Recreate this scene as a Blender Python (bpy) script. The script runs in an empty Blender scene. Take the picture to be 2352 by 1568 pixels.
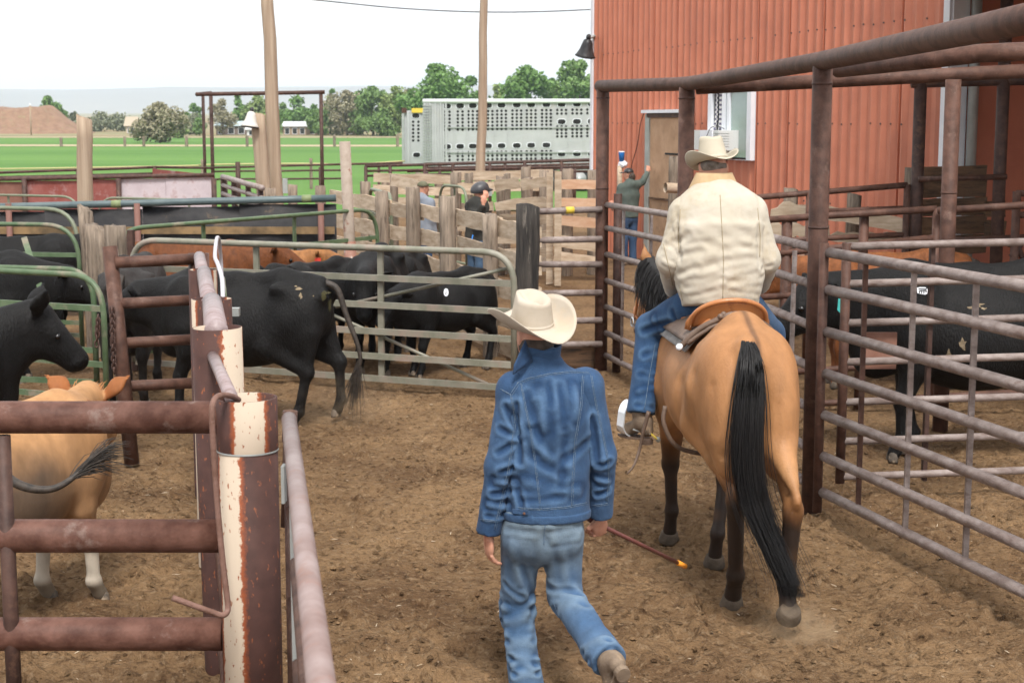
import bpy, math, random
import numpy as np
from mathutils import Vector
from mathutils.bvhtree import BVHTree

SC = bpy.context.scene
COL = SC.collection
# ---------------------------------------------------------------- camera
CAM_H, FPX, HOR = 2.65, 3600.0, 280.0        # eye height (m), focal length and horizon row on a 2352 x 1568 sheet
PITCH = math.atan((784.0 - HOR) / FPX)
cam = bpy.data.cameras.new('camera')
cam.sensor_width = 36.0
cam.lens = 36.0 * FPX / 2352.0
cam.clip_end = 30000.0
cam.dof.use_dof = True
cam.dof.focus_distance = 8.9
cam.dof.aperture_fstop = 7.0
camo = bpy.data.objects.new('camera', cam)
COL.objects.link(camo)
camo.location = (0, 0, CAM_H)
camo.rotation_euler = (math.pi / 2 - PITCH, 0, 0)
SC.camera = camo
# ---------------------------------------------------------------- sky and sun (bright overcast)
SUN_EL, SUN_AZ = math.radians(55), math.radians(172)     # azimuth clockwise from +Y
W = bpy.data.worlds.new('World'); SC.world = W; W.use_nodes = True
nt = W.node_tree; bg = nt.nodes['Background']
sky = nt.nodes.new('ShaderNodeTexSky'); sky.sky_type = 'NISHITA'; sky.sun_disc = False
sky.sun_elevation = SUN_EL; sky.sun_rotation = SUN_AZ
sky.dust_density = 4.0; sky.ozone_density = 1.0; sky.air_density = 1.0
hs = nt.nodes.new('ShaderNodeHueSaturation'); hs.inputs['Saturation'].default_value = 0.16
nt.links.new(sky.outputs[0], hs.inputs['Color'])
# thin cloud sheet: mixes the clear sky to an even white
tc = nt.nodes.new('ShaderNodeTexCoord')
nz = nt.nodes.new('ShaderNodeTexNoise'); nz.inputs['Scale'].default_value = 2.2; nz.inputs['Detail'].default_value = 5
mp = nt.nodes.new('ShaderNodeMapping'); mp.inputs['Scale'].default_value = (1, 1, 4)
nt.links.new(tc.outputs['Generated'], mp.inputs['Vector']); nt.links.new(mp.outputs[0], nz.inputs['Vector'])
rmp = nt.nodes.new('ShaderNodeMapRange'); rmp.inputs['From Min'].default_value = .3; rmp.inputs['From Max'].default_value = .7
rmp.inputs['To Min'].default_value = 0.78; rmp.inputs['To Max'].default_value = 0.92
nt.links.new(nz.outputs['Fac'], rmp.inputs['Value'])
mx = nt.nodes.new('ShaderNodeMixRGB'); mx.inputs['Color2'].default_value = (9.7, 9.8, 9.9, 1)
nt.links.new(rmp.outputs[0], mx.inputs['Fac']); nt.links.new(hs.outputs[0], mx.inputs['Color1'])
nt.links.new(mx.outputs[0], bg.inputs['Color'])
bg.inputs['Strength'].default_value = 0.051
sun = bpy.data.lights.new('sun', 'SUN'); sun.energy = 1.5; sun.angle = math.radians(14); sun.color = (1.0, 0.96, 0.9)
suno = bpy.data.objects.new('sun', sun); COL.objects.link(suno)
sd = Vector((math.sin(SUN_AZ) * math.cos(SUN_EL), math.cos(SUN_AZ) * math.cos(SUN_EL), math.sin(SUN_EL)))
suno.rotation_euler = sd.to_track_quat('Z', 'Y').to_euler()
SC.view_settings.view_transform = 'Standard'; SC.view_settings.look = 'None'
SC.view_settings.exposure = 1.54; SC.view_settings.gamma = 1.0; SC.view_settings.use_curve_mapping = False
SC.cycles.use_denoising = True; SC.cycles.use_adaptive_sampling = True; SC.cycles.adaptive_threshold = .025
SC.cycles.max_bounces = 6; SC.cycles.diffuse_bounces = 3; SC.cycles.volume_bounces = 1
SC.cycles.transparent_max_bounces = 12

# ---------------------------------------------------------------- helpers
RN = random.Random(7)
NR = np.random.default_rng(11)
cP, sP = math.cos(PITCH), math.sin(PITCH)
def ray(u, v):
    a, b = (u - 1176.0) / FPX, (784.0 - v) / FPX
    return Vector((a, cP + b * sP, -sP + b * cP))
def P(u, v, d):                       # the place seen at sheet position (u, v), d metres ahead
    r = ray(u, v); k = d / r.y
    return Vector((r.x * k, d, CAM_H + r.z * k))
def G(u, v, z=0.0):                   # the same on the level z
    r = ray(u, v); k = (z - CAM_H) / r.z
    return Vector((r.x * k, r.y * k, z))
def PZ(u, d, z):                      # column u, depth d, height z
    v0 = P(u, 600, d)
    # columns lean a little with height: solve by two steps
    for _ in range(4):
        p = P(u, _v_of(d, z), d)
    return p
def _v_of(d, z):
    t = (z - CAM_H) / d               # ray.z / ray.y
    b = (t * cP + sP) / (cP - t * sP)
    return 784.0 - b * FPX
def V(*a): return Vector(a)

def mesh_from(name, verts, faces, smooth=True):
    me = bpy.data.meshes.new(name)
    verts = np.asarray(verts, dtype=np.float32).reshape(-1, 3)
    if isinstance(faces, np.ndarray) and faces.ndim == 2:
        n = faces.shape[1]
        me.vertices.add(len(verts)); me.vertices.foreach_set('co', verts.ravel())
        me.loops.add(faces.size); me.loops.foreach_set('vertex_index', faces.astype(np.int32).ravel())
        me.polygons.add(len(faces)); me.polygons.foreach_set('loop_start', np.arange(0, faces.size, n, dtype=np.int32))
        me.update(calc_edges=True)
    else:
        me.from_pydata([tuple(map(float, v)) for v in verts], [], [tuple(map(int, f)) for f in faces]); me.update()
    me.polygons.foreach_set('use_smooth', np.full(len(me.polygons), smooth, dtype=bool))
    return me
BASE = {}
def link(name, me, mat, parent=None, loc=None, rot=None):
    o = bpy.data.objects.new(name, me); COL.objects.link(o)
    if me is not None and mat is not None and len(me.materials) == 0: me.materials.append(mat)
    if parent is not None: o.parent = parent
    if loc is not None: o.location = loc
    if rot is not None: o.rotation_euler = rot
    return o
def tag(o, label=None, cat=None, group=None, kind=None):
    if label: o['label'] = label
    if cat: o['category'] = cat
    if group: o['group'] = group
    if kind: o['kind'] = kind
    return o
def thing(name, label, cat, loc=(0, 0, 0), group=None):
    o = bpy.data.objects.new(name, None); COL.objects.link(o); o.location = loc
    o.empty_display_size = .2
    BASE[o.name] = Vector(loc)
    return tag(o, label, cat, group)
def base_of(o):
    while o.parent is not None: o = o.parent
    return BASE.get(o.name, Vector((0, 0, 0)))
def part(parent, name, vf, mat, smooth=True, label=None, kind=None):   # vf in world places
    v, f = vf[0], vf[1]
    v = np.asarray([tuple(q) for q in v] if not isinstance(v, np.ndarray) else v, dtype=np.float64).reshape(-1, 3)
    b = base_of(parent) if parent is not None else Vector((0, 0, 0))
    o = link(name, mesh_from(name, v - np.array(b), f, smooth), mat, parent)
    if label: o['label'] = label
    if kind: o['kind'] = kind
    return o
def whole(name, vf, mat, label, cat, group=None, smooth=True, loc=None):   # a thing that is one mesh
    v = np.asarray([tuple(q) for q in vf[0]] if not isinstance(vf[0], np.ndarray) else vf[0], dtype=np.float64).reshape(-1, 3)
    b = np.array(loc) if loc is not None else np.array([v[:, 0].mean(), v[:, 1].mean(), v[:, 2].min()])
    o = link(name, mesh_from(name, v - b, vf[1], smooth), mat, None, tuple(b))
    BASE[o.name] = Vector(b)
    return tag(o, label, cat, group)
def join(*vfs):
    vs, fs, n = [], [], 0
    for v, f in vfs:
        v = np.asarray([tuple(q) for q in v] if not isinstance(v, np.ndarray) else v, dtype=float).reshape(-1, 3)
        vs.append(v); fs += [tuple(int(i) + n for i in q) for q in f]; n += len(v)
    return np.vstack(vs), fs

# ---- simple shapes (all return verts, faces)
def frame_of(t):
    t = t.normalized(); a = Vector((0, 0, 1)) if abs(t.z) < .95 else Vector((0, 1, 0))
    n = t.cross(a).normalized(); return n, t.cross(n).normalized()
def tube(pts, r, n=12, caps=True, r2=None):
    pts = [Vector(p) for p in pts]; m = len(pts); vs, fs = [], []
    rs = r if isinstance(r, (list, tuple)) else [r + ((r2 - r) * i / (m - 1) if r2 is not None else 0) for i in range(m)]
    nn = None
    for i, p in enumerate(pts):
        t = (pts[min(i + 1, m - 1)] - pts[max(i - 1, 0)]).normalized()
        if nn is None: nn, bb = frame_of(t)
        else:
            nn = (nn - t * nn.dot(t)).normalized(); bb = t.cross(nn)
        k = 1.0
        for j in range(n):
            a = 2 * math.pi * j / n
            vs.append(p + (nn * math.cos(a) + bb * math.sin(a)) * rs[i] * k)
    for i in range(m - 1):
        for j in range(n):
            k = (j + 1) % n
            fs.append((i * n + j, i * n + k, (i + 1) * n + k, (i + 1) * n + j))
    if caps:
        fs.append(tuple(range(n - 1, -1, -1))); fs.append(tuple(range((m - 1) * n, m * n)))
    return vs, fs
def pipe(a, b, r, n=14, dents=True):
    a, b = Vector(a), Vector(b); L = (b - a).length; k = max(1, min(6, int(L / .8)))
    pts = [a.lerp(b, i / k) for i in range(k + 1)]
    if dents and L > 1.0:
        for i in range(1, k): pts[i] += Vector((RN.uniform(-1, 1), RN.uniform(-1, 1), RN.uniform(-1, 1))) * .004
    return tube(pts, r, n)
def hollow(a, b, r, wall=.009, n=28):          # upright pipe with an open top
    a, b = Vector(a), Vector(b); t = (b - a).normalized(); nn, bb = frame_of(t); vs, fs = [], []
    rings = [(a, r), (b, r), (b, r - wall), (b - t * .45, r - wall)]
    for c, q in rings:
        for j in range(n):
            x = 2 * math.pi * j / n; vs.append(c + (nn * math.cos(x) + bb * math.sin(x)) * q)
    for i in range(3):
        for j in range(n):
            k = (j + 1) % n; fs.append((i * n + j, i * n + k, (i + 1) * n + k, (i + 1) * n + j))
    fs.append(tuple(range(3 * n, 4 * n)))
    return vs, fs
def rounded(pts, rad, seg=6):                  # polyline with rounded corners
    out = [Vector(pts[0])]
    for i in range(1, len(pts) - 1):
        p, a, b = Vector(pts[i]), Vector(pts[i - 1]), Vector(pts[i + 1])
        da, db = (a - p), (b - p); ra = min(rad, da.length * .48, db.length * .48)
        s, e = p + da.normalized() * ra, p + db.normalized() * ra
        for k in range(seg + 1):
            t = k / seg; out.append(s.lerp(p, t).lerp(p.lerp(e, t), t))
    out.append(Vector(pts[-1])); return out
def box(c, x, y, z, ax=None, ay=None, az=None):  # centre, half sizes, axes
    c = Vector(c); ax = Vector(ax or (1, 0, 0)); ay = Vector(ay or (0, 1, 0)); az = Vector(az or (0, 0, 1))
    vs = [c + ax * (x * i) + ay * (y * j) + az * (z * k) for k in (-1, 1) for j in (-1, 1) for i in (-1, 1)]
    return vs, [(0, 2, 3, 1), (4, 5, 7, 6), (0, 1, 5, 4), (2, 6, 7, 3), (0, 4, 6, 2), (1, 3, 7, 5)]
def bar(a, b, w, t, side):                      # flat bar from a to b, w wide upwards, t thick along side
    a, b, side = Vector(a), Vector(b), Vector(side).normalized(); d = (b - a); up = side.cross(d).normalized()
    if up.z < 0: up = -up
    return box((a + b) / 2, d.length / 2, t / 2, w / 2, d.normalized(), side, up)
def board(a, b, w, t, side, seed=0, rag=.012, segs=5):      # weathered plank with uneven edges
    r = random.Random(seed); a, b, side = Vector(a), Vector(b), Vector(side).normalized()
    d = b - a; up = side.cross(d).normalized(); up = up if up.z > 0 else -up; vs, fs = [], []
    for i in range(segs + 1):
        c = a.lerp(b, i / segs) + side * r.uniform(-.004, .004)
        hi, lo = w / 2 + r.uniform(-rag, rag), -w / 2 + r.uniform(-rag, rag) * .7
        e = d.normalized() * (r.uniform(-.012, .012) if i in (0, segs) else 0)
        for (s, h) in ((-1, lo), (1, lo), (1, hi), (-1, hi)): vs.append(c + side * (s * t / 2) + up * h + e * (1 if h > 0 else -.6))
    for i in range(segs):
        for j in range(4):
            k = (j + 1) % 4; fs.append((i * 4 + j, i * 4 + k, i * 4 + 4 + k, i * 4 + 4 + j))
    fs.append((3, 2, 1, 0)); fs.append(tuple(segs * 4 + j for j in range(4)))
    return vs, fs
def timber(base, top, r, seed=0, n=11, rag=.09, segs=7, slant=.0):  # rough round/split post
    rr = random.Random(seed); base, top = Vector(base), Vector(top); t = (top - base).normalized(); nn, bb = frame_of(t)
    prof = [1 + rr.uniform(-rag, rag) for _ in range(n)]; vs, fs = [], []
    for i in range(segs + 1):
        c = base.lerp(top, i / segs); off = Vector((rr.uniform(-1, 1), rr.uniform(-1, 1), 0)) * r * .04
        for j in range(n):
            a = 2 * math.pi * j / n; q = r * prof[j] * (1 + rr.uniform(-.025, .025))
            p = c + off + (nn * math.cos(a) + bb * math.sin(a)) * q
            if i == segs: p += t * (rr.uniform(-.02, .02) + slant * math.cos(a))
            vs.append(p)
    for i in range(segs):
        for j in range(n):
            k = (j + 1) % n; fs.append((i * n + j, i * n + k, (i + 1) * n + k, (i + 1) * n + j))
    vs.append(top + t * rr.uniform(-.01, .015)); c = len(vs) - 1; q = segs * n
    for j in range(n): fs.append((q + j, q + (j + 1) % n, c))
    return vs, fs
def lathe(c, prof, n=20, axis=None):            # prof: (radius, height) list along axis
    c = Vector(c); t = Vector(axis or (0, 0, 1)).normalized(); nn, bb = frame_of(t); vs, fs = [], []
    for (q, h) in prof:
        for j in range(n):
            a = 2 * math.pi * j / n; vs.append(c + t * h + (nn * math.cos(a) + bb * math.sin(a)) * q)
    for i in range(len(prof) - 1):
        for j in range(n):
            k = (j + 1) % n; fs.append((i * n + j, i * n + k, (i + 1) * n + k, (i + 1) * n + j))
    fs.append(tuple(range(n - 1, -1, -1))); q = (len(prof) - 1) * n; fs.append(tuple(range(q, q + n)))
    return vs, fs
def ball(c, r, n=10, m=7, sq=(1, 1, 1)):
    vs, fs = [], []; c = Vector(c)
    for i in range(m + 1):
        a = math.pi * i / m
        for j in range(n):
            b = 2 * math.pi * j / n
            vs.append(c + Vector((math.sin(a) * math.cos(b) * sq[0], math.sin(a) * math.sin(b) * sq[1], math.cos(a) * sq[2])) * r)
    for i in range(m):
        for j in range(n):
            k = (j + 1) % n; fs.append((i * n + j, (i + 1) * n + j, (i + 1) * n + k, i * n + k))
    return vs, fs
def spline(pts, per=6):                         # smooth path through points
    pts = [Vector(p) for p in pts]; out = []
    q = [pts[0] * 2 - pts[1]] + pts + [pts[-1] * 2 - pts[-2]]
    for i in range(1, len(q) - 2):
        for k in range(per):
            t = k / per; a, b, c, d = q[i - 1], q[i], q[i + 1], q[i + 2]
            out.append(.5 * ((2 * b) + (c - a) * t + (2 * a - 5 * b + 4 * c - d) * t * t + (3 * b - a - 3 * c + d) * t ** 3))
    out.append(pts[-1]); return out

# ---- soft bodies: blended round shapes meshed with surface nets
class Body:
    def __init__(s): s.pr = []
    def cone(s, a, b, ra, rb, k=.03, sq=None, cut=None):
        s.pr.append(('c', np.array(a, float), np.array(b, float), ra, rb, k, sq, cut)); return s
    def chain(s, pts, rs, k=.03, sq=None):
        for i in range(len(pts) - 1): s.cone(pts[i], pts[i + 1], rs[i], rs[i + 1], k, sq)
        return s
    def ell(s, c, r, k=.05, ax=None, cut=None, neg=False):    # ax: three unit axes
        A = np.eye(3) if ax is None else np.array(ax, float)
        s.pr.append(('n' if neg else 'e', np.array(c, float), np.array(r, float), A, 0, k, None, cut)); return s
    def mesh(s, h, smooth=1, clip=None):
        lo = np.full(3, 1e9); hi = -lo
        for p in s.pr:
            if p[0] == 'n': continue
            if p[0] == 'c':
                m = max(p[3], p[4]) + p[5] * .3
                l, u = np.minimum(p[1], p[2]) - m, np.maximum(p[1], p[2]) + m
            else:
                e = np.sqrt(((p[3] * p[2][:, None]) ** 2).sum(0)) + p[5] * .3; l, u = p[1] - e, p[1] + e
            lo, hi = np.minimum(lo, l), np.maximum(hi, u)
        lo -= 3 * h; hi += 3 * h; N = np.ceil((hi - lo) / h).astype(int) + 1
        X, Y, Z = [(lo[i] + h * np.arange(N[i])).astype(np.float32) for i in range(3)]
        F = np.full(N, 9.0, np.float32)
        for p in s.pr:
            k = p[5]
            if p[0] == 'c':
                m = max(p[3], p[4]) + k + 3 * h; l, u = np.minimum(p[1], p[2]) - m, np.maximum(p[1], p[2]) + m
            else:
                e = np.sqrt(((p[3] * p[2][:, None]) ** 2).sum(0)) + k + 3 * h; l, u = p[1] - e, p[1] + e
            i0 = np.clip(np.floor((l - lo) / h).astype(int), 0, N - 1); i1 = np.clip(np.ceil((u - lo) / h).astype(int) + 1, 1, N)
            if (i1 <= i0).any(): continue
            sl = tuple(slice(i0[i], i1[i]) for i in range(3))
            x = X[sl[0]][:, None, None]; y = Y[sl[1]][None, :, None]; z = Z[sl[2]][None, None, :]
            if p[0] == 'c':
                a, b = p[1], p[2]; ba = b - a; q = float(ba @ ba) + 1e-9
                dx, dy, dz = x - a[0], y - a[1], z - a[2]
                t = np.clip((dx * ba[0] + dy * ba[1] + dz * ba[2]) / q, 0, 1)
                ex, ey, ez = dx - t * ba[0], dy - t * ba[1], dz - t * ba[2]
                if p[6] is not None:
                    nv, sc = np.array(p[6][0], float), p[6][1]; w = (ex * nv[0] + ey * nv[1] + ez * nv[2]) * (sc - 1)
                    ex, ey, ez = ex + w * nv[0], ey + w * nv[1], ez + w * nv[2]
                f = np.sqrt(ex * ex + ey * ey + ez * ez) - (p[3] + (p[4] - p[3]) * t)
            else:
                A, r = p[3], p[2]; dx, dy, dz = x - p[1][0], y - p[1][1], z - p[1][2]
                c = [(dx * A[i, 0] + dy * A[i, 1] + dz * A[i, 2]) for i in range(3)]
                k0 = np.sqrt(sum((c[i] / r[i]) ** 2 for i in range(3))); k1 = np.sqrt(sum((c[i] / r[i] ** 2) ** 2 for i in range(3))) + 1e-6
                f = k0 * (k0 - 1) / k1
            if p[7] is not None:
                o, n = np.array(p[7][0], float), np.array(p[7][1], float)
                f = np.maximum(f, (x - o[0]) * n[0] + (y - o[1]) * n[1] + (z - o[2]) * n[2])
            g = F[sl]
            if p[0] == 'n':
                f = -f; hh = np.clip(.5 - .5 * (g - f) / k, 0, 1); F[sl] = g + (f - g) * hh + k * hh * (1 - hh)
            else:
                hh = np.clip(.5 + .5 * (g - f) / k, 0, 1); F[sl] = g + (f - g) * hh - k * hh * (1 - hh)
        for (o, n) in (clip or []):
            f = (X[:, None, None] - o[0]) * n[0] + (Y[None, :, None] - o[1]) * n[1] + (Z[None, None, :] - o[2]) * n[2]
            F = np.maximum(F, f.astype(np.float32))
        v, f = nets(F); v = v * h + lo
        if smooth: v = relax(v, f, smooth)
        return v, f
def nets(F):
    S = F < 0; n = np.array(F.shape) - 1
    off = [(i, j, k) for i in (0, 1) for j in (0, 1) for k in (0, 1)]
    def sub(A, o): return A[o[0]:o[0] + n[0], o[1]:o[1] + n[1], o[2]:o[2] + n[2]]
    cnt = np.zeros(n, np.int8)
    for o in off: cnt += sub(S, o)
    mix = (cnt > 0) & (cnt < 8); C = np.argwhere(mix); idx = np.full(n, -1, np.int32); idx[mix] = np.arange(len(C))
    val = {o: sub(F, o)[mix] for o in off}; pos = np.zeros((len(C), 3)); num = np.zeros(len(C))
    for o in off:
        for ax in range(3):
            if o[ax]: continue
            b = list(o); b[ax] = 1; b = tuple(b); va, vb = val[o], val[b]; cr = (va < 0) != (vb < 0)
            t = np.where(cr, va / np.where(cr, va - vb, 1), 0); w = np.array(o, float)[None, :] + np.zeros((len(C), 3)); w[:, ax] += t
            pos += np.where(cr[:, None], w, 0); num += cr
    v = C + pos / num[:, None]; fs = []
    for ax in range(3):
        a, b = (ax + 1) % 3, (ax + 2) % 3
        s0 = [slice(None)] * 3; s1 = [slice(None)] * 3; s0[ax] = slice(0, -1); s1[ax] = slice(1, None)
        E = np.argwhere(S[tuple(s0)] != S[tuple(s1)]); E = E[(E[:, a] > 0) & (E[:, b] > 0) & (E[:, a] < n[a]) & (E[:, b] < n[b])]
        inside = S[E[:, 0], E[:, 1], E[:, 2]]; q = []
        for (da, db) in ((-1, -1), (0, -1), (0, 0), (-1, 0)):
            e = E.copy(); e[:, a] += da; e[:, b] += db; q.append(idx[e[:, 0], e[:, 1], e[:, 2]])
        q = np.stack(q, 1); q[~inside] = q[~inside][:, ::-1]; fs.append(q)
    f = np.vstack(fs); return v, f[(f >= 0).all(1)]
def relax(v, f, it):
    e = np.vstack([f[:, [i, (i + 1) % 4]] for i in range(4)])
    for _ in range(it):
        acc = np.zeros_like(v); c = np.zeros(len(v))
        for i in range(3): acc[:, i] = np.bincount(e[:, 0], v[e[:, 1], i], len(v)) + np.bincount(e[:, 1], v[e[:, 0], i], len(v))
        c = np.bincount(e[:, 0], minlength=len(v)) + np.bincount(e[:, 1], minlength=len(v)); c[c == 0] = 1
        v = v * .5 + .5 * acc / c[:, None]
    return v
def vnormals(v, f):
    a = v[f[:, 2]] - v[f[:, 0]]; b = v[f[:, 3]] - v[f[:, 1]]; n = np.cross(a, b); o = np.zeros_like(v)
    for k in range(4):
        for i in range(3): o[:, i] += np.bincount(f[:, k], n[:, i], len(v))
    return o / (np.linalg.norm(o, axis=1)[:, None] + 1e-12)
def hit(v, f):                                   # caster of sheet positions on a surface
    t = BVHTree.FromPolygons([tuple(q) for q in v], [tuple(int(i) for i in q) for q in f])
    def cast(u, w, lift=0.0):
        r = ray(u, w).normalized(); p, nrm, _, _ = t.ray_cast(Vector((0, 0, CAM_H)), r)
        return None if p is None else p + nrm * lift
    return cast
def folds(v, f, segs):                           # creases: (p0, p1, depth, width), depth < 0 is a valley with a ridge beside it
    n = vnormals(v, f); d = np.zeros(len(v))
    for (a, b, amp, w) in segs:
        a, b = np.array(a), np.array(b); ba = b - a; t = np.clip(((v - a) @ ba) / (ba @ ba + 1e-9), 0, 1)
        q = np.linalg.norm(v - a - t[:, None] * ba, axis=1) / w
        d += amp * np.exp(-q * q) * np.sin(np.pi * np.clip(t * .9 + .05, 0, 1)) ** .6 - amp * .45 * np.exp(-((q - 1.7) ** 2) * 1.5)
    return v + n * d[:, None], d
_tab = NR.random((64, 64, 64)).astype(np.float32)
def noise3(p, s):
    q = np.asarray(p) * s + 100.0; i = np.floor(q).astype(int); t = q - i; t = t * t * (3 - 2 * t); i = i % 64; j = (i + 1) % 64; r = 0
    for a in (0, 1):
        for b in (0, 1):
            for c in (0, 1):
                w = (t[..., 0] if a else 1 - t[..., 0]) * (t[..., 1] if b else 1 - t[..., 1]) * (t[..., 2] if c else 1 - t[..., 2])
                r = r + w * _tab[(j if a else i)[..., 0], (j if b else i)[..., 1], (j if c else i)[..., 2]]
    return r
def fbm(p, s, o=4): return sum(noise3(np.asarray(p) + 7.3 * k, s * 2 ** k) * .5 ** k for k in range(o)) / sum(.5 ** k for k in range(o)) - .5
def paint(o, cols):                              # per-point coat colour
    a = o.data.color_attributes.new('coat', 'FLOAT_COLOR', 'POINT')
    c = np.ones((len(o.data.vertices), 4), np.float32); c[:, :3] = cols; a.data.foreach_set('color', c.ravel())
def strands(paths, r, n=3):                      # hair: thin tapered prisms
    vs, fs = [], []
    for pts in paths:
        m = len(pts); b0 = len(vs)
        for i, p in enumerate(pts):
            t = (pts[min(i + 1, m - 1)] - pts[max(i - 1, 0)]).normalized(); nn, bb = frame_of(t); q = r * (1 - .75 * (i / (m - 1)) ** 2)
            for j in range(n):
                a = 2 * math.pi * j / n; vs.append(p + (nn * math.cos(a) + bb * math.sin(a)) * q)
        for i in range(m - 1):
            for j in range(n):
                k = (j + 1) % n; fs.append((b0 + i * n + j, b0 + i * n + k, b0 + (i + 1) * n + k, b0 + (i + 1) * n + j))
    return np.array([tuple(q) for q in vs]), np.array(fs)

# ---------------------------------------------------------------- materials
def M(name, c1, c2=None, scale=4.0, rough=.75, bump=.25, bscale=60., metal=0., stretch=(1, 1, 1), c3=None, s3=9., lo3=.56, hi3=.66,
      var=0., detail=6., lo=.35, hi=.65, attr=False, spec=.35, sheen=0., gen=False, bdist=.01, rot=(0, 0, 0), alpha=None, trans=0.):
    m = bpy.data.materials.new(name); m.use_nodes = True; t = m.node_tree; N, L = t.nodes, t.links; b = N['Principled BSDF']
    tc = N.new('ShaderNodeTexCoord'); mp = N.new('ShaderNodeMapping'); mp.inputs['Scale'].default_value = stretch; mp.inputs['Rotation'].default_value = rot
    L.new(tc.outputs['Generated' if gen else 'Object'], mp.inputs['Vector'])
    vec = mp.outputs[0]
    if var:
        oi = N.new('ShaderNodeObjectInfo'); ad = N.new('ShaderNodeVectorMath'); ad.operation = 'ADD'
        sc = N.new('ShaderNodeVectorMath'); sc.operation = 'SCALE'; sc.inputs[0].default_value = (37, 61, 17)
        L.new(oi.outputs['Random'], sc.inputs['Scale']); L.new(mp.outputs[0], ad.inputs[0]); L.new(sc.outputs[0], ad.inputs[1]); vec = ad.outputs[0]
    nz = N.new('ShaderNodeTexNoise'); nz.inputs['Scale'].default_value = scale; nz.inputs['Detail'].default_value = detail; nz.inputs['Roughness'].default_value = .62
    L.new(vec, nz.inputs['Vector'])
    mr = N.new('ShaderNodeMapRange'); mr.inputs['From Min'].default_value = lo; mr.inputs['From Max'].default_value = hi
    L.new(nz.outputs['Fac'], mr.inputs['Value'])
    mx = N.new('ShaderNodeMixRGB'); mx.inputs['Color1'].default_value = (*c1, 1); mx.inputs['Color2'].default_value = (*(c2 or c1), 1)
    L.new(mr.outputs[0], mx.inputs['Fac']); col = mx.outputs[0]
    if c3 is not None:
        n3 = N.new('ShaderNodeTexNoise'); n3.inputs['Scale'].default_value = s3; n3.inputs['Detail'].default_value = 8; n3.inputs['Roughness'].default_value = .7
        L.new(vec, n3.inputs['Vector'])
        m3 = N.new('ShaderNodeMapRange'); m3.inputs['From Min'].default_value = lo3; m3.inputs['From Max'].default_value = hi3; L.new(n3.outputs['Fac'], m3.inputs['Value'])
        x3 = N.new('ShaderNodeMixRGB'); x3.inputs['Color2'].default_value = (*c3, 1); L.new(m3.outputs[0], x3.inputs['Fac']); L.new(col, x3.inputs['Color1']); col = x3.outputs[0]
    if attr:
        at = N.new('ShaderNodeVertexColor'); at.layer_name = 'coat'
        xm = N.new('ShaderNodeMixRGB'); xm.blend_type = 'MULTIPLY'; xm.inputs['Fac'].default_value = 1; L.new(at.outputs[0], xm.inputs['Color1']); L.new(col, xm.inputs['Color2']); col = xm.outputs[0]
    if var:
        vr = N.new('ShaderNodeMapRange'); vr.inputs['To Min'].default_value = 1 - var; vr.inputs['To Max'].default_value = 1 + var; L.new(oi.outputs['Random'], vr.inputs['Value'])
        hv = N.new('ShaderNodeHueSaturation'); L.new(vr.outputs[0], hv.inputs['Value']); L.new(col, hv.inputs['Color']); col = hv.outputs[0]
    L.new(col, b.inputs['Base Color']); b.inputs['Roughness'].default_value = rough; b.inputs['Metallic'].default_value = metal
    b.inputs['Specular IOR Level'].default_value = spec
    if sheen: b.inputs['Sheen Weight'].default_value = sheen; b.inputs['Sheen Roughness'].default_value = .5
    if trans: b.inputs['Transmission Weight'].default_value = trans
    if bump:
        bn = N.new('ShaderNodeTexNoise'); bn.inputs['Scale'].default_value = bscale; bn.inputs['Detail'].default_value = 5; L.new(vec, bn.inputs['Vector'])
        bp = N.new('ShaderNodeBump'); bp.inputs['Strength'].default_value = bump; bp.inputs['Distance'].default_value = bdist
        L.new(bn.outputs['Fac'], bp.inputs['Height']); L.new(bp.outputs[0], b.inputs['Normal'])
    return m

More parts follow.
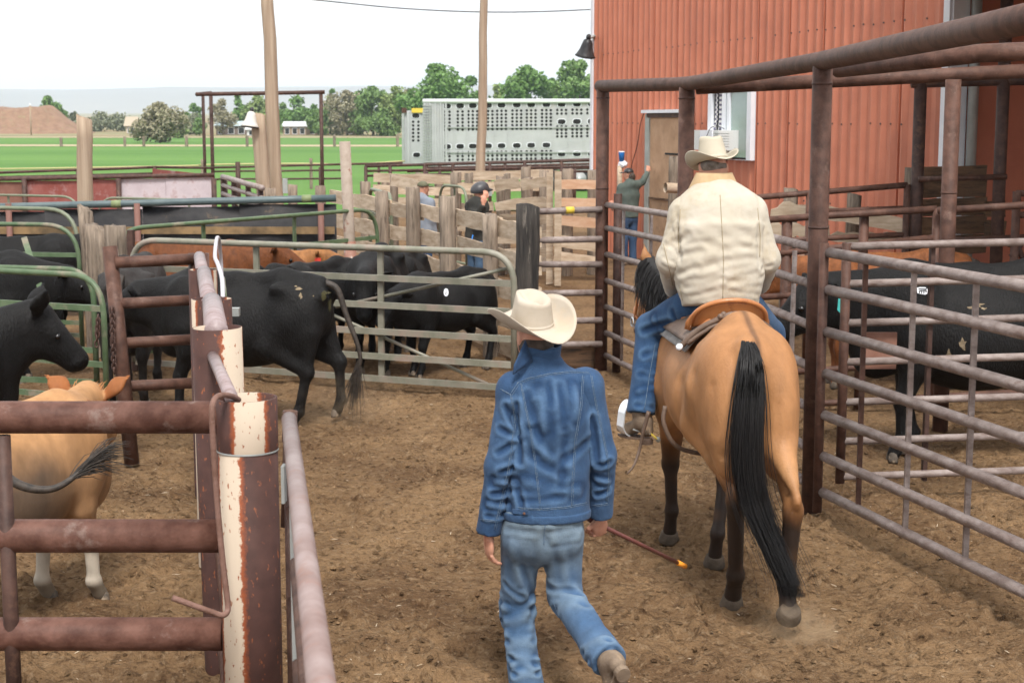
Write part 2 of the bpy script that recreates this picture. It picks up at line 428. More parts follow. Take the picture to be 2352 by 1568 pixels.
MT = dict(
    rust=M('rusty_pipe', (.055, .025, .017), (.125, .062, .044), 9, .6, .35, 90, c3=(.20, .125, .098), s3=7, lo3=.58, hi3=.76, var=.12, spec=.3),
    rust_dark=M('dark_rusty_pipe', (.04, .021, .017), (.09, .048, .037), 11, .6, .15, 70, c3=(.14, .075, .05), s3=7, lo3=.56, hi3=.7, var=.12, spec=.3),
    rail=M('worn_rail', (.17, .125, .11), (.32, .265, .245), 10, .5, .3, 90, c3=(.11, .055, .036), s3=6, lo3=.58, hi3=.72, var=.1, spec=.4, stretch=(1, 1, 2)),
    rail_near=M('worn_near_rail', (.07, .028, .019), (.16, .078, .058), 9, .6, .5, 70, c3=(.26, .20, .175), s3=5.5, lo3=.58, hi3=.76, var=.06, spec=.25, bdist=.004),
    lilac=M('bare_pipe', (.22, .155, .15), (.34, .275, .28), 10, .45, .3, 80, c3=(.17, .095, .075), s3=9, lo3=.55, hi3=.75, spec=.5),
    green=M('green_gate_paint', (.065, .11, .052), (.11, .155, .085), 6, .5, .12, 60, c3=(.24, .20, .15), s3=3.2, lo3=.54, hi3=.68, var=.1, spec=.45),
    drab=M('drab_gate_paint', (.155, .155, .115), (.25, .235, .19), 5, .5, .12, 60, c3=(.27, .20, .165), s3=3, lo3=.52, hi3=.68, var=.08, spec=.45),
    drabgreen=M('worn_green_paint', (.13, .16, .10), (.20, .21, .15), 5, .45, .12, 60, c3=(.25, .2, .16), s3=3, lo3=.6, hi3=.75, spec=.5),
    wood=M('weathered_board', (.36, .265, .18), (.56, .455, .345), 3, .85, .5, 14, stretch=(1, 1, 5), c3=(.22, .14, .09), s3=2.2, lo3=.56, hi3=.8, var=.16, bdist=.008),
    wood_new=M('fresh_board', (.48, .28, .17), (.58, .40, .28), 3, .8, .3, 20, stretch=(1, 1, 4), c3=(.4, .22, .13), s3=3, lo3=.62, hi3=.8, var=.1),
    post=M('weathered_post', (.155, .12, .09), (.31, .245, .19), 6, .9, .9, 22, stretch=(3, 3, .35), c3=(.085, .065, .05), s3=5, lo3=.55, hi3=.66, var=.16, bdist=.02),
    post_dark=M('charred_post', (.018, .016, .015), (.07, .06, .052), 5, .85, .9, 20, stretch=(3, 3, .3), c3=(.22, .19, .16), s3=4, lo3=.58, hi3=.7, bdist=.02),
    pole=M('old_pole', (.27, .195, .135), (.42, .325, .24), 4, .85, .6, 20, stretch=(3, 3, .12), c3=(.2, .13, .085), s3=3, lo3=.58, hi3=.72, bdist=.015),
    plank_dark=M('dark_old_plank', (.055, .033, .02), (.16, .09, .05), 3, .85, .5, 20, stretch=(1, 1, 6), c3=(.02, .014, .01), s3=4, lo3=.52, hi3=.66, var=.15),
    ply=M('worn_plywood', (.40, .245, .145), (.50, .325, .205), 3, .8, .25, 50, c3=(.30, .19, .12), s3=7, lo3=.55, hi3=.7),
    barn=M('red_barn_steel', (.50, .172, .10), (.555, .20, .12), 2, .5, .05, 60, c3=(.44, .152, .092), s3=.8, lo3=.5, hi3=.7, spec=.4),
    white=M('white_trim', (.78, .80, .84), (.7, .72, .78), 4, .5, 0),
    galv=M('grey_steel', (.33, .35, .34), (.42, .44, .43), 5, .45, .05, 40, metal=.3),
    black=M('black_rubber', (.012, .012, .014), (.035, .033, .034), 3, .7, .2, 40, c3=(.16, .105, .06), s3=1.6, lo3=.6, hi3=.72, stretch=(1, 1, 1.6)),
    teal=M('blue_grey_pipe', (.06, .09, .098), (.10, .135, .14), 5, .45, .1, 60, spec=.5),
    denim=M('blue_denim', (.80, .80, .80), (1.1, 1.1, 1.1), 14, .92, .8, 160, c3=(1.35, 1.28, 1.2), s3=40, lo3=.52, hi3=.72, attr=True, sheen=.05, bdist=.0035, detail=9),
    jeans=M('faded_jeans', (.82, .82, .82), (1.08, 1.08, 1.08), 16, .92, .8, 160, c3=(1.2, 1.15, 1.1), s3=40, lo3=.52, hi3=.72, attr=True, sheen=.05, bdist=.0035, detail=9),
    jeans_dark=M('dark_jeans', (.02, .045, .10), (.05, .09, .17), 4, .85, .3, 200),
    stitch=M('pale_stitching', (.06, .11, .19), (.13, .175, .23), 160, .9, 0, lo=.45, hi=.55),
    canvas=M('cream_canvas', (.46, .41, .325), (.53, .485, .41), 4, .95, .5, 220, c3=(.40, .325, .22), s3=3.2, lo3=.52, hi3=.72, sheen=.1, bdist=.003),
    cord=M('tan_corduroy', (.45, .31, .17), (.53, .38, .22), 5, .9, .6, 120, stretch=(3, 1, 1), bdist=.004),
    felt=M('cream_felt', (.43, .37, .295), (.51, .45, .375), 4, .95, .15, 260, c3=(.5, .4, .29), s3=5, lo3=.55, hi3=.75, bdist=.002),
    felt2=M('pale_straw_felt', (.43, .385, .30), (.49, .44, .35), 4, .95, .15, 260, bdist=.002),
    skin=M('skin', (.50, .24, .16), (.58, .30, .21), 12, .55, .2, 120, bdist=.003, c3=(.42, .17, .11), s3=9),
    hair=M('dark_hair', (.035, .022, .016), (.09, .065, .05), 20, .6, .5, 200),
    hairgrey=M('grey_hair', (.12, .095, .075), (.26, .22, .19), 30, .7, .5, 200),
    leather=M('tan_leather', (.40, .15, .048), (.48, .19, .065), 6, .38, .1, 80, c3=(.26, .085, .03), s3=5, spec=.6),
    leather_dark=M('dark_leather', (.085, .055, .04), (.17, .115, .085), 7, .55, .3, 80, c3=(.28, .2, .15), s3=6, lo3=.56, hi3=.74),
    boot=M('dusty_boot', (.12, .085, .06), (.25, .185, .13), 8, .75, .3, 90, c3=(.36, .26, .17), s3=7),
    blanket=M('grey_blanket', (.20, .19, .185), (.30, .29, .28), 30, .95, .5, 150),
    silver=M('pale_metal', (.70, .73, .77), (.8, .82, .85), 6, .25, 0, metal=.5),
    hoodie=M('green_hoodie', (.065, .085, .075), (.11, .13, .115), 6, .95, .4, 120),
    hoodie_black=M('black_hoodie', (.022, .022, .02), (.05, .048, .042), 6, .95, .4, 120),
    hoodie_blue=M('slate_hoodie', (.19, .22, .27), (.26, .29, .34), 6, .95, .4, 120),
    dark=M('dark_plastic', (.02, .02, .022), (.05, .05, .052), 6, .4, 0),
    olive=M('olive_cloth', (.10, .10, .06), (.15, .15, .10), 6, .9, .2, 100),
    alu=M('trailer_aluminium', (.42, .43, .44), (.50, .51, .52), 1.2, .4, .03, 30, metal=.25, c3=(.5, .49, .47), s3=.8, spec=.5),
    hole=M('dark_inside', (.012, .012, .012), (.03, .03, .03), 3, .9, 0),
    yellow=M('yellow_paint', (.62, .45, .05), (.7, .52, .08), 6, .5, 0),
    orange=M('orange_rubber', (.75, .26, .02), (.8, .3, .03), 6, .5, 0),
    blue=M('blue_paper', (.02, .16, .50), (.03, .2, .55), 6, .5, 0),
    teal_tag=M('teal_plastic', (.05, .38, .36), (.07, .45, .42), 6, .5, 0),
    glass=M('window_glass', (.27, .36, .33), (.35, .43, .40), 1.5, .08, 0, spec=.8),
    eye=M('eye', (.006, .004, .004), None, 3, .08, 0, spec=.7),
    hoof=M('hoof', (.07, .055, .042), (.15, .12, .095), 10, .7, .4, 60, c3=(.3, .23, .16), s3=8),
    hidecoat=M('hide', (.65, .65, .65), (1.1, 1.1, 1.1), 22, .62, .8, 80, attr=True, c3=(.62, .58, .54), s3=4, lo3=.54, hi3=.8, sheen=.0, stretch=(1, 1, .4), bdist=.012, spec=.2, detail=8),
    calfcoat=M('calf_hide', (.85, .85, .85), (1.08, 1.08, 1.08), 18, .7, .3, 90, attr=True, spec=.2, stretch=(1, 1, .4), bdist=.004, detail=8),
    horsecoat=M('horse_coat', (.78, .78, .78), (1.06, 1.06, 1.06), 9, .55, .4, 120, attr=True, c3=(.8, .74, .68), s3=3, lo3=.52, hi3=.8, sheen=.0, bdist=.006, spec=.3, stretch=(1, 1, .5), detail=8),
    canvas_seam=M('canvas_seam', (.33, .27, .18), None, 3, .9, 0),
    mane=M('black_horsehair', (.006, .0055, .006), (.02, .018, .018), 60, .5, 0, spec=.4),
    tailhair=M('dark_tailhair', (.02, .016, .013), (.06, .045, .035), 30, .6, 0, spec=.4),
    red=M('red_plastic', (.6, .05, .03), None, 3, .5, 0),
)
# ================================================================ the setting
def struct(name, vf, mat, smooth=True):
    o = link(name, mesh_from(name, vf[0], vf[1], smooth), mat); o['kind'] = 'structure'; return o
def grid_faces(nx, ny):
    i = np.arange(nx * ny).reshape(ny, nx)
    return np.stack([i[:-1, :-1], i[:-1, 1:], i[1:, 1:], i[1:, :-1]], -1).reshape(-1, 4)
def dirt_height(x, y):
    p = np.stack([x, y, np.zeros_like(x)], -1)
    h = .05 * fbm(p, .7, 3) + .05 * fbm(p + 5, 3.2, 2)
    amt = .55 + .9 * np.clip(fbm(p + 31, .9, 3) * 3 + .5, 0, 1)               # churned and trodden areas
    r = 1 - 2.2 * np.abs(fbm(p + 9, 6.5, 2)); h += .030 * (r - .7) * amt
    h += .085 * np.maximum(0, fbm(p + 3, 10., 2) - .03) * amt - .05 * np.maximum(0, -fbm(p + 13, 13., 2) - .05) * amt
    return h
# dirt: finely lumped near the camera, stretching out to the horizon
gx = np.unique(np.concatenate([-np.geomspace(5, 9000, 30), np.arange(-5, 5.001, .027), np.geomspace(5, 9000, 30)]))
gy = np.unique(np.concatenate([[-40, -10, 0, 2, 3.5], np.arange(4.6, 11, .027), np.arange(11, 16, .04), np.arange(16, 20, .08), np.geomspace(20, 7000, 44)]))
X, Y = np.meshgrid(gx, gy)
fade = np.clip((24 - Y) / 5, 0, 1) * np.clip((7 - np.abs(X)) / 2, 0, 1)
Z = dirt_height(X, Y) * fade - .004
# hoof prints
pr = random.Random(21)
for _ in range(900):
    y = 4.7 + 11 * pr.random() ** 1.3; x = pr.uniform(-.40, .40) * y; rx, ry = pr.uniform(.05, .075), pr.uniform(.055, .09); dp = pr.uniform(.015, .04)
    i0, i1 = np.searchsorted(gx, x - .2), np.searchsorted(gx, x + .2); j0, j1 = np.searchsorted(gy, y - .2), np.searchsorted(gy, y + .2)
    q = np.sqrt(((X[j0:j1, i0:i1] - x) / rx) ** 2 + ((Y[j0:j1, i0:i1] - y) / ry) ** 2)
    Z[j0:j1, i0:i1] += (-dp * np.clip(1.15 - q, 0, .5) * 2 + dp * .45 * np.exp(-((q - 1.35) / .3) ** 2))
dirt = bpy.data.materials.new('corral_dirt'); dirt.use_nodes = True
def dirt_nodes(m, tint=1.0):
    t = m.node_tree; N, L = t.nodes, t.links; b = N['Principled BSDF']; tc = N.new('ShaderNodeTexCoord'); geo = N.new('ShaderNodeNewGeometry')
    def noise(sc, det, ro=.6):
        n = N.new('ShaderNodeTexNoise'); n.inputs['Scale'].default_value = sc; n.inputs['Detail'].default_value = det; n.inputs['Roughness'].default_value = ro; L.new(geo.outputs['Position'], n.inputs['Vector']); return n.outputs['Fac']
    def rng(x, lo, hi, o0=0., o1=1.):
        r = N.new('ShaderNodeMapRange'); r.inputs['From Min'].default_value = lo; r.inputs['From Max'].default_value = hi; r.inputs['To Min'].default_value = o0; r.inputs['To Max'].default_value = o1; L.new(x, r.inputs['Value']); return r.outputs[0]
    def mix(f, a, b_):
        x = N.new('ShaderNodeMixRGB'); L.new(f, x.inputs['Fac'])
        for k, q in (('Color1', a), ('Color2', b_)):
            if isinstance(q, tuple): x.inputs[k].default_value = (*[c * tint for c in q], 1)
            else: L.new(q, x.inputs[k])
        return x.outputs[0]
    c = mix(rng(noise(.8, 5, .65), .40, .62), (.27, .168, .089), (.15, .088, .047))       # trodden dust and damp patches
    c = mix(rng(noise(13, 6, .7), .32, .50, .9, 0), c, (.07, .038, .02))             # dark crumbs, with crevice shade painted into the dirt colour
    c = mix(rng(noise(21, 5, .7), .52, .72), c, (.32, .22, .132))                    # dry crumbs
    c = mix(rng(noise(48, 3, .6), .58, .74, 0, .5), c, (.055, .03, .017))
    v = N.new('ShaderNodeTexVoronoi'); v.inputs['Scale'].default_value = 26; L.new(geo.outputs['Position'], v.inputs['Vector'])
    k = N.new('ShaderNodeMath'); k.operation = 'MULTIPLY'; L.new(rng(v.outputs['Distance'], .15, .09), k.inputs[0]); L.new(rng(noise(7, 2), .58, .66), k.inputs[1])
    c = mix(k.outputs[0], c, (.38, .29, .20))
    L.new(c, b.inputs['Base Color']); b.inputs['Roughness'].default_value = .97; b.inputs['Specular IOR Level'].default_value = .08
    h = N.new('ShaderNodeMath'); h.operation = 'ADD'; L.new(noise(15, 6, .65), h.inputs[0]); L.new(noise(40, 4, .6), h.inputs[1])
    bp = N.new('ShaderNodeBump'); bp.inputs['Strength'].default_value = 1.0; bp.inputs['Distance'].default_value = .045; L.new(h.outputs[0], bp.inputs['Height']); L.new(bp.outputs[0], b.inputs['Normal'])
dirt_nodes(dirt)
clod_dark = bpy.data.materials.new('dark_clod'); clod_dark.use_nodes = True; dirt_nodes(clod_dark, .7)
clod_pale = bpy.data.materials.new('dry_clod'); clod_pale.use_nodes = True; dirt_nodes(clod_pale, 1.25)
struct('ground', (np.stack([X, Y, Z], -1).reshape(-1, 3), grid_faces(len(gx), len(gy))), dirt)
# clods and straw lying on the dirt
def scatter(n, mat, name, smin, smax, flat, label, straw=False):
    vs, fs = [], []
    for i in range(n):
        y = 4.8 + (17 - 4.8) * RN.random() ** 1.5; x = RN.uniform(-.36, .36) * y + RN.uniform(-.3, .3)
        h = float(dirt_height(np.array(x), np.array(y))) * float(np.clip((7 - abs(x)) / 2, 0, 1)); s = RN.uniform(smin, smax) ** 1.0; a = RN.uniform(0, 6.28)
        ca, sa = math.cos(a), math.sin(a); b0 = len(vs)
        if straw:
            l = s * RN.uniform(1.5, 4)
            for (p, q, r) in ((-l, -.3 * s, 0), (l, -.25 * s, .1 * s), (l, .25 * s, .12 * s), (-l, .3 * s, .0), (0, 0, .5 * s)):
                vs.append((x + p * ca - q * sa, y + p * sa + q * ca, h + .003 + r))
            fs += [(b0, b0 + 1, b0 + 4), (b0 + 1, b0 + 2, b0 + 4), (b0 + 2, b0 + 3, b0 + 4), (b0 + 3, b0, b0 + 4)]
            continue
        pts = [(1, 0, .1), (.3, .9, .2), (-.8, .6, .1), (-.7, -.7, .15), (.4, -.9, .1), (.2, .1, 1), (-.4, .1, .8)]
        for p in pts:
            p = [q * RN.uniform(.65, 1.25) * s for q in p]
            vs.append((x + p[0] * ca - p[1] * sa, y + p[0] * sa + p[1] * ca, h - .3 * s * flat + p[2] * flat))
        for f in ((0, 1, 5), (1, 6, 5), (1, 2, 6), (2, 3, 6), (3, 4, 6), (4, 5, 6), (4, 0, 5)): fs.append(tuple(b0 + q for q in f))
    o = link(name, mesh_from(name, np.array(vs), fs, True), mat); tag(o, label, name.split('_')[-1], None, 'stuff'); return o
scatter(7000, clod_dark, 'dirt_clods', .006, .024, .8, 'dark loose crumbs strewn over the corral dirt')
scatter(6000, clod_pale, 'dirt_clods', .006, .022, .9, 'pale dry clods strewn over the corral dirt')
scatter(240, M('wood_chip', (.42, .32, .21), (.6, .5, .38), 8, .9, 0), 'straw_bits', .004, .009, .5, 'pale straw and wood chips on the corral dirt', True)

# green field with its dirt tracks
def sheet(x0, x1, y0, y1, z, nx=2, ny=2, wob=0., seed=1):
    xs, ys = np.linspace(x0, x1, nx), np.linspace(y0, y1, ny); X, Y = np.meshgrid(xs, ys); r = np.random.default_rng(seed)
    if wob:
        Y = Y + wob * np.sin(X * .021 + seed) + wob * .5 * np.sin(X * .07 + 2 * seed)
    return np.stack([X, Y, np.full_like(X, z)], -1).reshape(-1, 3), grid_faces(nx, ny)
grass = M('young_crop', (.065, .16, .02), (.10, .21, .035), .06, .9, .6, 3, c3=(.09, .185, .04), s3=.35, lo3=.5, hi3=.75, stretch=(.25, 1, 1), bdist=.2, detail=9)
struct('green_field', sheet(-260, 260, 47, 268, .03, 60, 8, 2.0, 3), grass)
track = M('dry_track', (.36, .27, .17), (.45, .36, .24), .3, .95, .3, 4, c3=(.22, .25, .10), s3=.5)
struct('field_track', sheet(-260, 260, 168, 180, .05, 60, 2, 2.0, 3), track)
struct('field_edge_track', sheet(-260, 260, 262, 282, .06, 60, 2, 2.0, 5), track)
scrub = M('scrubland', (.18, .175, .085), (.27, .235, .13), .05, .95, .6, 1, c3=(.30, .15, .085), s3=.03, lo3=.52, hi3=.68, bdist=.4)
v, f = sheet(-2500, 2500, 276, 5200, .08, 160, 90)
d = np.clip((v[:, 1] - 300) / 600, 0, 1); v[:, 2] += d * 7 * (fbm(v, .006, 4) + .35) + np.clip((v[:, 1] - 900) / 3000, 0, 1) * 20
struct('rangeland', (v, f), scrub)
# table-top hills, far off
xs = np.linspace(-4200, 4200, 180); ys = np.linspace(4200, 6600, 24); X, Y = np.meshgrid(xs, ys)
t = (Y - 4200) / 2400; p = np.stack([X, Y, 0 * X], -1)
top = np.interp(X, [-4200, -1800, -1100, -300, 300, 1200, 4200], [95, 103, 112, 118, 118, 112, 100])
Z = top * np.clip(t * 2.2, 0, 1) ** .7 * (1 + .05 * fbm(p, .0016, 3)) + 14 * fbm(p, .004, 4) * np.clip(t * 4, 0, 1) * np.clip(2 - t * 3, 0, 1) * 2 + 5
struct('hills', (np.stack([X, Y, Z], -1).reshape(-1, 3), grid_faces(180, 24)), M('dry_hills', (.19, .17, .14), (.25, .22, .18), .003, .95, 0))
# red earth mound
xs = np.linspace(-1, 1, 60); X, Y = np.meshgrid(xs, xs); R = np.sqrt(X * X * .9 + Y * Y); p = np.stack([X, Y, 0 * X], -1)
Z = 5.6 * np.clip(1 - np.clip((R - .45) / .55, 0, 1), 0, 1) ** 1.5 * (1 + .35 * fbm(p, 3, 4)) + .7 * fbm(p, 11, 3)
Z[R > .97] = -.3
c = P(38, 300, 335)
whole('earth_mound', (np.stack([c.x + X * 16.5, c.y + Y * 14, Z], -1).reshape(-1, 3), grid_faces(60, 60)), M('red_earth', (.20, .115, .075), (.27, .165, .11), .8, .95, .5, 3, c3=(.24, .2, .11), s3=.9, lo3=.55, hi3=.7, bdist=.2),
      'bare red earth mound beyond the left end of the green field', 'mound', loc=(c.x, c.y, 0))

# ---- trees
LEAF = {}
def leafmat(k, a, b):
    if k not in LEAF: LEAF[k] = M('leaves_' + k, a, b, .9, .7, 0, c3=tuple(q * 1.5 for q in b), s3=2.3, lo3=.52, hi3=.7, spec=.2)
    return LEAF[k]
BARK = M('bark', (.10, .08, .06), (.17, .14, .11), 4, .9, .4, 20)
def tree(name, label, u, vtop, wpx, d, kind, n=2600, seed=1, leaf=.34, tr=.28, shape=1.0, group='trees beyond the field', vbase=None):
    r = random.Random(seed); b = G(u, HOR + CAM_H * FPX / d) ; b = Vector((P(u, 300, d).x, d, 0))
    H = P(u, vtop, d).z; Wd = wpx * 1.22 * d / FPX / 2; tr = tr * .6; a, c = {'dark': ((.10, .19, .05), (.15, .25, .08)), 'mid': ((.12, .20, .06), (.17, .26, .095)),
        'pale': ((.17, .24, .08), (.24, .30, .12)), 'grey': ((.22, .205, .13), (.29, .265, .18)), 'sage': ((.16, .18, .11), (.22, .235, .16))}[kind]
    t = thing(name, label, 'tree', tuple(b), group)
    vs, fs = tube([b - V(0, 0, .2), b + V(.1 * Wd * .3, 0, H * tr), b + V(0, 0, H * .62)], [H * .035, H * .026, H * .01], 7)
    limbs = [(vs, fs)]; cl = []
    for i in range(r.randint(15, 20)):
        for _ in range(30):
            x, y, z = r.uniform(-1, 1), r.uniform(-1, 1), r.uniform(-1, 1)
            if x * x + y * y + z * z < 1 and (z > -.75): break
        z2 = H * (tr * .85) + (z + 1) / 2 * H * (1 - tr * .85) * .93
        sh = (1 - .55 * max(0, z) ** 2) * (shape if z < 0 else 1)
        p = b + V(x * Wd * .78 * sh, y * Wd * .78 * sh, z2); cl.append((p, r.uniform(.30, .50) * Wd))
        m = b + V(0, 0, H * r.uniform(tr * .7, .5)); limbs.append(tube([m, m.lerp(p, .5) + V(0, 0, -.05 * H), p], [H * .012, H * .008, H * .003], 5))
    cl.append((b + V(0, 0, H * .9), Wd * .25))
    part(t, 'trunk', join(*limbs), BARK)
    N = n; idx = np.array([r.randrange(len(cl)) for _ in range(N)]); cen = np.array([tuple(q[0]) for q in cl])[idx]; rad = np.array([q[1] for q in cl])[idx]
    rg = np.random.default_rng(seed); dv = rg.normal(size=(N, 3)); dv /= np.linalg.norm(dv, axis=1)[:, None]
    pos = cen + dv * (rad * rg.random(N) ** .6)[:, None] * np.array([1, 1, .8])
    a1 = rg.normal(size=(N, 3)); a1 /= np.linalg.norm(a1, axis=1)[:, None]; a2 = np.cross(a1, rg.normal(size=(N, 3))); a2 /= np.linalg.norm(a2, axis=1)[:, None]
    s = (leaf * rg.uniform(.6, 1.3, N))[:, None]
    q = np.stack([pos - a1 * s, pos + a2 * s * .6, pos + a1 * s, pos - a2 * s * .6], 1).reshape(-1, 3)
    q[:, 2] = np.maximum(q[:, 2], .1)
    part(t, 'crown', (q, np.arange(4 * N).reshape(-1, 4)), leafmat(kind, a, c), smooth=False)
TR = [
 ('tall dark cottonwood rising behind the left end of the stock trailer', 1002, 147, 150, 262, 'dark', 4200, .36, .25),
 ('dark cottonwood between the pale pole and the tallest crown', 1082, 172, 96, 268, 'dark', 2600, .34, .25),
 ('broad green cottonwood above the middle of the stock trailer', 1208, 149, 125, 258, 'dark', 3800, .36, .25),
 ('large green cottonwood against the left corner of the red barn', 1330, 134, 118, 250, 'mid', 3800, .36, .25),
 ('thin pale green poplar just left of the stock trailer', 908, 193, 66, 285, 'pale', 1500, .28, .2),
 ('full green tree second left of the stock trailer', 856, 197, 92, 292, 'mid', 2800, .32, .12),
 ('wide grey twiggy tree left of the full green tree', 796, 208, 100, 296, 'grey', 2600, .26, .1),
 ('slim dark pointed evergreen behind the rusty portal post', 763, 200, 30, 310, 'dark', 1100, .3, .1),
 ('dark green tree between the big pole and the portal post', 682, 222, 62, 312, 'dark', 1800, .34, .1),
 ('small dark tree right beside the portal post', 722, 238, 50, 315, 'dark', 1300, .32, .1),
 ('rounded yellow green tree behind the bell horn pole', 592, 218, 66, 315, 'pale', 1900, .32, .15),
 ('narrow dark poplar seen inside the rusty portal', 548, 211, 36, 318, 'dark', 1200, .32, .1),
 ('pale bare tree just right of the left portal posts', 512, 228, 58, 300, 'grey', 900, .24, .2),
 ('small dark tree just left of the portal posts', 446, 236, 44, 330, 'dark', 1200, .32, .15),
 ('sage grey shrubby tree at the foot of the portal', 447, 262, 46, 305, 'sage', 1000, .28, .05),
 ('lone grey green bush standing in the field', 366, 238, 104, 199, 'grey', 3600, .2, .12),
 ('dark round tree beside the red earth mound', 112, 219, 66, 345, 'dark', 2200, .36, .1),
 ('low yellow green bush at the roadside by the houses', 622, 284, 60, 288, 'mid', 900, .26, .05),
 ('low dark bush beside the lone grey bush', 458, 272, 34, 290, 'mid', 700, .26, .05),
 ('yellowish bush half hidden by the lone grey bush', 408, 280, 44, 250, 'pale', 700, .22, .05),
 ('low green bush right of the earth mound', 172, 257, 50, 350, 'sage', 800, .3, .05),
 ('low grey bush in front of the far hills', 232, 259, 60, 360, 'sage', 800, .3, .05),
 ('broad dim bush left of the beige shed', 268, 262, 64, 365, 'sage', 800, .3, .05),
 ('dim tree behind the porch house', 650, 236, 60, 340, 'mid', 1500, .34, .12),
 ('leaning grey tree behind the left trailer end', 942, 200, 70, 300, 'grey', 1300, .28, .15),
 ('pale green tree in the row just right of the portal post', 765, 232, 70, 300, 'pale', 1500, .3, .1),
 ('green tree in the row between grey twiggy tree and portal', 735, 250, 60, 296, 'mid', 1300, .3, .1),
 ('fresh green tree behind the wide grey twiggy one', 826, 205, 64, 305, 'mid', 1500, .32, .1),
 ('low green shrub mass below the poplar left of the trailer', 885, 255, 80, 284, 'mid', 1400, .3, .05),
 ('green crown filling the gap above the trailer roof', 1140, 190, 60, 290, 'pale', 1200, .32, .15),
 ('green crown between the two broad cottonwoods', 1268, 176, 70, 280, 'mid', 1700, .34, .15),
]
for i, q in enumerate(TR): tree('bush' if 'bush' in q[0] else 'tree', q[0], *q[1:6], n=int(q[6] * 2.1), seed=i + 3, leaf=q[7] * 1.08, tr=q[8], shape=1.0)

# ---- far buildings
def house(label, u0, u1, vtop, d, roofc, wallc, name='house', hw=2.4, dep=6, wins=3):
    a, b = Vector((P(u0, 300, d).x, d, 0)), Vector((P(u1, 300, d).x, d, 0)); H = P(u0, vtop, d).z; Wd = b.x - a.x; hw = min(hw, H * .72)
    t = thing(name, label, 'house' if name == 'house' else 'shed', ((a.x + b.x) / 2, d + dep / 2, 0), 'far farm buildings'); cx = (a.x + b.x) / 2
    part(t, 'wall', box((cx, d + dep / 2, hw / 2), Wd / 2, dep / 2, hw / 2), wallc, False)
    o = .35; x0, x1 = a.x - o, b.x + o
    vs = [V(x0, d - o, hw - .1), V(x1, d - o, hw - .1), V(x1, d + dep / 2, H), V(x0, d + dep / 2, H), V(x0, d + dep + o, hw - .1), V(x1, d + dep + o, hw - .1)]
    vs += [p + V(0, 0, .14) for p in vs]
    part(t, 'roof', (vs, [(1, 0, 3, 2), (2, 3, 4, 5), (6, 7, 8, 9), (9, 8, 11, 10), (0, 1, 7, 6), (5, 4, 10, 11), (0, 6, 9, 3), (3, 9, 10, 4), (1, 2, 8, 7), (2, 5, 11, 8)]), roofc, False)
    for i in range(wins):
        x = a.x + Wd * (i + .5) / wins
        w = part(t, 'window', box((x, d - .03, hw * .5), Wd / wins * .27, .05, hw * .28), MT['hole'], False)
        part(w, 'frame', box((x, d - .02, hw * .5), Wd / wins * .31, .035, hw * .33), MT['white'], False)
house('low house with a bright white roof beyond the field', 651, 703, 281, 300, M('white_roof', (.62, .64, .66), None, 3, .6, 0), M('tan_wall', (.30, .22, .16), None, 3, .8, 0))
house('low brown house with dark windows beside the white roofed one', 706, 748, 283, 306, M('brown_roof', (.25, .18, .13), None, 3, .8, 0), M('brown_wall', (.24, .14, .10), None, 3, .8, 0), wins=2)
house('low house with a pale blue roof seen inside the portal', 496, 566, 280, 305, M('blue_roof', (.38, .46, .48), None, 3, .6, 0), M('dark_wall', (.17, .13, .11), None, 3, .8, 0), wins=3)
house('small white shed beside the pale blue roof', 567, 590, 291, 290, M('pale_roof', (.6, .6, .6), None, 3, .6, 0), M('white_wall', (.6, .6, .6), None, 3, .8, 0), 'shed', 2, 3, 1)
house('little beige shed left of the lone grey bush', 289, 311, 270, 330, M('beige_roof', (.4, .33, .25), None, 3, .8, 0), M('beige_wall', (.45, .37, .28), None, 3, .8, 0), 'shed', 1.8, 3, 1)
house('long tan house under the trees near the trailer', 752, 812, 288, 315, M('tan_roof', (.33, .26, .2), None, 3, .8, 0), M('tan_wall2', (.34, .26, .2), None, 3, .8, 0), wins=3)

# ---- field edge posts, rope and far utility pole
for i, (u, v0, v1, d) in enumerate(((140, 316, 336, 168), (286, 314, 336, 168), (428, 312, 334, 168), (567, 311, 333, 168), (768, 310, 334, 168), (913, 309, 332, 168), (330, 314, 335, 168))):
    a = P(u, v0, d); names = ['leftmost', 'second', 'fourth', 'fifth', 'sixth', 'seventh', 'third']
    whole('field_post', timber((a.x, d, 0), (a.x, d, a.z), .16, i, 7), MT['post'], '%s from the left of the small posts along the field track' % names[i], 'post', 'posts along the field track')
rp = [P(-60, 389, 62), P(150, 386, 62), P(430, 381, 62), P(463, 379, 62), P(560, 377, 62), P(714, 376, 62), P(800, 378, 62), P(930, 370, 62)]
whole('rope', tube(spline(rp, 4), .035, 6), M('straw_rope', (.45, .40, .20), None, 3, .9, 0), 'pale yellow rope line strung across the green field', 'rope')
for i, (u, v0) in enumerate(((465, 366), (714, 364))):
    a = P(u, v0, 62); whole('field_stake', timber((a.x, 62, 0), a, .07, 30 + i, 7), MT['post'], ('stake holding the rope line left of the big pole', 'stake holding the rope line beside the portal post')[i], 'stake')
a = P(69, 243, 300); up = thing('utility_pole', 'thin pale utility pole in front of the red earth mound', 'pole', (a.x, 300, 0))
part(up, 'pole', tube([(a.x, 300, 0), a], .14, 7), MT['pole']); part(up, 'insulator', ball(a + V(0, 0, .2), .28, 8, 5, (.6, .6, 1)), MT['white'])
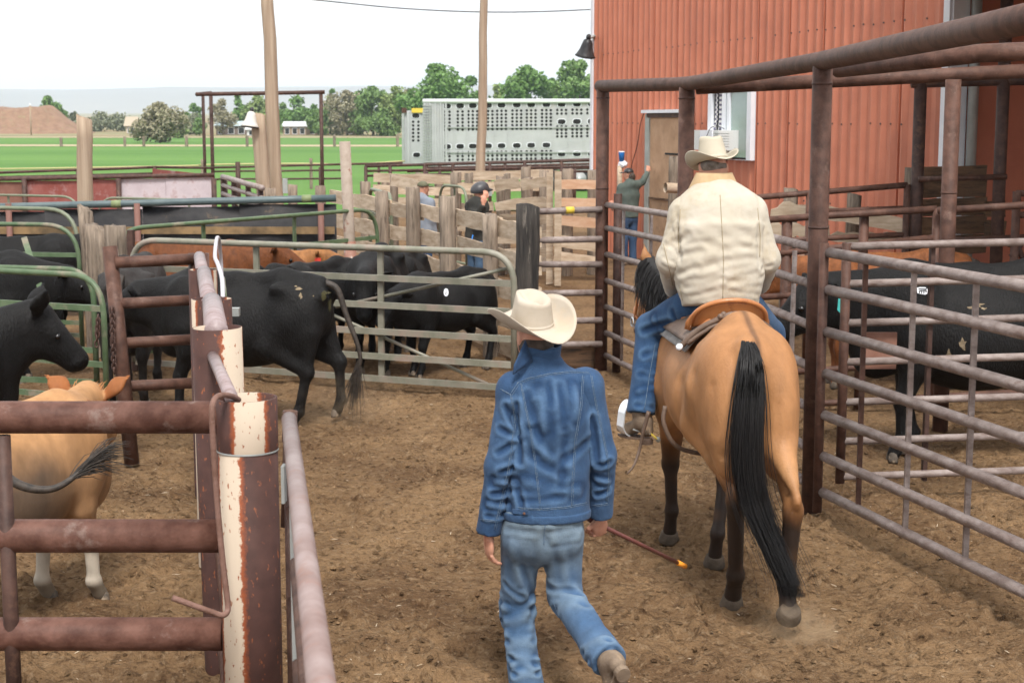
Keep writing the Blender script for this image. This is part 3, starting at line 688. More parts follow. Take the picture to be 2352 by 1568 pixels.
# ================================================================ red barn
BR, BL = V(5.63, 20.5, 0), V(1.73, 32.9, 0)
bdir = (BL - BR).normalized(); bn = V(-bdir.y, bdir.x, 0); bn = bn if bn.y < 0 else -bn      # along the wall to the left; outward normal
def BW(u, v, off=0.0):                        # point of the wall face seen at (u, v)
    r = ray(u, v); o = V(0, 0, CAM_H); q = BR + bn * off
    return o + r * ((q - o).dot(bn) / r.dot(bn))
BLEN = (BL - BR).length; BH = 7.0
barn = thing('barn', 'big red corrugated metal barn with white corner trim', 'barn', tuple((BR + BL) / 2))
rib, dep = .271, .052
def corr(x0, x1, z0, z1, org, along, nrm, phase=0.0):     # trapezoid corrugation
    xs, hs = [], []; k0 = int(math.floor(x0 / rib)) - 1; pts = []
    for k in range(k0, int(x1 / rib) + 2):
        for (fx, h) in ((0, 0), (.40, 0), (.70, 1), (.80, 1)): pts.append(((k + fx) * rib, h * dep))
    pts = [(max(x0, min(x1, p[0])), p[1]) for p in pts if x0 - rib * .2 <= p[0] <= x1 + rib * .2]
    vs, fs = [], []
    for (x, h) in pts:
        q = org + along * x + nrm * h; vs += [q + V(0, 0, z0), q + V(0, 0, z1)]
    for i in range(len(pts) - 1): fs.append((2 * i, 2 * i + 1, 2 * i + 3, 2 * i + 2))
    return vs, fs
pw = rib * 4; n = int(math.ceil(BLEN / pw))
for i in range(n): part(barn, 'wall_panel', corr(i * pw, min(BLEN, (i + 1) * pw + .01), 0.02, BH, BR + bn * (.002 * (i % 2)), bdir, bn), MT['barn'], False)
nrm2 = -bdir * -1
part(barn, 'end_wall', box(BL + V(.954 * 4, .3 * 4, BH / 2) * 1.0, 4.0, .05, BH / 2 - .01, -bn, bdir), MT['barn'], False)
# corner trims
part(barn, 'corner_trim', join(box(BR - bdir * .03 + bn * .05 + V(0, 0, BH / 2), .07, .03, BH / 2, bdir, bn), box(BR - bdir * .11 - bn * .08 + V(0, 0, BH / 2), .02, .12, BH / 2, bdir, bn)), MT['white'], False)
part(barn, 'corner_trim', box(BL + bdir * .045 + bn * .03 + V(0, 0, BH / 2), .06, .05, BH / 2, bdir, bn), MT['white'], False)
part(barn, 'downpipe', tube([BR - bdir * .2 - bn * .25 + V(0, 0, 0), BR - bdir * .2 - bn * .25 + V(0, 0, BH)], .07, 10), MT['galv'])
# open bay to the right: inner wall, shading ceiling, grey door
IB = BR - bn * 2.6
part(barn, 'bay_side_wall', box(BR - bn * 1.45 - bdir * .02 + V(0, 0, BH / 2), 1.3, .03, BH / 2, bn, bdir), MT['barn'], False)
for i in range(7): part(barn, 'wall_panel', corr(i * pw, (i + 1) * pw + .01, 0.02, 5.0, IB - bdir * .1 + bn * (.002 * (i % 2)), -bdir, bn), MT['barn'], False)
part(barn, 'bay_shade_ceiling', box(IB - bdir * 4.3 + bn * 2.7 + V(0, 0, 4.35), 4.15, 2.9, .06, bdir, bn), MT['plank_dark'], False)  # ceiling slab with an added unseen overhang past the wall, shading the bay
part(barn, 'roof', box(BR - bdir * 4.2 - bn * 3.0 + V(0, 0, BH - .9), 4.6, 3.4, .08, bdir, bn), MT['galv'], False)
def IW(u, v, off=0.0):
    r = ray(u, v); o = V(0, 0, CAM_H); q = IB + bn * off; return o + r * ((q - o).dot(bn) / r.dot(bn))
def quadbox(a, b, depth, fn, off):             # a flat box on a wall from sheet corner a to corner b
    p = [fn(a[0], a[1], off), fn(b[0], b[1], off)]; x0, x1 = p[0], p[1]
    c = (x0 + x1) / 2; dx = (x1 - x0).dot(bdir); dz = x1.z - x0.z
    return box(c, abs(dx) / 2, depth / 2, abs(dz) / 2, bdir, bn)
gd = part(barn, 'door', quadbox((2272, 256), (2460, 455), .06, IW, .07), M('grey_door', (.33, .33, .31), (.42, .41, .39), 3, .7, .1, 30, c3=(.25, .2, .16), s3=3), False)
part(gd, 'frame', quadbox((2262, 252), (2278, 450), .09, IW, .09), MT['galv'], False)
part(gd, 'lintel', quadbox((2262, 247), (2460, 252), .16, IW, .09), MT['galv'], False)
for i in range(9): part(gd, 'slat', quadbox((2279, 268 + i * 21), (2460, 269.3 + i * 21), .02, IW, .115), MT['plank_dark'], False)
# screws in rows along the girts
sv = []
for zz in (1.45, 2.62, 4.0, 5.35):
    for k in range(int(BLEN / rib) - 1):
        if RN.random() < .75:
            c = BR + bdir * ((k + .71) * rib) + bn * (dep + .004) + V(0, 0, zz + RN.uniform(-.01, .01)); sv.append(box(c, .011, .006, .011, bdir, bn))
part(barn, 'screws', join(*sv), MT['dark'], False, kind='stuff')
# boarded door
dm = part(barn, 'door', quadbox((1492, 262), (1575, 640), .05, BW, .10), MT['ply'], False, label='worn plywood sheet door with a dark slot')
part(dm, 'ledge', quadbox((1481, 253), (1578, 259), .16, BW, .13), MT['white'], False)
part(dm, 'lintel', quadbox((1489, 260), (1575, 270), .07, BW, .12), MT['rust_dark'], False)
part(dm, 'jamb', quadbox((1486, 262), (1491, 640), .08, BW, .11), MT['galv'], False)
part(dm, 'slot', quadbox((1528, 351), (1562, 357), .02, BW, .13), MT['hole'], False)
part(dm, 'middle_board', quadbox((1492, 452), (1575, 466), .05, BW, .135), MT['plank_dark'], False)
# sliding window with curtain and air conditioner
wd = part(barn, 'window', quadbox((1634, 208), (1727, 367), .05, BW, .06), MT['hole'], False)
for (a, b) in (((1632, 205), (1638, 369)), ((1722, 205), (1728, 369)), ((1638.5, 205), (1721.5, 210)), ((1638.5, 364), (1721.5, 369)), ((1664, 211), (1669, 363)), ((1676, 211), (1679, 363))):
    part(wd, 'frame', quadbox(a, b, .09, BW, .09), MT['white'], False)
part(wd, 'pane', quadbox((1679.5, 211), (1721.5, 363), .012, BW, .098), MT['glass'], False)
part(wd, 'pane', quadbox((1669.5, 211), (1675.5, 363), .012, BW, .098), MT['glass'], False)
chk = M('check_cloth', (.75, .74, .72), None, 3, .9, 0)
t = chk.node_tree; ck = t.nodes.new('ShaderNodeTexChecker'); ck.inputs['Scale'].default_value = 1; ck.inputs['Color1'].default_value = (.75, .74, .72, 1); ck.inputs['Color2'].default_value = (.16, .15, .22, 1)
tcc = t.nodes.new('ShaderNodeTexCoord'); sxy = t.nodes.new('ShaderNodeSeparateXYZ'); cxy = t.nodes.new('ShaderNodeCombineXYZ'); t.links.new(tcc.outputs['Generated'], sxy.inputs[0]); mu1 = t.nodes.new('ShaderNodeMath'); mu1.operation = 'MULTIPLY'; mu1.inputs[1].default_value = 4; mu2 = t.nodes.new('ShaderNodeMath'); mu2.operation = 'MULTIPLY'; mu2.inputs[1].default_value = 16; t.links.new(sxy.outputs['X'], mu1.inputs[0]); t.links.new(sxy.outputs['Z'], mu2.inputs[0]); t.links.new(mu1.outputs[0], cxy.inputs['X']); t.links.new(mu2.outputs[0], cxy.inputs['Y']); cxy.inputs['Z'].default_value = .5; t.links.new(cxy.outputs[0], ck.inputs['Vector']); t.links.new(ck.outputs[0], t.nodes['Principled BSDF'].inputs['Base Color'])
cv, cf = [], []
for i in range(9):
    for j in range(7):
        s = j / 6; u = 1645 + 17 * s - (4 - 6 * s) * (i / 8) * 1.0 + (-3 if i > 6 else 0) * (1 - s); cv.append(BW(u, 212 + 86 * i / 8, .09 + .018 * math.sin(j * 2.1)))
for i in range(8):
    for j in range(6): cf.append((i * 7 + j, i * 7 + j + 1, i * 7 + j + 8, i * 7 + j + 7))
part(wd, 'curtain', (cv, cf), chk)
ac = thing('air_conditioner', 'white window air conditioner sticking out of the barn window', 'air conditioner', tuple(BW(1640, 345, .2)))
acm = M('ac_plastic', (.62, .63, .62), None, 3, .5, 0)
part(ac, 'case', quadbox((1609, 299), (1676, 346), .42, BW, .26), acm, False)
for i in range(6): part(ac, 'louvre', quadbox((1640, 306 + i * 6), (1674, 308.5 + i * 6), .02, BW, .49), MT['galv'], False)
part(ac, 'front_frame', quadbox((1609, 299), (1636, 346), .02, BW, .485), MT['white'], False)
whole('cable', tube(spline([BW(1601, 342, .15), BW(1622, 315, .55), BW(1630, 297, .5), BW(1642, 290, .4), BW(1655, 292, .2), BW(1666, 298, .12)], 4), .006, 6), MT['dark'], 'black cord looping over the window air conditioner', 'cord')
whole('barn_wire', tube(spline([BW(1480, 258, .1), BW(1471, 285, .09), BW(1467, 315, .09), BW(1461, 345, .09), BW(1451, 380, .09), BW(1447, 420, .09)], 4), .009, 6), MT['rust_dark'], 'thin wire drooping down the barn wall left of the plywood door', 'wire')
# bell horns
def horn(label, c, mat, axis, s):
    t = thing('horn_speaker', label, 'speaker', tuple(c))
    part(t, 'bell', lathe(c, [(.30 * s, 0), (.255 * s, .06 * s), (.19 * s, .2 * s), (.15 * s, .36 * s), (.12 * s, .46 * s), (.06 * s, .5 * s)], 20, axis), mat)
    part(t, 'mouth', lathe(Vector(c) - Vector(axis).normalized() * .004, [(.285 * s, 0), (.05 * s, .05 * s)], 20, axis), MT['hole'])
    part(t, 'driver', lathe(Vector(c) + Vector(axis).normalized() * .49 * s, [(.055 * s, 0), (.07 * s, .05 * s), (.06 * s, .12 * s), (.02 * s, .15 * s)], 14, axis), MT['dark'])
    return t
hc = P(1344, 130, 32.4)
h = horn('dark bell shaped horn mounted on the left barn corner', hc, MT['dark'], (.16, -.25, 1), .72)
part(h, 'bracket', tube([hc + V(.08, .0, .36), hc + V(.2, .2, .42), BL + V(-.05, .1, hc.z + .36)], .025, 8), MT['galv'])

# wooden bits by the barn door
q = P(1552, 359, 27.6); whole('timber_post', timber((q.x, 27.6, 0), q, .125, 71, 9, .05), MT['post'], 'stout weathered post in front of the plywood door', 'post')
whole('log_rail', timber(P(1528, 431, 26.6), P(1640, 436, 26.9), .085, 72, 10, .06), MT['wood'], 'pale log end jutting beside the rider\'s left shoulder', 'log')
q = P(1424, 381, 30.2); cp = whole('cup_post', timber((q.x, 30.2, 0), q, .05, 73, 8, .05), MT['wood'], 'thin post carrying the blue cup beside the barn', 'post')
t = thing('paper_cup', 'blue paper cup standing on a white wrapper on a post', 'cup', tuple(q + V(.03, 0, .09)))
part(t, 'cup', lathe(q + V(.03, 0, .085), [(.046, 0), (.058, .165), (.058, .17)], 16), MT['blue']); part(t, 'lid', lathe(q + V(.03, 0, .256), [(.06, 0), (.06, .012), (.05, .02)], 16), MT['white'])
bgv, bgf = ball(q + V(.05, 0, .03), .09, 12, 8, (1, .8, .7)); bgv = [p + V(RN.uniform(-1, 1), RN.uniform(-1, 1), RN.uniform(-1, 1)) * .018 for p in bgv]
whole('paper_wrapper', (bgv, bgf), MT['white'], 'crumpled white wrapper under the blue cup', 'wrapper', smooth=False)
# ================================================================ poles, trailers, far fences
def ground_under(p): return V(p.x, p.y, 0)
def leaning(a, b):                      # extend the line a (top) - b down to the ground
    d = (b - a); k = -a.z / d.z; return a + d * k
# tall poles
for (lab, tp, bt, r0, r1, sd) in (
    ('tallest thick pale wooden pole, rising out of the picture', P(613, -60, 30), P(633, 445, 30), .115, .145, 1),
    ('slim pale pole standing in front of the stock trailer', P(1112, -60, 36), P(1105, 400, 36), .085, .12, 2)):
    b = leaning(tp, bt); pts = [b.lerp(tp, i / 9) for i in range(10)]; rr = random.Random(sd)
    pts = [p + V(rr.uniform(-1, 1), 0, 0) * .02 for p in pts]
    t = thing('pole', lab, 'pole', tuple(b)); part(t, 'pole', tube(pts, r1, 14, True, r0), MT['pole'])
    if sd == 1: part(t, 'number_plate', box(P(655, 427, 29.7), .045, .02, .14), MT['galv'], False)
a = P(592, 262, 29.6); b = leaning(a, P(606, 445, 29.6))
whole('pole_stub', timber(b, a, .135, 5, 11, .08, 8, .03), MT['pole'], 'shorter split pole leaning against the tallest pole', 'pole')
hc = P(574, 292, 29.4); horn('pale bell shaped horn on the split pole stub', hc, M('pale_horn', (.55, .52, .48), (.62, .6, .56), 4, .6, .1, 40), (.12, .1, 1), .58)
a = P(194, 270, 24); whole('stump_pole', timber(leaning(a, P(196, 455, 24)), a, .115, 6, 11, .13, 9, .04), MT['pole'], 'pale splintered pole stub at the left, above the black belt wall', 'pole')
# power line
whole('power_line', tube(spline([P(560, -14, 44), P(720, 0, 44), P(900, 18, 44), P(1060, 27, 44), P(1210, 28, 44), P(1366, 22, 44), P(1480, 14, 44)], 4), .016, 5), MT['dark'], 'thin power line sagging across the white sky', 'wire')
# pipe post with rusty foot
a = P(792, 325, 20.5); b = V(a.x + .08, 20.5, 0)
t = thing('pipe_post', 'pale flaking pipe post with a rusty foot beside the black belt wall', 'post', tuple(b))
m = b.lerp(a, .46); part(t, 'upper', hollow(m, a, .073), M('flaking_pipe', (.28, .22, .175), (.40, .335, .28), 6, .7, .3, 50, c3=(.20, .09, .06), s3=6, lo3=.54, hi3=.62)); part(t, 'lower', tube([b, m], .082, 14), M('rusty_foot', (.20, .085, .055), (.30, .16, .12), 5, .7, .3, 50, c3=(.42, .36, .32), s3=6, lo3=.58, hi3=.66))

# ---- stock trailers
TD = 60.0
tr = thing('stock_trailer', 'long silver stock trailer with punched vent holes', 'trailer', tuple(P(1170, 440, TD)))
a, b = P(972, 233, TD), P(1480, 222, TD); zb = .95; zt = a.z
part(tr, 'side_wall', box(((a.x + b.x) / 2, TD + 1.2, (zt + zb) / 2), (b.x - a.x) / 2, 1.2, (zt - zb) / 2), MT['alu'], False)
part(tr, 'top_rail', tube([V(a.x - .02, TD - .03, zt), V(b.x, TD - .03, zt)], .075, 10), M('white_rail', (.72, .73, .74), None, 3, .5, 0))
part(tr, 'roof', box(((a.x + b.x) / 2, TD + 1.2, zt + .05), (b.x - a.x) / 2, 1.2, .04), MT['white'], False)
for i in range(9): part(tr, 'corner_rib', box((a.x + .06 + .1 * i, TD - .03, (zt + zb) / 2), .035 if i > 4 else .042, .03 if i % 2 else .05, (zt - zb) / 2 - .06), MT['alu'], False)
for i in range(22): part(tr, 'end_step', box((a.x + .16, TD - .1, zb + .1 + i * (zt - zb - .25) / 21), .17, .02, .03), MT['galv'], False)
part(tr, 'skirt_rail', box(((a.x + b.x) / 2, TD - .03, zb - .07), (b.x - a.x) / 2, .05, .05), MT['galv'], False)
for k in range(3):
    x = b.x - 1.2 - k * 1.25
    w = part(tr, 'wheel', lathe((x, TD + .0, .5), [(.3, -.02), (.5, 0), (.52, .06), (.52, .24), (.48, .28)], 24, (0, 1, 0)), MT['dark']); part(w, 'rim', lathe((x, TD - .03, .5), [(.28, 0), (.2, .04), (.1, .05)], 16, (0, 1, 0)), MT['alu'])
SX = [1027, 1057, 1086, 1121, 1152, 1187, 1220, 1255, 1290, 1325, 1359, 1394, 1428]
def slot(par, u, v, w=.15, h=.095, y=TD):
    c = P(u, v, y); pr = []
    for j in range(16):
        t = 2 * math.pi * j / 16; pr.append((math.copysign(abs(math.cos(t)) ** .6, math.cos(t)) * w, math.copysign(abs(math.sin(t)) ** .8, math.sin(t)) * h))
    def ring(s, yy): return [V(c.x + p * s, yy, c.z + q * s) for p, q in pr]
    vs = ring(1.18, y - .012) + ring(1.0, y - .03) + ring(.97, y + .02); n = 16
    fs = [(i * n + j, i * n + (j + 1) % n, (i + 1) * n + (j + 1) % n, (i + 1) * n + j) for i in range(2) for j in range(n)]
    o = part(par, 'vent_slot', (vs, fs), MT['white'])
    part(o, 'opening', (ring(1.0, y - .014), [tuple(range(n))]), MT['hole'], False)
holes = []
def dot(u, v, y=TD, r=.052):
    c = P(u, v, y); holes.append(([V(c.x + r * math.cos(t * math.pi / 4), y - .006, c.z + r * math.sin(t * math.pi / 4)) for t in range(8)], [tuple(range(8))]))
for i, u in enumerate(SX):
    dv = -5 * i / 10.0
    slot(tr, u, 244 + dv); cols = (-5.5, 5.5) if i < 2 else (-10, 0, 10)
    for cx in cols:
        for r in range(6 if i < 8 else 2): dot(u + cx, 257 + dv + r * 8.3)
        if i >= 8:
            for r in range(4): dot(u + cx, 295 + dv + r * 7.6)
        else:
            for r in range(4): dot(u + cx, 351 + dv + r * 8.3)
    if i >= 8: slot(tr, u, 284 + dv); slot(tr, u, 358 + dv)
    else: slot(tr, u, 337 + dv)
    x = P(u + 16, 300, TD).x; part(tr, 'rib', box((x, TD - .015, (zt + zb) / 2), .018, .02, (zt - zb) / 2 - .05), MT['alu'], False)
for vv in (293, 350):
    z = P(1170, vv, TD).z; part(tr, 'seam_rail', box(((a.x + b.x) / 2 + .4, TD - .03, z), (b.x - a.x) / 2 - .5, .02, .022), MT['galv'], False)
part(tr, 'vent_holes', join(*holes), MT['hole'], False, kind='stuff')
t2 = thing('stock_trailer', 'shorter stock trailer end with a yellow top edge, left of the long trailer', 'trailer', tuple(P(945, 440, 64)))
a, b = P(923, 254, 64), P(985, 252, 64)
part(t2, 'side_wall', box(((a.x + b.x) / 2, 65.2, (a.z + .9) / 2), (b.x - a.x) / 2, 1.2, (a.z - .9) / 2), MT['alu'], False)
part(t2, 'top_edge', box(((a.x + b.x) / 2 + .15, 63.97, a.z + .0), (b.x - a.x) / 2 - .25, .05, .09), MT['yellow'], False)
part(t2, 'corner_cap', box((a.x + .1, 63.95, a.z), .1, .06, .1), MT['rust'], False)
for uu in (926, 938, 974): part(t2, 'corner_rib', box((P(uu, 300, 64).x, 63.96, (a.z + .9) / 2), .05, .05, (a.z - .9) / 2 - .05), MT['galv'] if uu == 926 else MT['alu'], False)
holes = []
for cx in (-6, 6):
    for r in range(6): dot(955 + cx, 280 + r * 8.6, 64, .055)
slot(t2, 955, 266, y=64); slot(t2, 957, 356, y=64); part(t2, 'vent_holes', join(*holes), MT['hole'], False, kind='stuff')

# ---- generic pipe fences / gates
def rails(label, cat, name, lines, posts=(), mat='rust_dark', pmat=None, group=None, n=10):
    """lines: (u0,v0,d0,u1,v1,d1,r); posts: (u,vtop,d,r) standing on the ground"""
    p0 = P(lines[0][0], lines[0][1], lines[0][2]) if lines else P(*posts[0][:3]); t = thing(name, label, cat, (p0.x, p0.y, 0), group)
    for q in lines: part(t, 'rail', pipe(P(q[0], q[1], q[2]), P(q[3], q[4], q[5]), q[6], n), MT[mat] if isinstance(mat, str) else mat)
    for q in posts:
        a = P(q[0], q[1], q[2]); b = ground_under(a); z = P(q[0], q[4], q[2]).z if len(q) > 4 else 0
        part(t, 'post', tube([V(a.x, a.y, z), a], q[3], n), MT[pmat or mat])
    return t
rails('dark pipe fence in front of the long trailer, nearest of its rows', 'fence', 'pipe_fence', [(838, 382, 40, 1380, 368, 40, .036), (838, 393, 40, 1380, 382, 40, .03), (838, 404, 40, 1380, 393, 40, .03)], [(u, 382 - (u - 838) * .026, 40, .045) for u in (840, 896, 975, 1040, 1125, 1205, 1290, 1360)], n=8)
rails('dark pipe fence close along the foot of the long trailer', 'fence', 'pipe_fence', [(975, 377, 47, 1380, 366, 47, .04), (975, 386, 47, 1380, 376, 47, .035), (935, 394, 47, 1380, 386, 47, .035)], [(u, 377, 47, .05) for u in (980, 1010, 1100, 1160, 1240, 1320)], n=8)
rails('thin dark rail fence along the near edge of the field', 'fence', 'pipe_fence', [(490, 385, 44, 925, 374, 44, .03), (490, 394, 44, 800, 391, 44, .025), (490, 412, 44, 800, 410, 44, .025)], [(546, 372, 44, .07), (606, 384, 44, .04), (735, 384, 44, .04), (870, 378, 44, .04)], n=8)
rails('dark low rail fence at the far left along the field', 'fence', 'pipe_fence', [(-40, 398, 38, 358, 384, 38, .032), (358, 384, 38, 490, 386, 38, .03), (-40, 408, 38, 358, 398, 38, .025)], [(178, 388, 38, .04), (356, 383, 38, .045)], n=8)
pf = rails('tall rusty pipe portal framing the view to the field', 'portal', 'pipe_portal', [(450, 217, 41.5, 746, 212, 42, .055)], [(484, 215, 42, .05), (466, 216, 43.5, .045), (737, 213, 42, .05)])
part(pf, 'hook', pipe(P(452, 217, 43.5), P(484, 214, 42), .05), MT['rust_dark'])
# sheet-metal fence
red_sheet = M('rusty_red_sheet', (.20, .045, .035), (.28, .10, .085), 2.5, .7, .1, 30, c3=(.36, .25, .25), s3=2, lo3=.54, hi3=.68)
white_sheet = M('flaking_white_sheet', (.45, .38, .41), (.55, .49, .52), 2.5, .7, .1, 30, c3=(.28, .13, .11), s3=2.5, lo3=.54, hi3=.7)
brown_sheet = M('rusty_brown_sheet', (.17, .075, .055), (.25, .12, .09), 2.5, .8, .1, 30)
sf = thing('sheet_fence', 'fence of rusty red and white steel sheets under a dark rail', 'fence', tuple(ground_under(P(240, 420, 33))))
for (u0, u1, mt) in ((-60, 52, brown_sheet), (58, 184, red_sheet), (185, 268, red_sheet), (276, 380, white_sheet), (381, 489, white_sheet)):
    a, b = P(u0, 413 - u0 * .0225, 33), P(u1, 413 - u1 * .0225, 33); part(sf, 'panel', box(((a.x + b.x) / 2, 33 + RN.uniform(-.01, .01), a.z / 2 + .0), (b.x - a.x) / 2, .012, a.z / 2 - .03), mt, False)
part(sf, 'top_rail', pipe(P(-60, 413, 32.95), P(492, 402, 32.95), .045), MT['rust_dark'])
for u in (55, 272, 491): a = P(u, 410, 32.9); part(sf, 'post', tube([ground_under(a), a], .055, 10), MT['rust_dark'])
a, b = P(350, 388, 36), P(490, 402, 34)
part(sf, 'end_panel', ([V(a.x, a.y, 0), V(b.x, b.y, 0), b, a, V(a.x, a.y + .03, 0), V(b.x, b.y + .03, 0), b + V(0, .03, 0), a + V(0, .03, 0)], [(0, 1, 2, 3), (7, 6, 5, 4), (3, 2, 6, 7), (0, 4, 5, 1), (1, 5, 6, 2), (0, 3, 7, 4)]), red_sheet, False)
rails('short rusty pipe fence receding beside the sheet fence', 'fence', 'pipe_fence', [(511, 406, 31, 602, 432, 26, .05), (511, 425, 31, 602, 455, 26, .04), (511, 444, 31, 602, 478, 26, .04)], [(514, 404, 31, .07), (538, 412, 29.5, .06), (570, 421, 27.6, .05), (598, 428, 26.2, .05)], mat='rail', pmat='rust_dark')
# black belt wall
bw = thing('belt_wall', 'long black rubber belt wall under a blue grey pipe', 'wall', tuple(ground_under(P(400, 460, 21))))
A, B = P(-120, 478, 21.5), P(772, 455, 21.5)
for i in range(4):
    s, e = A.lerp(B, i / 4), A.lerp(B, (i + 1) / 4)
    for (z0, z1) in ((.06, .52), (.535, 1.0), (1.015, s.z - .05)):
        vs, fs = [], []
        for k in range(9):
            p = s.lerp(e, k / 8); w = .03 * math.sin(k * .9 + i * 2 + z0 * 3)
            vs += [V(p.x, p.y + w, z0), V(p.x, p.y + w + .012 * math.sin(k), z1), V(p.x, p.y + w + .014, z0), V(p.x, p.y + w + .014 + .012 * math.sin(k), z1)]
        for k in range(8): fs += [(4 * k, 4 * k + 4, 4 * k + 5, 4 * k + 1), (4 * k + 2, 4 * k + 3, 4 * k + 7, 4 * k + 6), (4 * k + 1, 4 * k + 5, 4 * k + 7, 4 * k + 3)]
        part(bw, 'belt_strip', (vs, fs), MT['black'])
for (z0, z1) in ((1.13, 1.23), (.50, .60)):
    part(bw, 'mud_band', box(((A.x + B.x) / 2, 21.5 - .055, (z0 + z1) / 2), (B.x - A.x) / 2 - .02, .006, (z1 - z0) / 2), M('dried_mud', (.26, .17, .085), (.10, .07, .04), 2.2, .95, .2, 40, lo=.4, hi=.6), False)
part(bw, 'top_pipe', pipe(A + V(0, -.02, 0), B + V(0, -.02, 0), .05, 14), MT['teal'])
for u in (315, 737, 20): a = P(u, 462, 21.4); part(bw, 'post', tube([V(a.x, 21.38, 0), V(a.x, 21.38, a.z - .03)], .042, 10), M('belt_post_rust', (.14, .065, .05), (.2, .1, .08), 4, .7, .1))
for (u, v) in ((268, 470), (705, 458)): part(bw, 'tape', tube([P(u - 11, v - 1.2, 21.48), P(u + 11, v - 2, 21.48)], .054, 12), M('pale_tape', (.20, .24, .12), None, 3, .6, 0))
# low green gates in front of the sheet fence
def gate(label, A, B, zs, r=.024, mat='green', corner=.28, stiles=(.5,), braces=(), bot=None, name='gate', railmat=None, flat=True, group=None, lift=0.):
    A, B = Vector(A), Vector(B); A.z = B.z = 0; up = V(0, 0, 1); zt, zb = zs[0], zs[-1]; t = thing(name, label, 'gate', tuple(A), group); d = (B - A).normalized(); side = d.cross(up)
    def L(s, z): return A.lerp(B, s) + V(0, 0, z + lift * s)
    fr = rounded([L(0, zb), L(0, zt), L(1, zt), L(1, zb)], corner, 7)
    part(t, 'frame', tube(fr, r, 12), MT[mat])
    for z in zs[1:]:
        if flat: part(t, 'rail', bar(L(0, z) + d * r * .6, L(1, z) - d * r * .6, r * 1.9, r * 1.1, side), MT[railmat or mat], False)
        else: part(t, 'rail', pipe(L(0, z), L(1, z), r * .9, 10), MT[railmat or mat])
    for s in stiles: part(t, 'stile', bar(L(s, zb - .02) - side * r * 1.3, L(s, zt) - side * r * 1.3, r * 1.9, r * .9, side), MT[railmat or mat], False)
    for (s0, z0, s1, z1) in braces: part(t, 'brace', pipe(L(s0, z0) - side * r * 2.1, L(s1, z1) - side * r * 2.1, r * .55, 8), MT[railmat or mat])
    return t
gate('thin pipe gate with a rounded end before the white sheets', P(225, 450, 29), P(565, 468, 27.5), (1.27, .9, .5, .15), .022, 'drabgreen', .4, (.24, .62), flat=False)
gate('thin pipe gate with a rounded end at the far left', P(-90, 440, 29), P(182, 455, 28), (1.33, .95, .5, .15), .022, 'drabgreen', .4, (.4,), flat=False)
# ---- green gates left
gate('upper green gate at the left edge, farthest of the nest', P(-200, 480, 19.5), P(176, 480, 18.6), (1.62, 1.2, .78, .42, .12), .025, 'drabgreen', .42, (.25,))
gate('green gate at the left edge just below the farthest one', P(-220, 500, 17.6), P(178, 500, 17.2), (1.53, 1.2, .8, .45, .12), .025, 'green', .4, (.3,))
g = gate('green gate with a chain hanging at its rounded end, lower left', P(-240, 600, 14.2), P(234, 600, 13.2), (1.36, 1.08, .60, .30, .1), .026, 'green', .34, (.2,))
gate('plain green gate just behind the chained green gate', P(-240, 620, 14.9), P(213, 620, 14.4), (1.30, .95, .55, .25), .027, 'green', .3, (.35,))
a, b = P(55, 545, 16.4), P(92, 660, 15.8); whole('green_strut', bar(a, b, .06, .03, (.3, -1, 0)), MT['green'], 'slanting green strut between the nested gates', 'strut', smooth=False)
# green gate across, behind the herd
gate('long green gate slanting behind the herd in front of the belt wall', P(262, 525, 16.9), P(866, 468, 21.0), (1.50, 1.12, .74, .40, .12), .026, 'green', .42, (.30, .645), flat=True)
gate('small bright green gate standing end on beside the wooden posts', P(899, 500, 22.5), P(850, 480, 24.5), (1.62, 1.25, .9, .5, .15), .028, 'drabgreen', .25, (.5,))
# drab cattle gate in the middle
gA, gB = P(300, 550, 16.6), P(1181, 600, 14.9)
gate('wide drab pipe gate with long diagonal rods across the middle', gA, gB, (1.415, 1.12, .85, .585, .335, .11), .032, 'drab', .33, (.345, .67), ((.55, .80, .99, 1.27), (.36, 1.0, .93, .12)), railmat='drab')
# low rails between the two wooden fences
gate('pale curved pipe gate behind the person in the grey hooded top', P(1010, 440, 26), P(1072, 440, 25), (1.62, 1.2, .8, .4), .022, 'drabgreen', .3, (.5,), flat=False)

# ================================================================ wooden fences
WF = thing('board_fence', 'near wooden fence of grey posts and pale rough boards', 'fence', tuple(ground_under(P(1030, 500, 19))))
WP = [(877, 440, 22.0, .092), (948, 432, 20.8, .098), (1028, 451, 19.3, .10), (1125, 493, 17.7, .088)]
for i, (u, v, d, r) in enumerate(WP):
    a = P(u, v, d); part(WF, 'post', timber(ground_under(a), a, r, 40 + i, 11, .08), MT['post'])
pp = [P(u, v, d) for (u, v, d, r) in WP] + [P(1213, 470, 16.45)]
ppx = [V(p.x, p.y, 0) for p in pp]; lf = ppx[0] + (ppx[0] - ppx[1]) * 2.2
segs = [(lf, ppx[0])] + [(ppx[i], ppx[i + 1]) for i in range(4)]
for i, (a, b) in enumerate(segs):
    side = (b - a).cross(V(0, 0, 1)).normalized(); side = side if side.y < 0 else -side
    for j, z in enumerate((1.47, 1.14, .80, .46, .15)):
        w = RN.uniform(.16, .215); dz = RN.uniform(-.03, .03); off = -side * (.115 + .004 * (i % 2))
        part(WF, 'board', board(a + V(0, 0, z + dz) + off - (b - a).normalized() * .06, b + V(0, 0, z + RN.uniform(-.04, .03)) + off + (b - a).normalized() * .06, w, .035, side, 100 + i * 7 + j, .014), MT['wood'], False)
a = P(1214, 472, 16.3); whole('black_post', timber(ground_under(a) + V(-.02, 0, 0), a, .128, 50, 13, .09, 8, .012), MT['post_dark'], 'thick charred black post behind the walking man\'s hat', 'post')
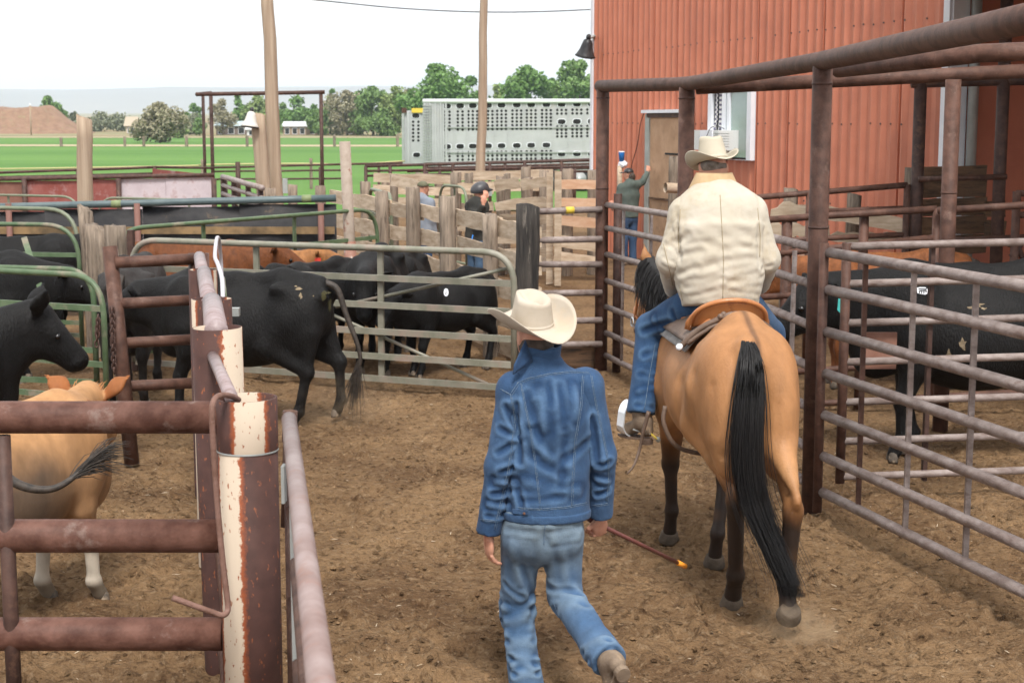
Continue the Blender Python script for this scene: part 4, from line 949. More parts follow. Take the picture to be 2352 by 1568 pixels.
# far wooden fence
FB = thing('board_fence', 'far wooden chute fence of mixed pale boards by the barn', 'fence', tuple(ground_under(P(1200, 500, 27))))
rows = [  # u0, v0, d0, u1, v1, d1, width
 (1052, 432, 27, 1134, 433, 27, .19), (1136, 428, 26.8, 1193, 418, 26.4, .19), (1197, 426, 26.3, 1255, 417, 25.8, .17),
 (1111, 474, 27, 1134, 474, 27, .17), (1137, 474, 26.6, 1256, 463, 26, .165), (1060, 478, 27.2, 1110, 476, 27, .17), (1135, 510, 26.8, 1256, 500, 26.3, .2), (1135, 548, 26.8, 1256, 540, 26.3, .19),
 (1135, 585, 26.8, 1256, 580, 26.3, .17), (1050, 520, 27.2, 1134, 516, 27, .18), (1050, 560, 27.2, 1134, 556, 27, .18)]
for i, q in enumerate(rows): part(FB, 'board', board(P(*q[:3]), P(*q[3:6]), q[6], .035, (0, -1, 0), 200 + i, .022), MT['wood'], False)
for i, (u, v, d, r) in enumerate(((1150, 405, 27.3, .08), (1208, 383, 27, .085), (1165, 400, 27.5, .06), (1077, 398, 28.4, .08), (1047, 397, 29, .1), (1250, 392, 28, .09), (1304, 387, 27.2, .1), (1362, 392, 27.4, .1), (1213, 408, 26.6, .085))):
    a = P(u, v, d); part(FB, 'post', timber(ground_under(a), a, r, 60 + i, 9, .06), MT['post'])
for u, v, d in ((1263, 396, 25.6), (1282, 393, 25.3)):
    a = P(u, v, d); part(FB, 'upright', board(V(a.x, d, .02), a, .11, .05, (0, -1, 0), int(u), .004), MT['wood'], False)
for i, q in enumerate(((1280, 424, 26.6, 1385, 424, 26.6, .16), (1276, 465, 26.5, 1385, 466, 26.5, .145), (1275, 505, 26.4, 1385, 514, 26.5, .17))):
    part(FB, 'board', board(P(*q[:3]), P(*q[3:6]), q[6], .04, (0, -1, 0), 230 + i, .008), MT['wood_new'], False, label='fresh orange board')
for i, q in enumerate(((1272, 552, 26.4, 1385, 566, 26.4, .2), (1272, 588, 26.3, 1385, 604, 26.3, .19))): part(FB, 'board', board(P(*q[:3]), P(*q[3:6]), q[6], .04, (0, -1, 0), 240 + i, .012), MT['wood'], False)
BK = thing('board_fence', 'low grey wooden fence behind the person in the grey hooded top', 'fence', tuple(ground_under(P(960, 420, 31))))
for i, q in enumerate(((858, 408, 31, 1050, 413, 31, .17), (858, 435, 31, 1050, 440, 31, .17), (858, 462, 31, 1050, 468, 31, .17), (1040, 405, 31.5, 1270, 400, 31.5, .19), (1040, 430, 31.5, 1270, 428, 31.5, .19), (898, 414, 25.6, 958, 428, 24.5, .18), (860, 470, 25.6, 958, 486, 24.5, .18))):
    part(BK, 'board', board(P(*q[:3]), P(*q[3:6]), q[6], .04, (0, -1, 0), 260 + i, .012), MT['wood'], False)
for i, (u, v, d, r) in enumerate(((965, 398, 31.3, .1), (1008, 402, 31.4, .09), (885, 404, 31.3, .09), (1100, 398, 31.8, .1), (1235, 392, 31.8, .1), (905, 402, 26, .07))):
    a = P(u, v, d); part(BK, 'post', timber(ground_under(a), a, r, 80 + i, 9, .06), MT['post'])
LP = [(672, 425, 27, .085), (620, 433, 27, .1), (735, 428, 27, .09), (840, 418, 27, .09)]
for i, (u, v, d, r) in enumerate(LP):
    a = P(u, v, d); whole('fence_post', timber(ground_under(a), a, r, 90 + i, 9, .07), MT['post'], ('low grey post just left of the portal foot', 'low grey post right at the foot of the tallest pole', 'low grey post right of the portal foot', 'low grey post between pipe post and green gate')[i], 'post')
# post bundle behind the left pipe corner
for i, (u, v, d, r, sl, lab) in enumerate(((196, 478, 18.3, .085, .05, 'tall splintered post of the bundle at left'), (216, 517, 17.7, .095, .02, 'stout grey post in the bundle at left'), (229, 527, 17.3, .05, .0, 'thinnest post in the bundle at left'), (264, 519, 16.9, .112, .0, 'dark round topped post at the right of the bundle'))):
    a = P(u, v, d); whole('fence_post', timber(ground_under(a) + V(.05, 0, 0), a, r, 95 + i, 11, .1, 7, sl), MT['post'], lab, 'post', 'post bundle at left')
a = P(300, 528, 16.7); whole('angle_post', box((a.x, a.y, a.z / 2), .03, .05, a.z / 2), MT['rust_dark'], 'narrow rusty strip post beside the post bundle', 'post', smooth=False)

# ================================================================ right-hand pens
# bent overhead beam on posts A, B, C
pA, pB, pC = P(1385, 198, 16.7), P(1578, 193, 14.4), P(1890, 140, 10.5)
E1, E2 = P(2205, 76, 7.25), P(2420, 31, 5.9); zbm = 3.0
fr = thing('pipe_gantry', 'tall rusty pipe frame with a bent overhead beam above the rider', 'frame', (pC.x, pC.y, 0))
path = rounded([pA + V(-.03, .05, 0), pB, pC, E1, E2 + (E2 - E1)], .35, 5)
part(fr, 'beam', tube(path, .063, 20), MT['rust'])
for q, r in ((pA, .068), (pB, .073), (pC, .066)):
    p = part(fr, 'post', tube([V(q.x, q.y, 0), V(q.x, q.y, q.z - .03)], r, 20), MT['rust'])
    for zz in (1.95, 2.90) if q is not pB else (2.86,): part(p, 'weld_ring', lathe((q.x, q.y, zz), [(r + .001, -.008), (r + .005, 0), (r + .001, .008)], 20), MT['rust_dark'])
# beams further back
f2 = thing('pipe_gantry', 'second rusty overhead frame, farther right behind the bent beam', 'frame', (4.0, 13.4, 0))
b0, b1 = P(1600, 202, 14.3), P(2480, 157, 13.4)
part(f2, 'beam', tube([b0, b0.lerp(b1, .5), b1], .061, 18), MT['rust']); part(f2, 'beam', tube([P(1925, 160, 12.0), P(2130, 138, 11.0), P(2250, 123, 10.6), P(2480, 113, 10.4)], .062, 18), MT['rust'])
for (u, v, d, r) in ((2190, 183, 13.35, .066),):
    a = P(u, v, d); p = part(f2, 'post', tube([V(a.x, d, 0), a], r, 18), MT['rust']); part(p, 'weld_ring', lathe((a.x, d, P(u, 443, d).z), [(r, -.008), (r + .005, 0), (r, .008)], 18), MT['rust'])
f3 = thing('pipe_gantry', 'pair of dark tall pipe posts against the open barn bay', 'frame', (5, 17.2, 0))
for (u, v) in ((2115, 190), (2315, -40)):
    a = P(u, v, 17.2); part(f3, 'post', tube([V(a.x, 17.2, 0), a], .068, 16), MT['rust_dark'])
a, b = P(2115, 190, 17.2), P(2315, 172, 17.2); part(f3, 'beam', tube([a + V(-.1, 0, 0), V(b.x + 3, 17.2, a.z + .1)], .06, 14), MT['rust_dark'])
# curved alley fence A - B - C
zr = (1.80, 1.555, 1.275, .995, .715, .435, .19)
al = thing('pipe_fence', 'rusty rail fence running behind the rider from the tall frame', 'fence', (pB.x, pB.y, 0))
for z in zr:
    a, m, b = V(pA.x + .05, pA.y - .07, z - .02), V(pB.x - .06, pB.y - .1, z - .0), V(pC.x - .04, pC.y + .02, z + .015)
    part(al, 'rail', tube([a, a.lerp(m, .5), m, m.lerp(b, .5) + V(.02, 0, 0), b], .031, 12), MT['rail'])
for (s, w) in ((.28, .02), (.62, .02)):
    q = V(pA.x, pA.y, 0).lerp(V(pB.x, pB.y, 0), s); part(al, 'stay', tube([V(q.x, q.y, .15), V(q.x + .01, q.y, 1.75)], .016, 8), MT['rail'])
for s in (.55, .86):
    q = V(pB.x, pB.y, 0).lerp(V(pC.x, pC.y, 0), s); part(al, 'stay', tube([V(q.x, q.y, .15), V(q.x + .01, q.y, 1.75)], .018, 8), MT['rail'])
part(al, 'inner_post', tube([V(pA.x + .16, pA.y - .12, 0), V(pA.x + .16, pA.y - .12, 1.9)], .045, 12), MT['rust_dark'])
# gate between black post and post A
g1 = thing('pipe_gate', 'rusty rail gate between the charred post and the tall frame', 'gate', tuple(ground_under(P(1310, 500, 16.5))))
for i, (v0, v1) in enumerate(((486, 481), (552, 549), (607, 607), (674, 672), (738, 735), (792, 790))):
    part(g1, 'rail', pipe(P(1236, v0, 16.45), P(1382, v1, 16.62), .034), MT['rail'])
part(g1, 'tape', tube([P(1300, 483.2, 16.5), P(1318, 482.6, 16.52)], .037, 12), MT['yellow'])
a, b = P(1250, 800, 16.7), P(1385, 800, 16.9); part(g1, 'kick_board', board(V(a.x, a.y, .1), V(b.x, b.y, .1), .26, .04, (0, -1, 0), 9, .01), MT['plank_dark'], False)
# right front gate C -> right edge
gr = thing('pipe_gate', 'long rusty gate in the right foreground, slanting toward the camera', 'gate', (pC.x, pC.y, 0))
cE = V(2.085, 10.28, 0); dE = P(2352, 640, 8.15); dE = V(dE.x, dE.y, 0); ex = (dE - cE) * 1.35
for i, z in enumerate(zr):
    s, e = cE + V(0, 0, z), cE + ex + V(0, 0, z + .0); part(gr, 'rail', tube([s, s.lerp(e, .33), s.lerp(e, .66), e], .034, 14), MT['rail'])
part(gr, 'end_post', tube([cE + V(-.03, .02, .05), cE + V(-.03, .02, 1.86)], .032, 14), MT['rust'])
for u in (1986, 2108, 2252):
    for k in range(40):
        q = cE + ex * (k / 40.)
        if 1176 + FPX * q.x / (q.y) > u - (q.y - 8) * 2: break
    part(gr, 'stay', bar(q + V(0, .05, .17), q + V(0, .05, 1.80), .03, .03, (1, 0, 0)), MT['rust'] if u == 1986 else MT['rail'], False)
# fronto gate behind it
g2 = thing('pipe_gate', 'rusty cross gate behind the long front gate, before the black bull', 'gate', tuple(ground_under(P(1942, 700, 10.85))))
a, b = P(1944, 600, 10.85), P(2420, 600, 10.95); a.z = b.z = 0
for z in (1.795, 1.535, 1.26, .985, .70, .42, .165): part(g2, 'rail', pipe(a + V(0, 0, z), b + V(0, 0, z + .03), .027, 12), MT['rail'])
part(g2, 'end_post', tube([a + V(0, 0, .12), a + V(0, 0, 1.82)], .034, 12), MT['rust']); q = P(2144, 600, 10.9); part(g2, 'stay', bar(V(q.x, 10.94, .12), V(q.x, 10.94, 1.78), .062, .03, (1, 0, 0)), MT['rust_dark'], False)
part(g2, 'patch_plate', box(P(2018, 805, 10.95), .125, .01, .13), M('rust_plate', (.20, .09, .06), (.28, .15, .11), 5, .7, .1), False)
# back pens
rails('dark rail pen with a short end post in front of the barn wall', 'fence', 'pipe_fence', [(1640, 462, 17.2, 2084, 425, 17.2, .034), (1640, 560, 17.2, 2084, 538, 17.2, .03), (1900, 485, 17.2, 2084, 478, 17.2, .03)], [(2084, 424, 17.2, .038), (1862, 440, 17.2, .05), (2098, 420, 17.3, .03)], mat='rust')
rails('rail pen with dark flat uprights, nearer than the barn pen', 'fence', 'pipe_fence', [(1640, 513, 14.6, 2152, 480, 14.2, .033), (1640, 598, 14.6, 2152, 545, 14.2, .03), (1640, 690, 14.6, 2440, 640, 14.0, .03), (1640, 772, 14.6, 2440, 724, 14.0, .03), (1640, 865, 14.6, 2440, 812, 14, .03), (1640, 940, 14.6, 2440, 895, 14, .03)], [(2152, 478, 14.2, .038), (2174, 500, 14.2, .035), (1808, 506, 14.5, .05), (1985, 495, 14.4, .045), (2432, 470, 14.1, .04)], mat='rust')
rails('short rail set at the right, running behind the frame post', 'fence', 'pipe_fence', [(2110, 412, 17.0, 2312, 406, 17.0, .032), (2154, 484, 14.1, 2440, 466, 14.0, .034), (2110, 555, 17, 2440, 540, 17, .03), (2335, 445, 16, 2440, 440, 16, .035), (2335, 494, 16, 2440, 492, 16, .035)], [(2336, 440, 16, .045)], mat='rust')
# dark timber gate against the bay
tg = thing('timber_gate', 'dark brown heavy plank gate beside the barn corner', 'gate', tuple(ground_under(P(2180, 450, 18))))
for i, (v0, v1) in enumerate(((384, 416), (418, 455), (457, 497), (499, 540), (542, 585))):
    a, b = P(2098, (v0 + v1) / 2, 18), P(2264, (v0 + v1) / 2 - 4, 18); part(tg, 'plank', board(a, b, (v1 - v0) * 18 / FPX, .06, (0, -1, 0), 300 + i, .008), MT['plank_dark'], False)
a = P(2092, 386, 17.9); part(tg, 'post', timber(ground_under(a), a, .07, 310, 9, .06), MT['post'])
for i, (v0, v1) in enumerate(((460, 500), (502, 548))): a, b = P(2262, (v0 + v1) / 2, 17.7), P(2308, (v0 + v1) / 2, 17.7); part(tg, 'plank', board(a, b, .18, .05, (0, -1, 0), 320 + i, .008), MT['plank_dark'], False)
# ragged boards before the barn wall
rg = thing('broken_fence', 'broken grey fence with ragged boards below the barn wall', 'fence', tuple(ground_under(P(1950, 480, 18.6))))
for i, (u, v, r) in enumerate(((1818, 434, .085), (1962, 447, .085))): a = P(u, v, 18.7); part(rg, 'post', timber(ground_under(a) + V(-.04, 0, 0), a, r, 330 + i, 6, .05), MT['post'])
for i, (q, w, rag) in enumerate((((1770, 486, 18.5, 1905, 481, 18.5), .13, .05), ((1900, 488, 18.5, 2076, 519, 18.0), .16, .012), ((1770, 530, 18.5, 1905, 528, 18.5), .15, .04), ((1780, 600, 18.5, 1905, 605, 18.5), .16, .03), ((1905, 545, 18.5, 2076, 548, 18.2), .12, .04))):
    part(rg, 'board', board(P(*q[:3]), P(*q[3:]), w, .04, (0, -1, 0), 340 + i, rag, 9), MT['wood'], False)
whole('bench_frame', join(pipe(P(2322, 590, 16), P(2350, 555, 16), .03), pipe(P(2352, 600, 16), P(2335, 560, 16), .03), pipe(P(2315, 560, 16), P(2365, 552, 16), .035)), MT['rust_dark'], 'small dark pipe trestle at the right edge', 'trestle')

# ================================================================ left foreground pipe corner
def cream(name, ang, width, edge):          # cream paint band running down a rusty pipe
    m = bpy.data.materials.new(name); m.use_nodes = True; t = m.node_tree; N, L = t.nodes, t.links; b = N['Principled BSDF']
    tc = N.new('ShaderNodeTexCoord'); vr = N.new('ShaderNodeVectorRotate'); vr.rotation_type = 'Z_AXIS'; vr.inputs['Angle'].default_value = -ang
    L.new(tc.outputs['Normal'], vr.inputs['Vector']); sx = N.new('ShaderNodeSeparateXYZ'); L.new(vr.outputs[0], sx.inputs[0])
    at = N.new('ShaderNodeMath'); at.operation = 'ARCTAN2'; L.new(sx.outputs['Y'], at.inputs[0]); L.new(sx.outputs['X'], at.inputs[1])
    ab = N.new('ShaderNodeMath'); ab.operation = 'ABSOLUTE'; L.new(at.outputs[0], ab.inputs[0]); dp = N.new('ShaderNodeMath'); dp.operation = 'MULTIPLY'; dp.inputs[1].default_value = -1; L.new(ab.outputs[0], dp.inputs[0])
    nz = N.new('ShaderNodeTexNoise'); nz.inputs['Scale'].default_value = 34; nz.inputs['Detail'].default_value = 9; nz.inputs['Roughness'].default_value = .75; L.new(tc.outputs['Object'], nz.inputs['Vector'])
    s = N.new('ShaderNodeMath'); s.operation = 'MULTIPLY_ADD'; s.inputs[1].default_value = edge; L.new(nz.outputs['Fac'], s.inputs[0]); L.new(dp.outputs[0], s.inputs[2])
    def rng(lo, hi):
        r = N.new('ShaderNodeMapRange'); r.inputs['From Min'].default_value = lo; r.inputs['From Max'].default_value = hi; L.new(s.outputs[0], r.inputs['Value']); return r
    c0 = -width + edge * .5
    r1, r2 = rng(c0 - .20, c0 - .03), rng(c0 - .01, c0 + .035)
    n2 = N.new('ShaderNodeTexNoise'); n2.inputs['Scale'].default_value = 12; n2.inputs['Detail'].default_value = 9; L.new(tc.outputs['Object'], n2.inputs['Vector'])
    a = N.new('ShaderNodeMixRGB'); a.inputs['Color1'].default_value = (.03, .014, .012, 1); a.inputs['Color2'].default_value = (.10, .047, .038, 1); L.new(n2.outputs['Fac'], a.inputs['Fac'])
    x = N.new('ShaderNodeMixRGB'); x.inputs['Color2'].default_value = (.24, .06, .02, 1); L.new(r1.outputs[0], x.inputs['Fac']); L.new(a.outputs[0], x.inputs['Color1'])
    y = N.new('ShaderNodeMixRGB'); y.inputs['Color2'].default_value = (.47, .385, .30, 1); L.new(r2.outputs[0], y.inputs['Fac']); L.new(x.outputs[0], y.inputs['Color1'])
    mpn = N.new('ShaderNodeMapping'); mpn.inputs['Scale'].default_value = (1, 1, .5); L.new(tc.outputs['Object'], mpn.inputs['Vector'])
    sp = N.new('ShaderNodeTexNoise'); sp.inputs['Scale'].default_value = 55; sp.inputs['Detail'].default_value = 4; L.new(mpn.outputs[0], sp.inputs['Vector'])
    sr = N.new('ShaderNodeMapRange'); sr.inputs['From Min'].default_value = .64; sr.inputs['From Max'].default_value = .68; L.new(sp.outputs['Fac'], sr.inputs['Value'])
    z = N.new('ShaderNodeMixRGB'); z.inputs['Color2'].default_value = (.22, .07, .03, 1); L.new(sr.outputs[0], z.inputs['Fac']); L.new(y.outputs[0], z.inputs['Color1'])
    L.new(z.outputs[0], b.inputs['Base Color']); b.inputs['Roughness'].default_value = .68; b.inputs['Specular IOR Level'].default_value = .25
    bp = N.new('ShaderNodeBump'); bp.inputs['Strength'].default_value = .25; bp.inputs['Distance'].default_value = .004; L.new(s.outputs[0], bp.inputs['Height']); L.new(bp.outputs[0], b.inputs['Normal'])
    return m
LF = thing('pipe_fence', 'fat rusty pipe fence receding at left, with cream paint on its posts', 'fence', tuple(ground_under(P(566, 900, 5.98))))
D2 = -math.pi / 2                         # toward the camera
c1 = P(566, 912, 5.98); r1 = .117; zs = P(566, 1047, 5.86).z
part(LF, 'post', tube([V(c1.x, c1.y, 0), V(c1.x, c1.y, zs - .004)], r1, 36), cream('cream_band_low', D2 - .58, .46, .5), label='nearest post, cream band down its left side')
q = part(LF, 'post_cap', hollow(V(c1.x, c1.y, zs + .004), V(c1.x, c1.y, c1.z), r1 + .0015, .008, 36), cream('cream_band_top', D2 + .26, .52, .5), label='open pipe top with a cream patch')
part(q, 'weld', lathe((c1.x, c1.y, zs), [(r1 - .004, -.008), (r1 + .004, 0), (r1 - .004, .008)], 36), MT['galv'])
rustp = M('rusty_post', (.055, .025, .018), (.12, .06, .046), 10, .55, .2, 50, c3=(.26, .17, .15), s3=5, lo3=.58, hi3=.75, bdist=.004)
for i, (u, v, d, r, mt) in enumerate(((498, 752, 7.35, .118, cream('cream_band_right', D2 + 1.0, .62, .8)), (486, 686, 9.2, .118, cream('cream_band_left', D2 - 1.15, .42, .3)), (466, 619, 11.0, .10, cream('brown_band', D2 + 1.2, .2, .2)), (456, 582, 12.5, .082, rustp))):
    a = P(u, v, d); part(LF, 'post', hollow(V(a.x + (.02 if i == 0 else 0), a.y, 0), a, r, .007, 32), mt)
for (a, b, r, m) in (((489, 818, 7.25), (531, 912, 5.98), .027, 'lilac'), ((487, 694, 9.15), (497, 762, 7.4), .058, 'lilac'), ((468, 626, 10.95), (482, 700, 9.2), .05, 'lilac'), ((458, 590, 12.4), (466, 630, 11.0), .046, 'lilac')):
    part(LF, 'rail', pipe(P(*a), P(*b), r, 16, False), MT[m])
a, b = P(529, 905, 6.0), P(456, 590, 12.4)
for z in (1.15, .7, .3): part(LF, 'rail', pipe(V(a.x - .02, a.y, z), V(b.x, b.y, z), .038, 12), MT['rust'])
# foreground rails to the left of the first post
for (v, r) in ((958, .0635), (1230, .066), (1455, .066)): part(LF, 'rail', pipe(P(-420, v, 6.0), P(512, v, 6.0), r, 26, False), MT['rail_near'])
a = P(6, 1000, 5.97); part(LF, 'upright', tube([V(a.x, a.y, 0), V(a.x, a.y, a.z)], .03, 14), MT['rust_dark'])
# cross rails to the leaning post
p6 = P(252, 566, 12.2); b6 = V(P(303, 1060, 12.0).x, 12.0, 0)
part(LF, 'leaning_post', tube([b6, p6], .058, 18), MT['rust'])
for (v0, v1, r) in ((603, 595, .045), (697, 689, .043), (788, 779, .043), (887, 879, .044)):
    s = (v0 - 566) / 350.; part(LF, 'rail', pipe(P(262 + 22 * s, v0, 12.15), P(448, v1, 12.45), r, 16, False), MT['rust'])
# rod hooked over the near post
rod = [P(548, 918, 5.98), P(536, 911, 5.93), P(516, 907, 5.85), P(497, 912, 5.78), P(488, 930, 5.74), P(487, 962, 5.73), P(492, 1060, 5.73), P(502, 1190, 5.73), P(513, 1300, 5.72), P(523, 1385, 5.71), P(521, 1405, 5.70), P(510, 1412, 5.69), P(490, 1406, 5.68), P(440, 1388, 5.66), P(396, 1372, 5.64)]
whole('hook_rod', tube(spline(rod, 4), .0115, 10), M('rod_rust', (.13, .065, .045), (.22, .125, .10), 12, .7, .4, 90), 'bent rusty rod hooked over the nearest cream painted post', 'rod')
# chain on the leaning post
def chain(label, pts, n, s):
    t = thing('chain', label, 'chain', tuple(pts[0])); path = spline(pts, 8)
    for i in range(n):
        k = i / (n - 1) * (len(path) - 1); c = path[int(k)]; a = Vector((1, 0, 0)) if i % 2 else Vector((0, 1, 0))
        ring = [c + a * (math.cos(q * math.pi / 5) * s * .55) + V(0, 0, 1) * (math.sin(q * math.pi / 5) * s) for q in range(11)]
        part(t, 'link', tube(ring, s * .26, 6, False), MT['rust_dark'])
chain('rusty chain hanging down the leaning pipe post', [P(258, 712, 12.02), P(259, 780, 12.0), P(263, 850, 12.0)], 19, .03)
chain('short chain hanging from the rounded end of the green gate', [P(226, 730, 13.1), P(222, 790, 13.1)], 8, .03)
# edge-on gate beyond the posts: white rounded top
eg = thing('gate', 'white topped pipe gate seen edge on along the fat pipe fence', 'gate', tuple(ground_under(P(505, 600, 10.5))))
part(eg, 'frame', tube(spline([P(512, 690, 9.6), P(510, 640, 9.75), P(500, 606, 10.0), P(494, 590, 10.6), P(496, 560, 11.2), P(499, 546, 11.7), P(503, 552, 12.1), P(507, 590, 12.3), P(510, 640, 12.3)], 5), .014, 10), M('white_pipe', (.45, .43, .46), (.52, .5, .54), 8, .4, 0))
for v in (640, 700, 780, 860): part(eg, 'rail', pipe(P(514, v + 40, 9.7), P(512, v, 12.2), .02, 8), MT['drabgreen'])
part(eg, 'end_bar', tube([P(520, 690, 9.7), V(P(520, 690, 9.7).x, 9.7, .1)], .022, 10), MT['drabgreen'])
part(eg, 'latch', box(P(539, 716, 9.6), .03, .03, .025), MT['galv'], False)
# near gate swung toward the camera
ng = thing('pipe_gate', 'worn pipe gate swung toward the camera beside the nearest post', 'gate', tuple(ground_under(P(664, 970, 5.75))))
a, b = P(664, 962, 5.78), P(752, 1690, 2.55); ngm = M('pink_worn_pipe', (.19, .125, .112), (.30, .235, .225), 6, .5, .15, 60, c3=(.24, .13, .10), s3=7, lo3=.55, hi3=.7, bdist=.003)
part(ng, 'top_rail', tube([a, a.lerp(b, .5), b], .0285, 22), ngm)
lo = lambda p, z: V(p.x, p.y, z)
part(ng, 'end_upright', tube([lo(a, .1), a + V(0, .01, -.01)], .026, 14), MT['rust_dark'])
part(ng, 'sleeve', hollow(a + V(-.01, .06, -.1), a + V(-.004, .06, .02), .028, .005, 18), MT['rust_dark'])
for z in (1.2, .85, .5, .2): part(ng, 'rail', tube([lo(a, z), lo(b, z)], .02, 12), MT['rust'])
q = a.lerp(b, .22); part(ng, 'stay', bar(lo(q, .1) + V(.0, 0, 0), q, .03, .03, (1, 0, 0)), MT['galv'], False); q = a.lerp(b, .12); part(ng, 'stay', bar(lo(q, .1), q, .03, .02, (1, 0, 0)), ngm, False)
part(ng, 'latch_plate', box(P(652, 1110, 5.7), .006, .03, .07), MT['galv'], False)
# ================================================================ cattle
def frame2(a):                                # heading a (ccw from +Y): forward, right
    return np.array([-math.sin(a), math.cos(a), 0.]), np.array([math.cos(a), math.sin(a), 0.])
def dirv(yaw, pitch):                         # local direction: yaw to the left, pitch up
    return np.array([-math.sin(yaw) * math.cos(pitch), math.cos(yaw) * math.cos(pitch), math.sin(pitch)])
R_ = math.radians
BLACK = np.array([.0085, .0078, .0078])
def cow(label, x, y, heading, s=1.0, coat=None, ny=0, npch=20, hy=0, hp=-35, legs=((0, 0),) * 4, tail=None, vox=.03, name='cow', cat='cow', fat=1.0, nlen=.43, tailw=None, ear=1.0, earup=0., group='cattle in the pens', switch=True, eyes=True):
    """legs: (shift forward, lift) for hind left, hind right, front left, front right"""
    f, r = frame2(R_(heading)); base = np.array([x, y, 0.]); up = np.array([0, 0, 1.])
    def T(p):
        p = np.asarray(p, float) * s; return base + p[..., 0:1] * r + p[..., 1:2] * f + p[..., 2:3] * up
    t = thing(name, label, cat, (x, y, 0), group)
    B = Body()
    B.ell((0, .62, .90), (.325 * fat, .66, .37 * fat), .1); B.ell((0, .66, .80), (.33 * fat, .5, .31 * fat), .1)
    B.ell((0, .12, 1.02), (.25, .32, .30), .1); B.ell((0, 1.15, .98), (.235, .30, .36), .12); B.ell((0, 1.34, .80), (.15, .2, .25), .1)
    B.chain([(0, -.10, 1.275), (0, .25, 1.31), (0, .7, 1.275), (0, 1.12, 1.305)], [.065, .07, .06, .075], .12)
    hoofs = []
    for i, sx in enumerate((-1, 1)):
        dy, lf = legs[i]
        B.ell((sx * .215, .20, 1.235), (.065, .09, .05), .1)                # hook bones
        B.ell((sx * .105, -.15, 1.17), (.055, .07, .06), .08)               # pin bones
        B.ell((sx * .17, .08, .93), (.125, .225, .31), .08)                 # thigh
        st, hk, fl, hf = (sx * .2, .27 + dy * .3, .72 + lf * .3), (sx * .165, -.10 + dy * .72, .50 + lf * .8), (sx * .155, -.04 + dy - lf * .6, .145 + lf), (sx * .155, .02 + dy - lf * .9, .05 + lf)
        B.cone((sx * .17, .14, .95), st, .15, .11, .06).cone(st, hk, .115, .056, .05).cone((sx * .16, -.06, .85), hk, .10, .045, .05)
        B.cone(hk, fl, .05, .042, .03).ell(hk, (.05, .07, .07), .03).ell(fl, (.05, .055, .055), .02).cone(fl, hf, .045, .05, .02); hoofs.append(hf)
    for i, sx in enumerate((-1, 1)):
        dy, lf = legs[2 + i]
        B.ell((sx * .175, 1.14, .98), (.115, .21, .34), .08)
        el, kn, fl, hf = (sx * .17, 1.10 + dy * .2, .66), (sx * .16, 1.16 + dy * .62, .41 + lf * .6), (sx * .15, 1.14 + dy - lf * .4, .14 + lf), (sx * .15, 1.19 + dy - lf * .5, .05 + lf)
        B.cone((sx * .17, 1.12, .86), el, .14, .105, .05).cone(el, kn, .10, .056, .04).ell(kn, (.056, .058, .07), .03).cone(kn, fl, .047, .041, .03).ell(fl, (.05, .055, .05), .02).cone(fl, hf, .045, .05, .02); hoofs.append(hf)
    nb = np.array([0, 1.24, 1.08]); nd = dirv(R_(ny), R_(npch)); poll = nb + nd * nlen; hd = dirv(R_(hy), R_(hp)); hs = np.cross(hd, up); hs /= np.linalg.norm(hs); hu = np.cross(hs, hd); muz = poll + hd * .41
    mid = nb + nd * nlen * .5
    B.cone(nb + (0, -.06, 0), poll, .25, .15, .1, (np.cross(nd, up) / np.linalg.norm(np.cross(nd, up)), 1.35)).cone(nb + (0, 0, -.17), poll + hd * .1 - hu * .10, .19, .095, .1, (np.cross(nd, up) / np.linalg.norm(np.cross(nd, up)), 1.2)).cone(nb + (0, .0, -.3), poll + hd * .14 - hu * .16, .10, .04, .08, (np.cross(nd, up) / np.linalg.norm(np.cross(nd, up)), 1.8))
    B.cone(poll + hd * .03, muz, .128, .084, .05, (hs, 1.06)).cone(poll + hd * .11 - hu * .105, muz - hd * .05 - hu * .035, .098, .066, .05, (hs, 1.15)).ell(muz + hd * .0 - hu * .015, (.092, .06, .08), .02, (hs, hd, hu)).ell(muz - hd * .03 - hu * .075, (.05, .06, .03), .03, (hs, hd, hu))
    B.ell(poll + hd * .12 + hu * .045, (.10, .10, .06), .05, (hs, hd, hu)); B.ell(poll + hu * .05, (.07, .06, .05), .05, (hs, hd, hu))
    for sx in (-1, 1):
        B.ell(poll + hd * .175 + hs * sx * .083 + hu * .03, (.03, .045, .03), .03, (hs, hd, hu))
        e0 = poll + hs * sx * .105 + hu * .02 - hd * .005; e1 = e0 + (hs * sx * (.11 - .06 * earup) - hd * (.035 + .02 * earup) + hu * (.035 + .055 * earup)) * ear; e2 = e1 + (hs * sx * (.105 - .055 * earup) - hd * .03 + hu * .085 * earup) * ear
        en = np.cross(e2 - e0, hu); en /= np.linalg.norm(en)
        B.cone(e0, e1, .03, .066 * ear, .02, (en, 2.6)).cone(e1, e2, .066 * ear, .018, .02, (en, 2.6))
        B.ell(muz + hd * .045 + hs * sx * .033 + hu * .018, (.014, .014, .012), .015, (hs, hd, hu), neg=True)
    if fat >= 1: B.ell((0, .22, .58), (.15, .17, .13), .08)
    v, fc = B.mesh(vox / s, 1); n = vnormals(v, fc)
    v = v + n * (.012 * fbm(v, 5, 3))[:, None]
    o = part(t, 'body', (T(v), fc), MT['hidecoat'])
    c = (np.tile(BLACK, (len(v), 1)) * (1 + 1.0 * fbm(v, 3, 3))[:, None]) if coat is None else coat(v, dict(poll=poll, hd=hd, hs=hs, hu=hu, muz=muz))
    paint(o, np.clip(c, 0, 1))
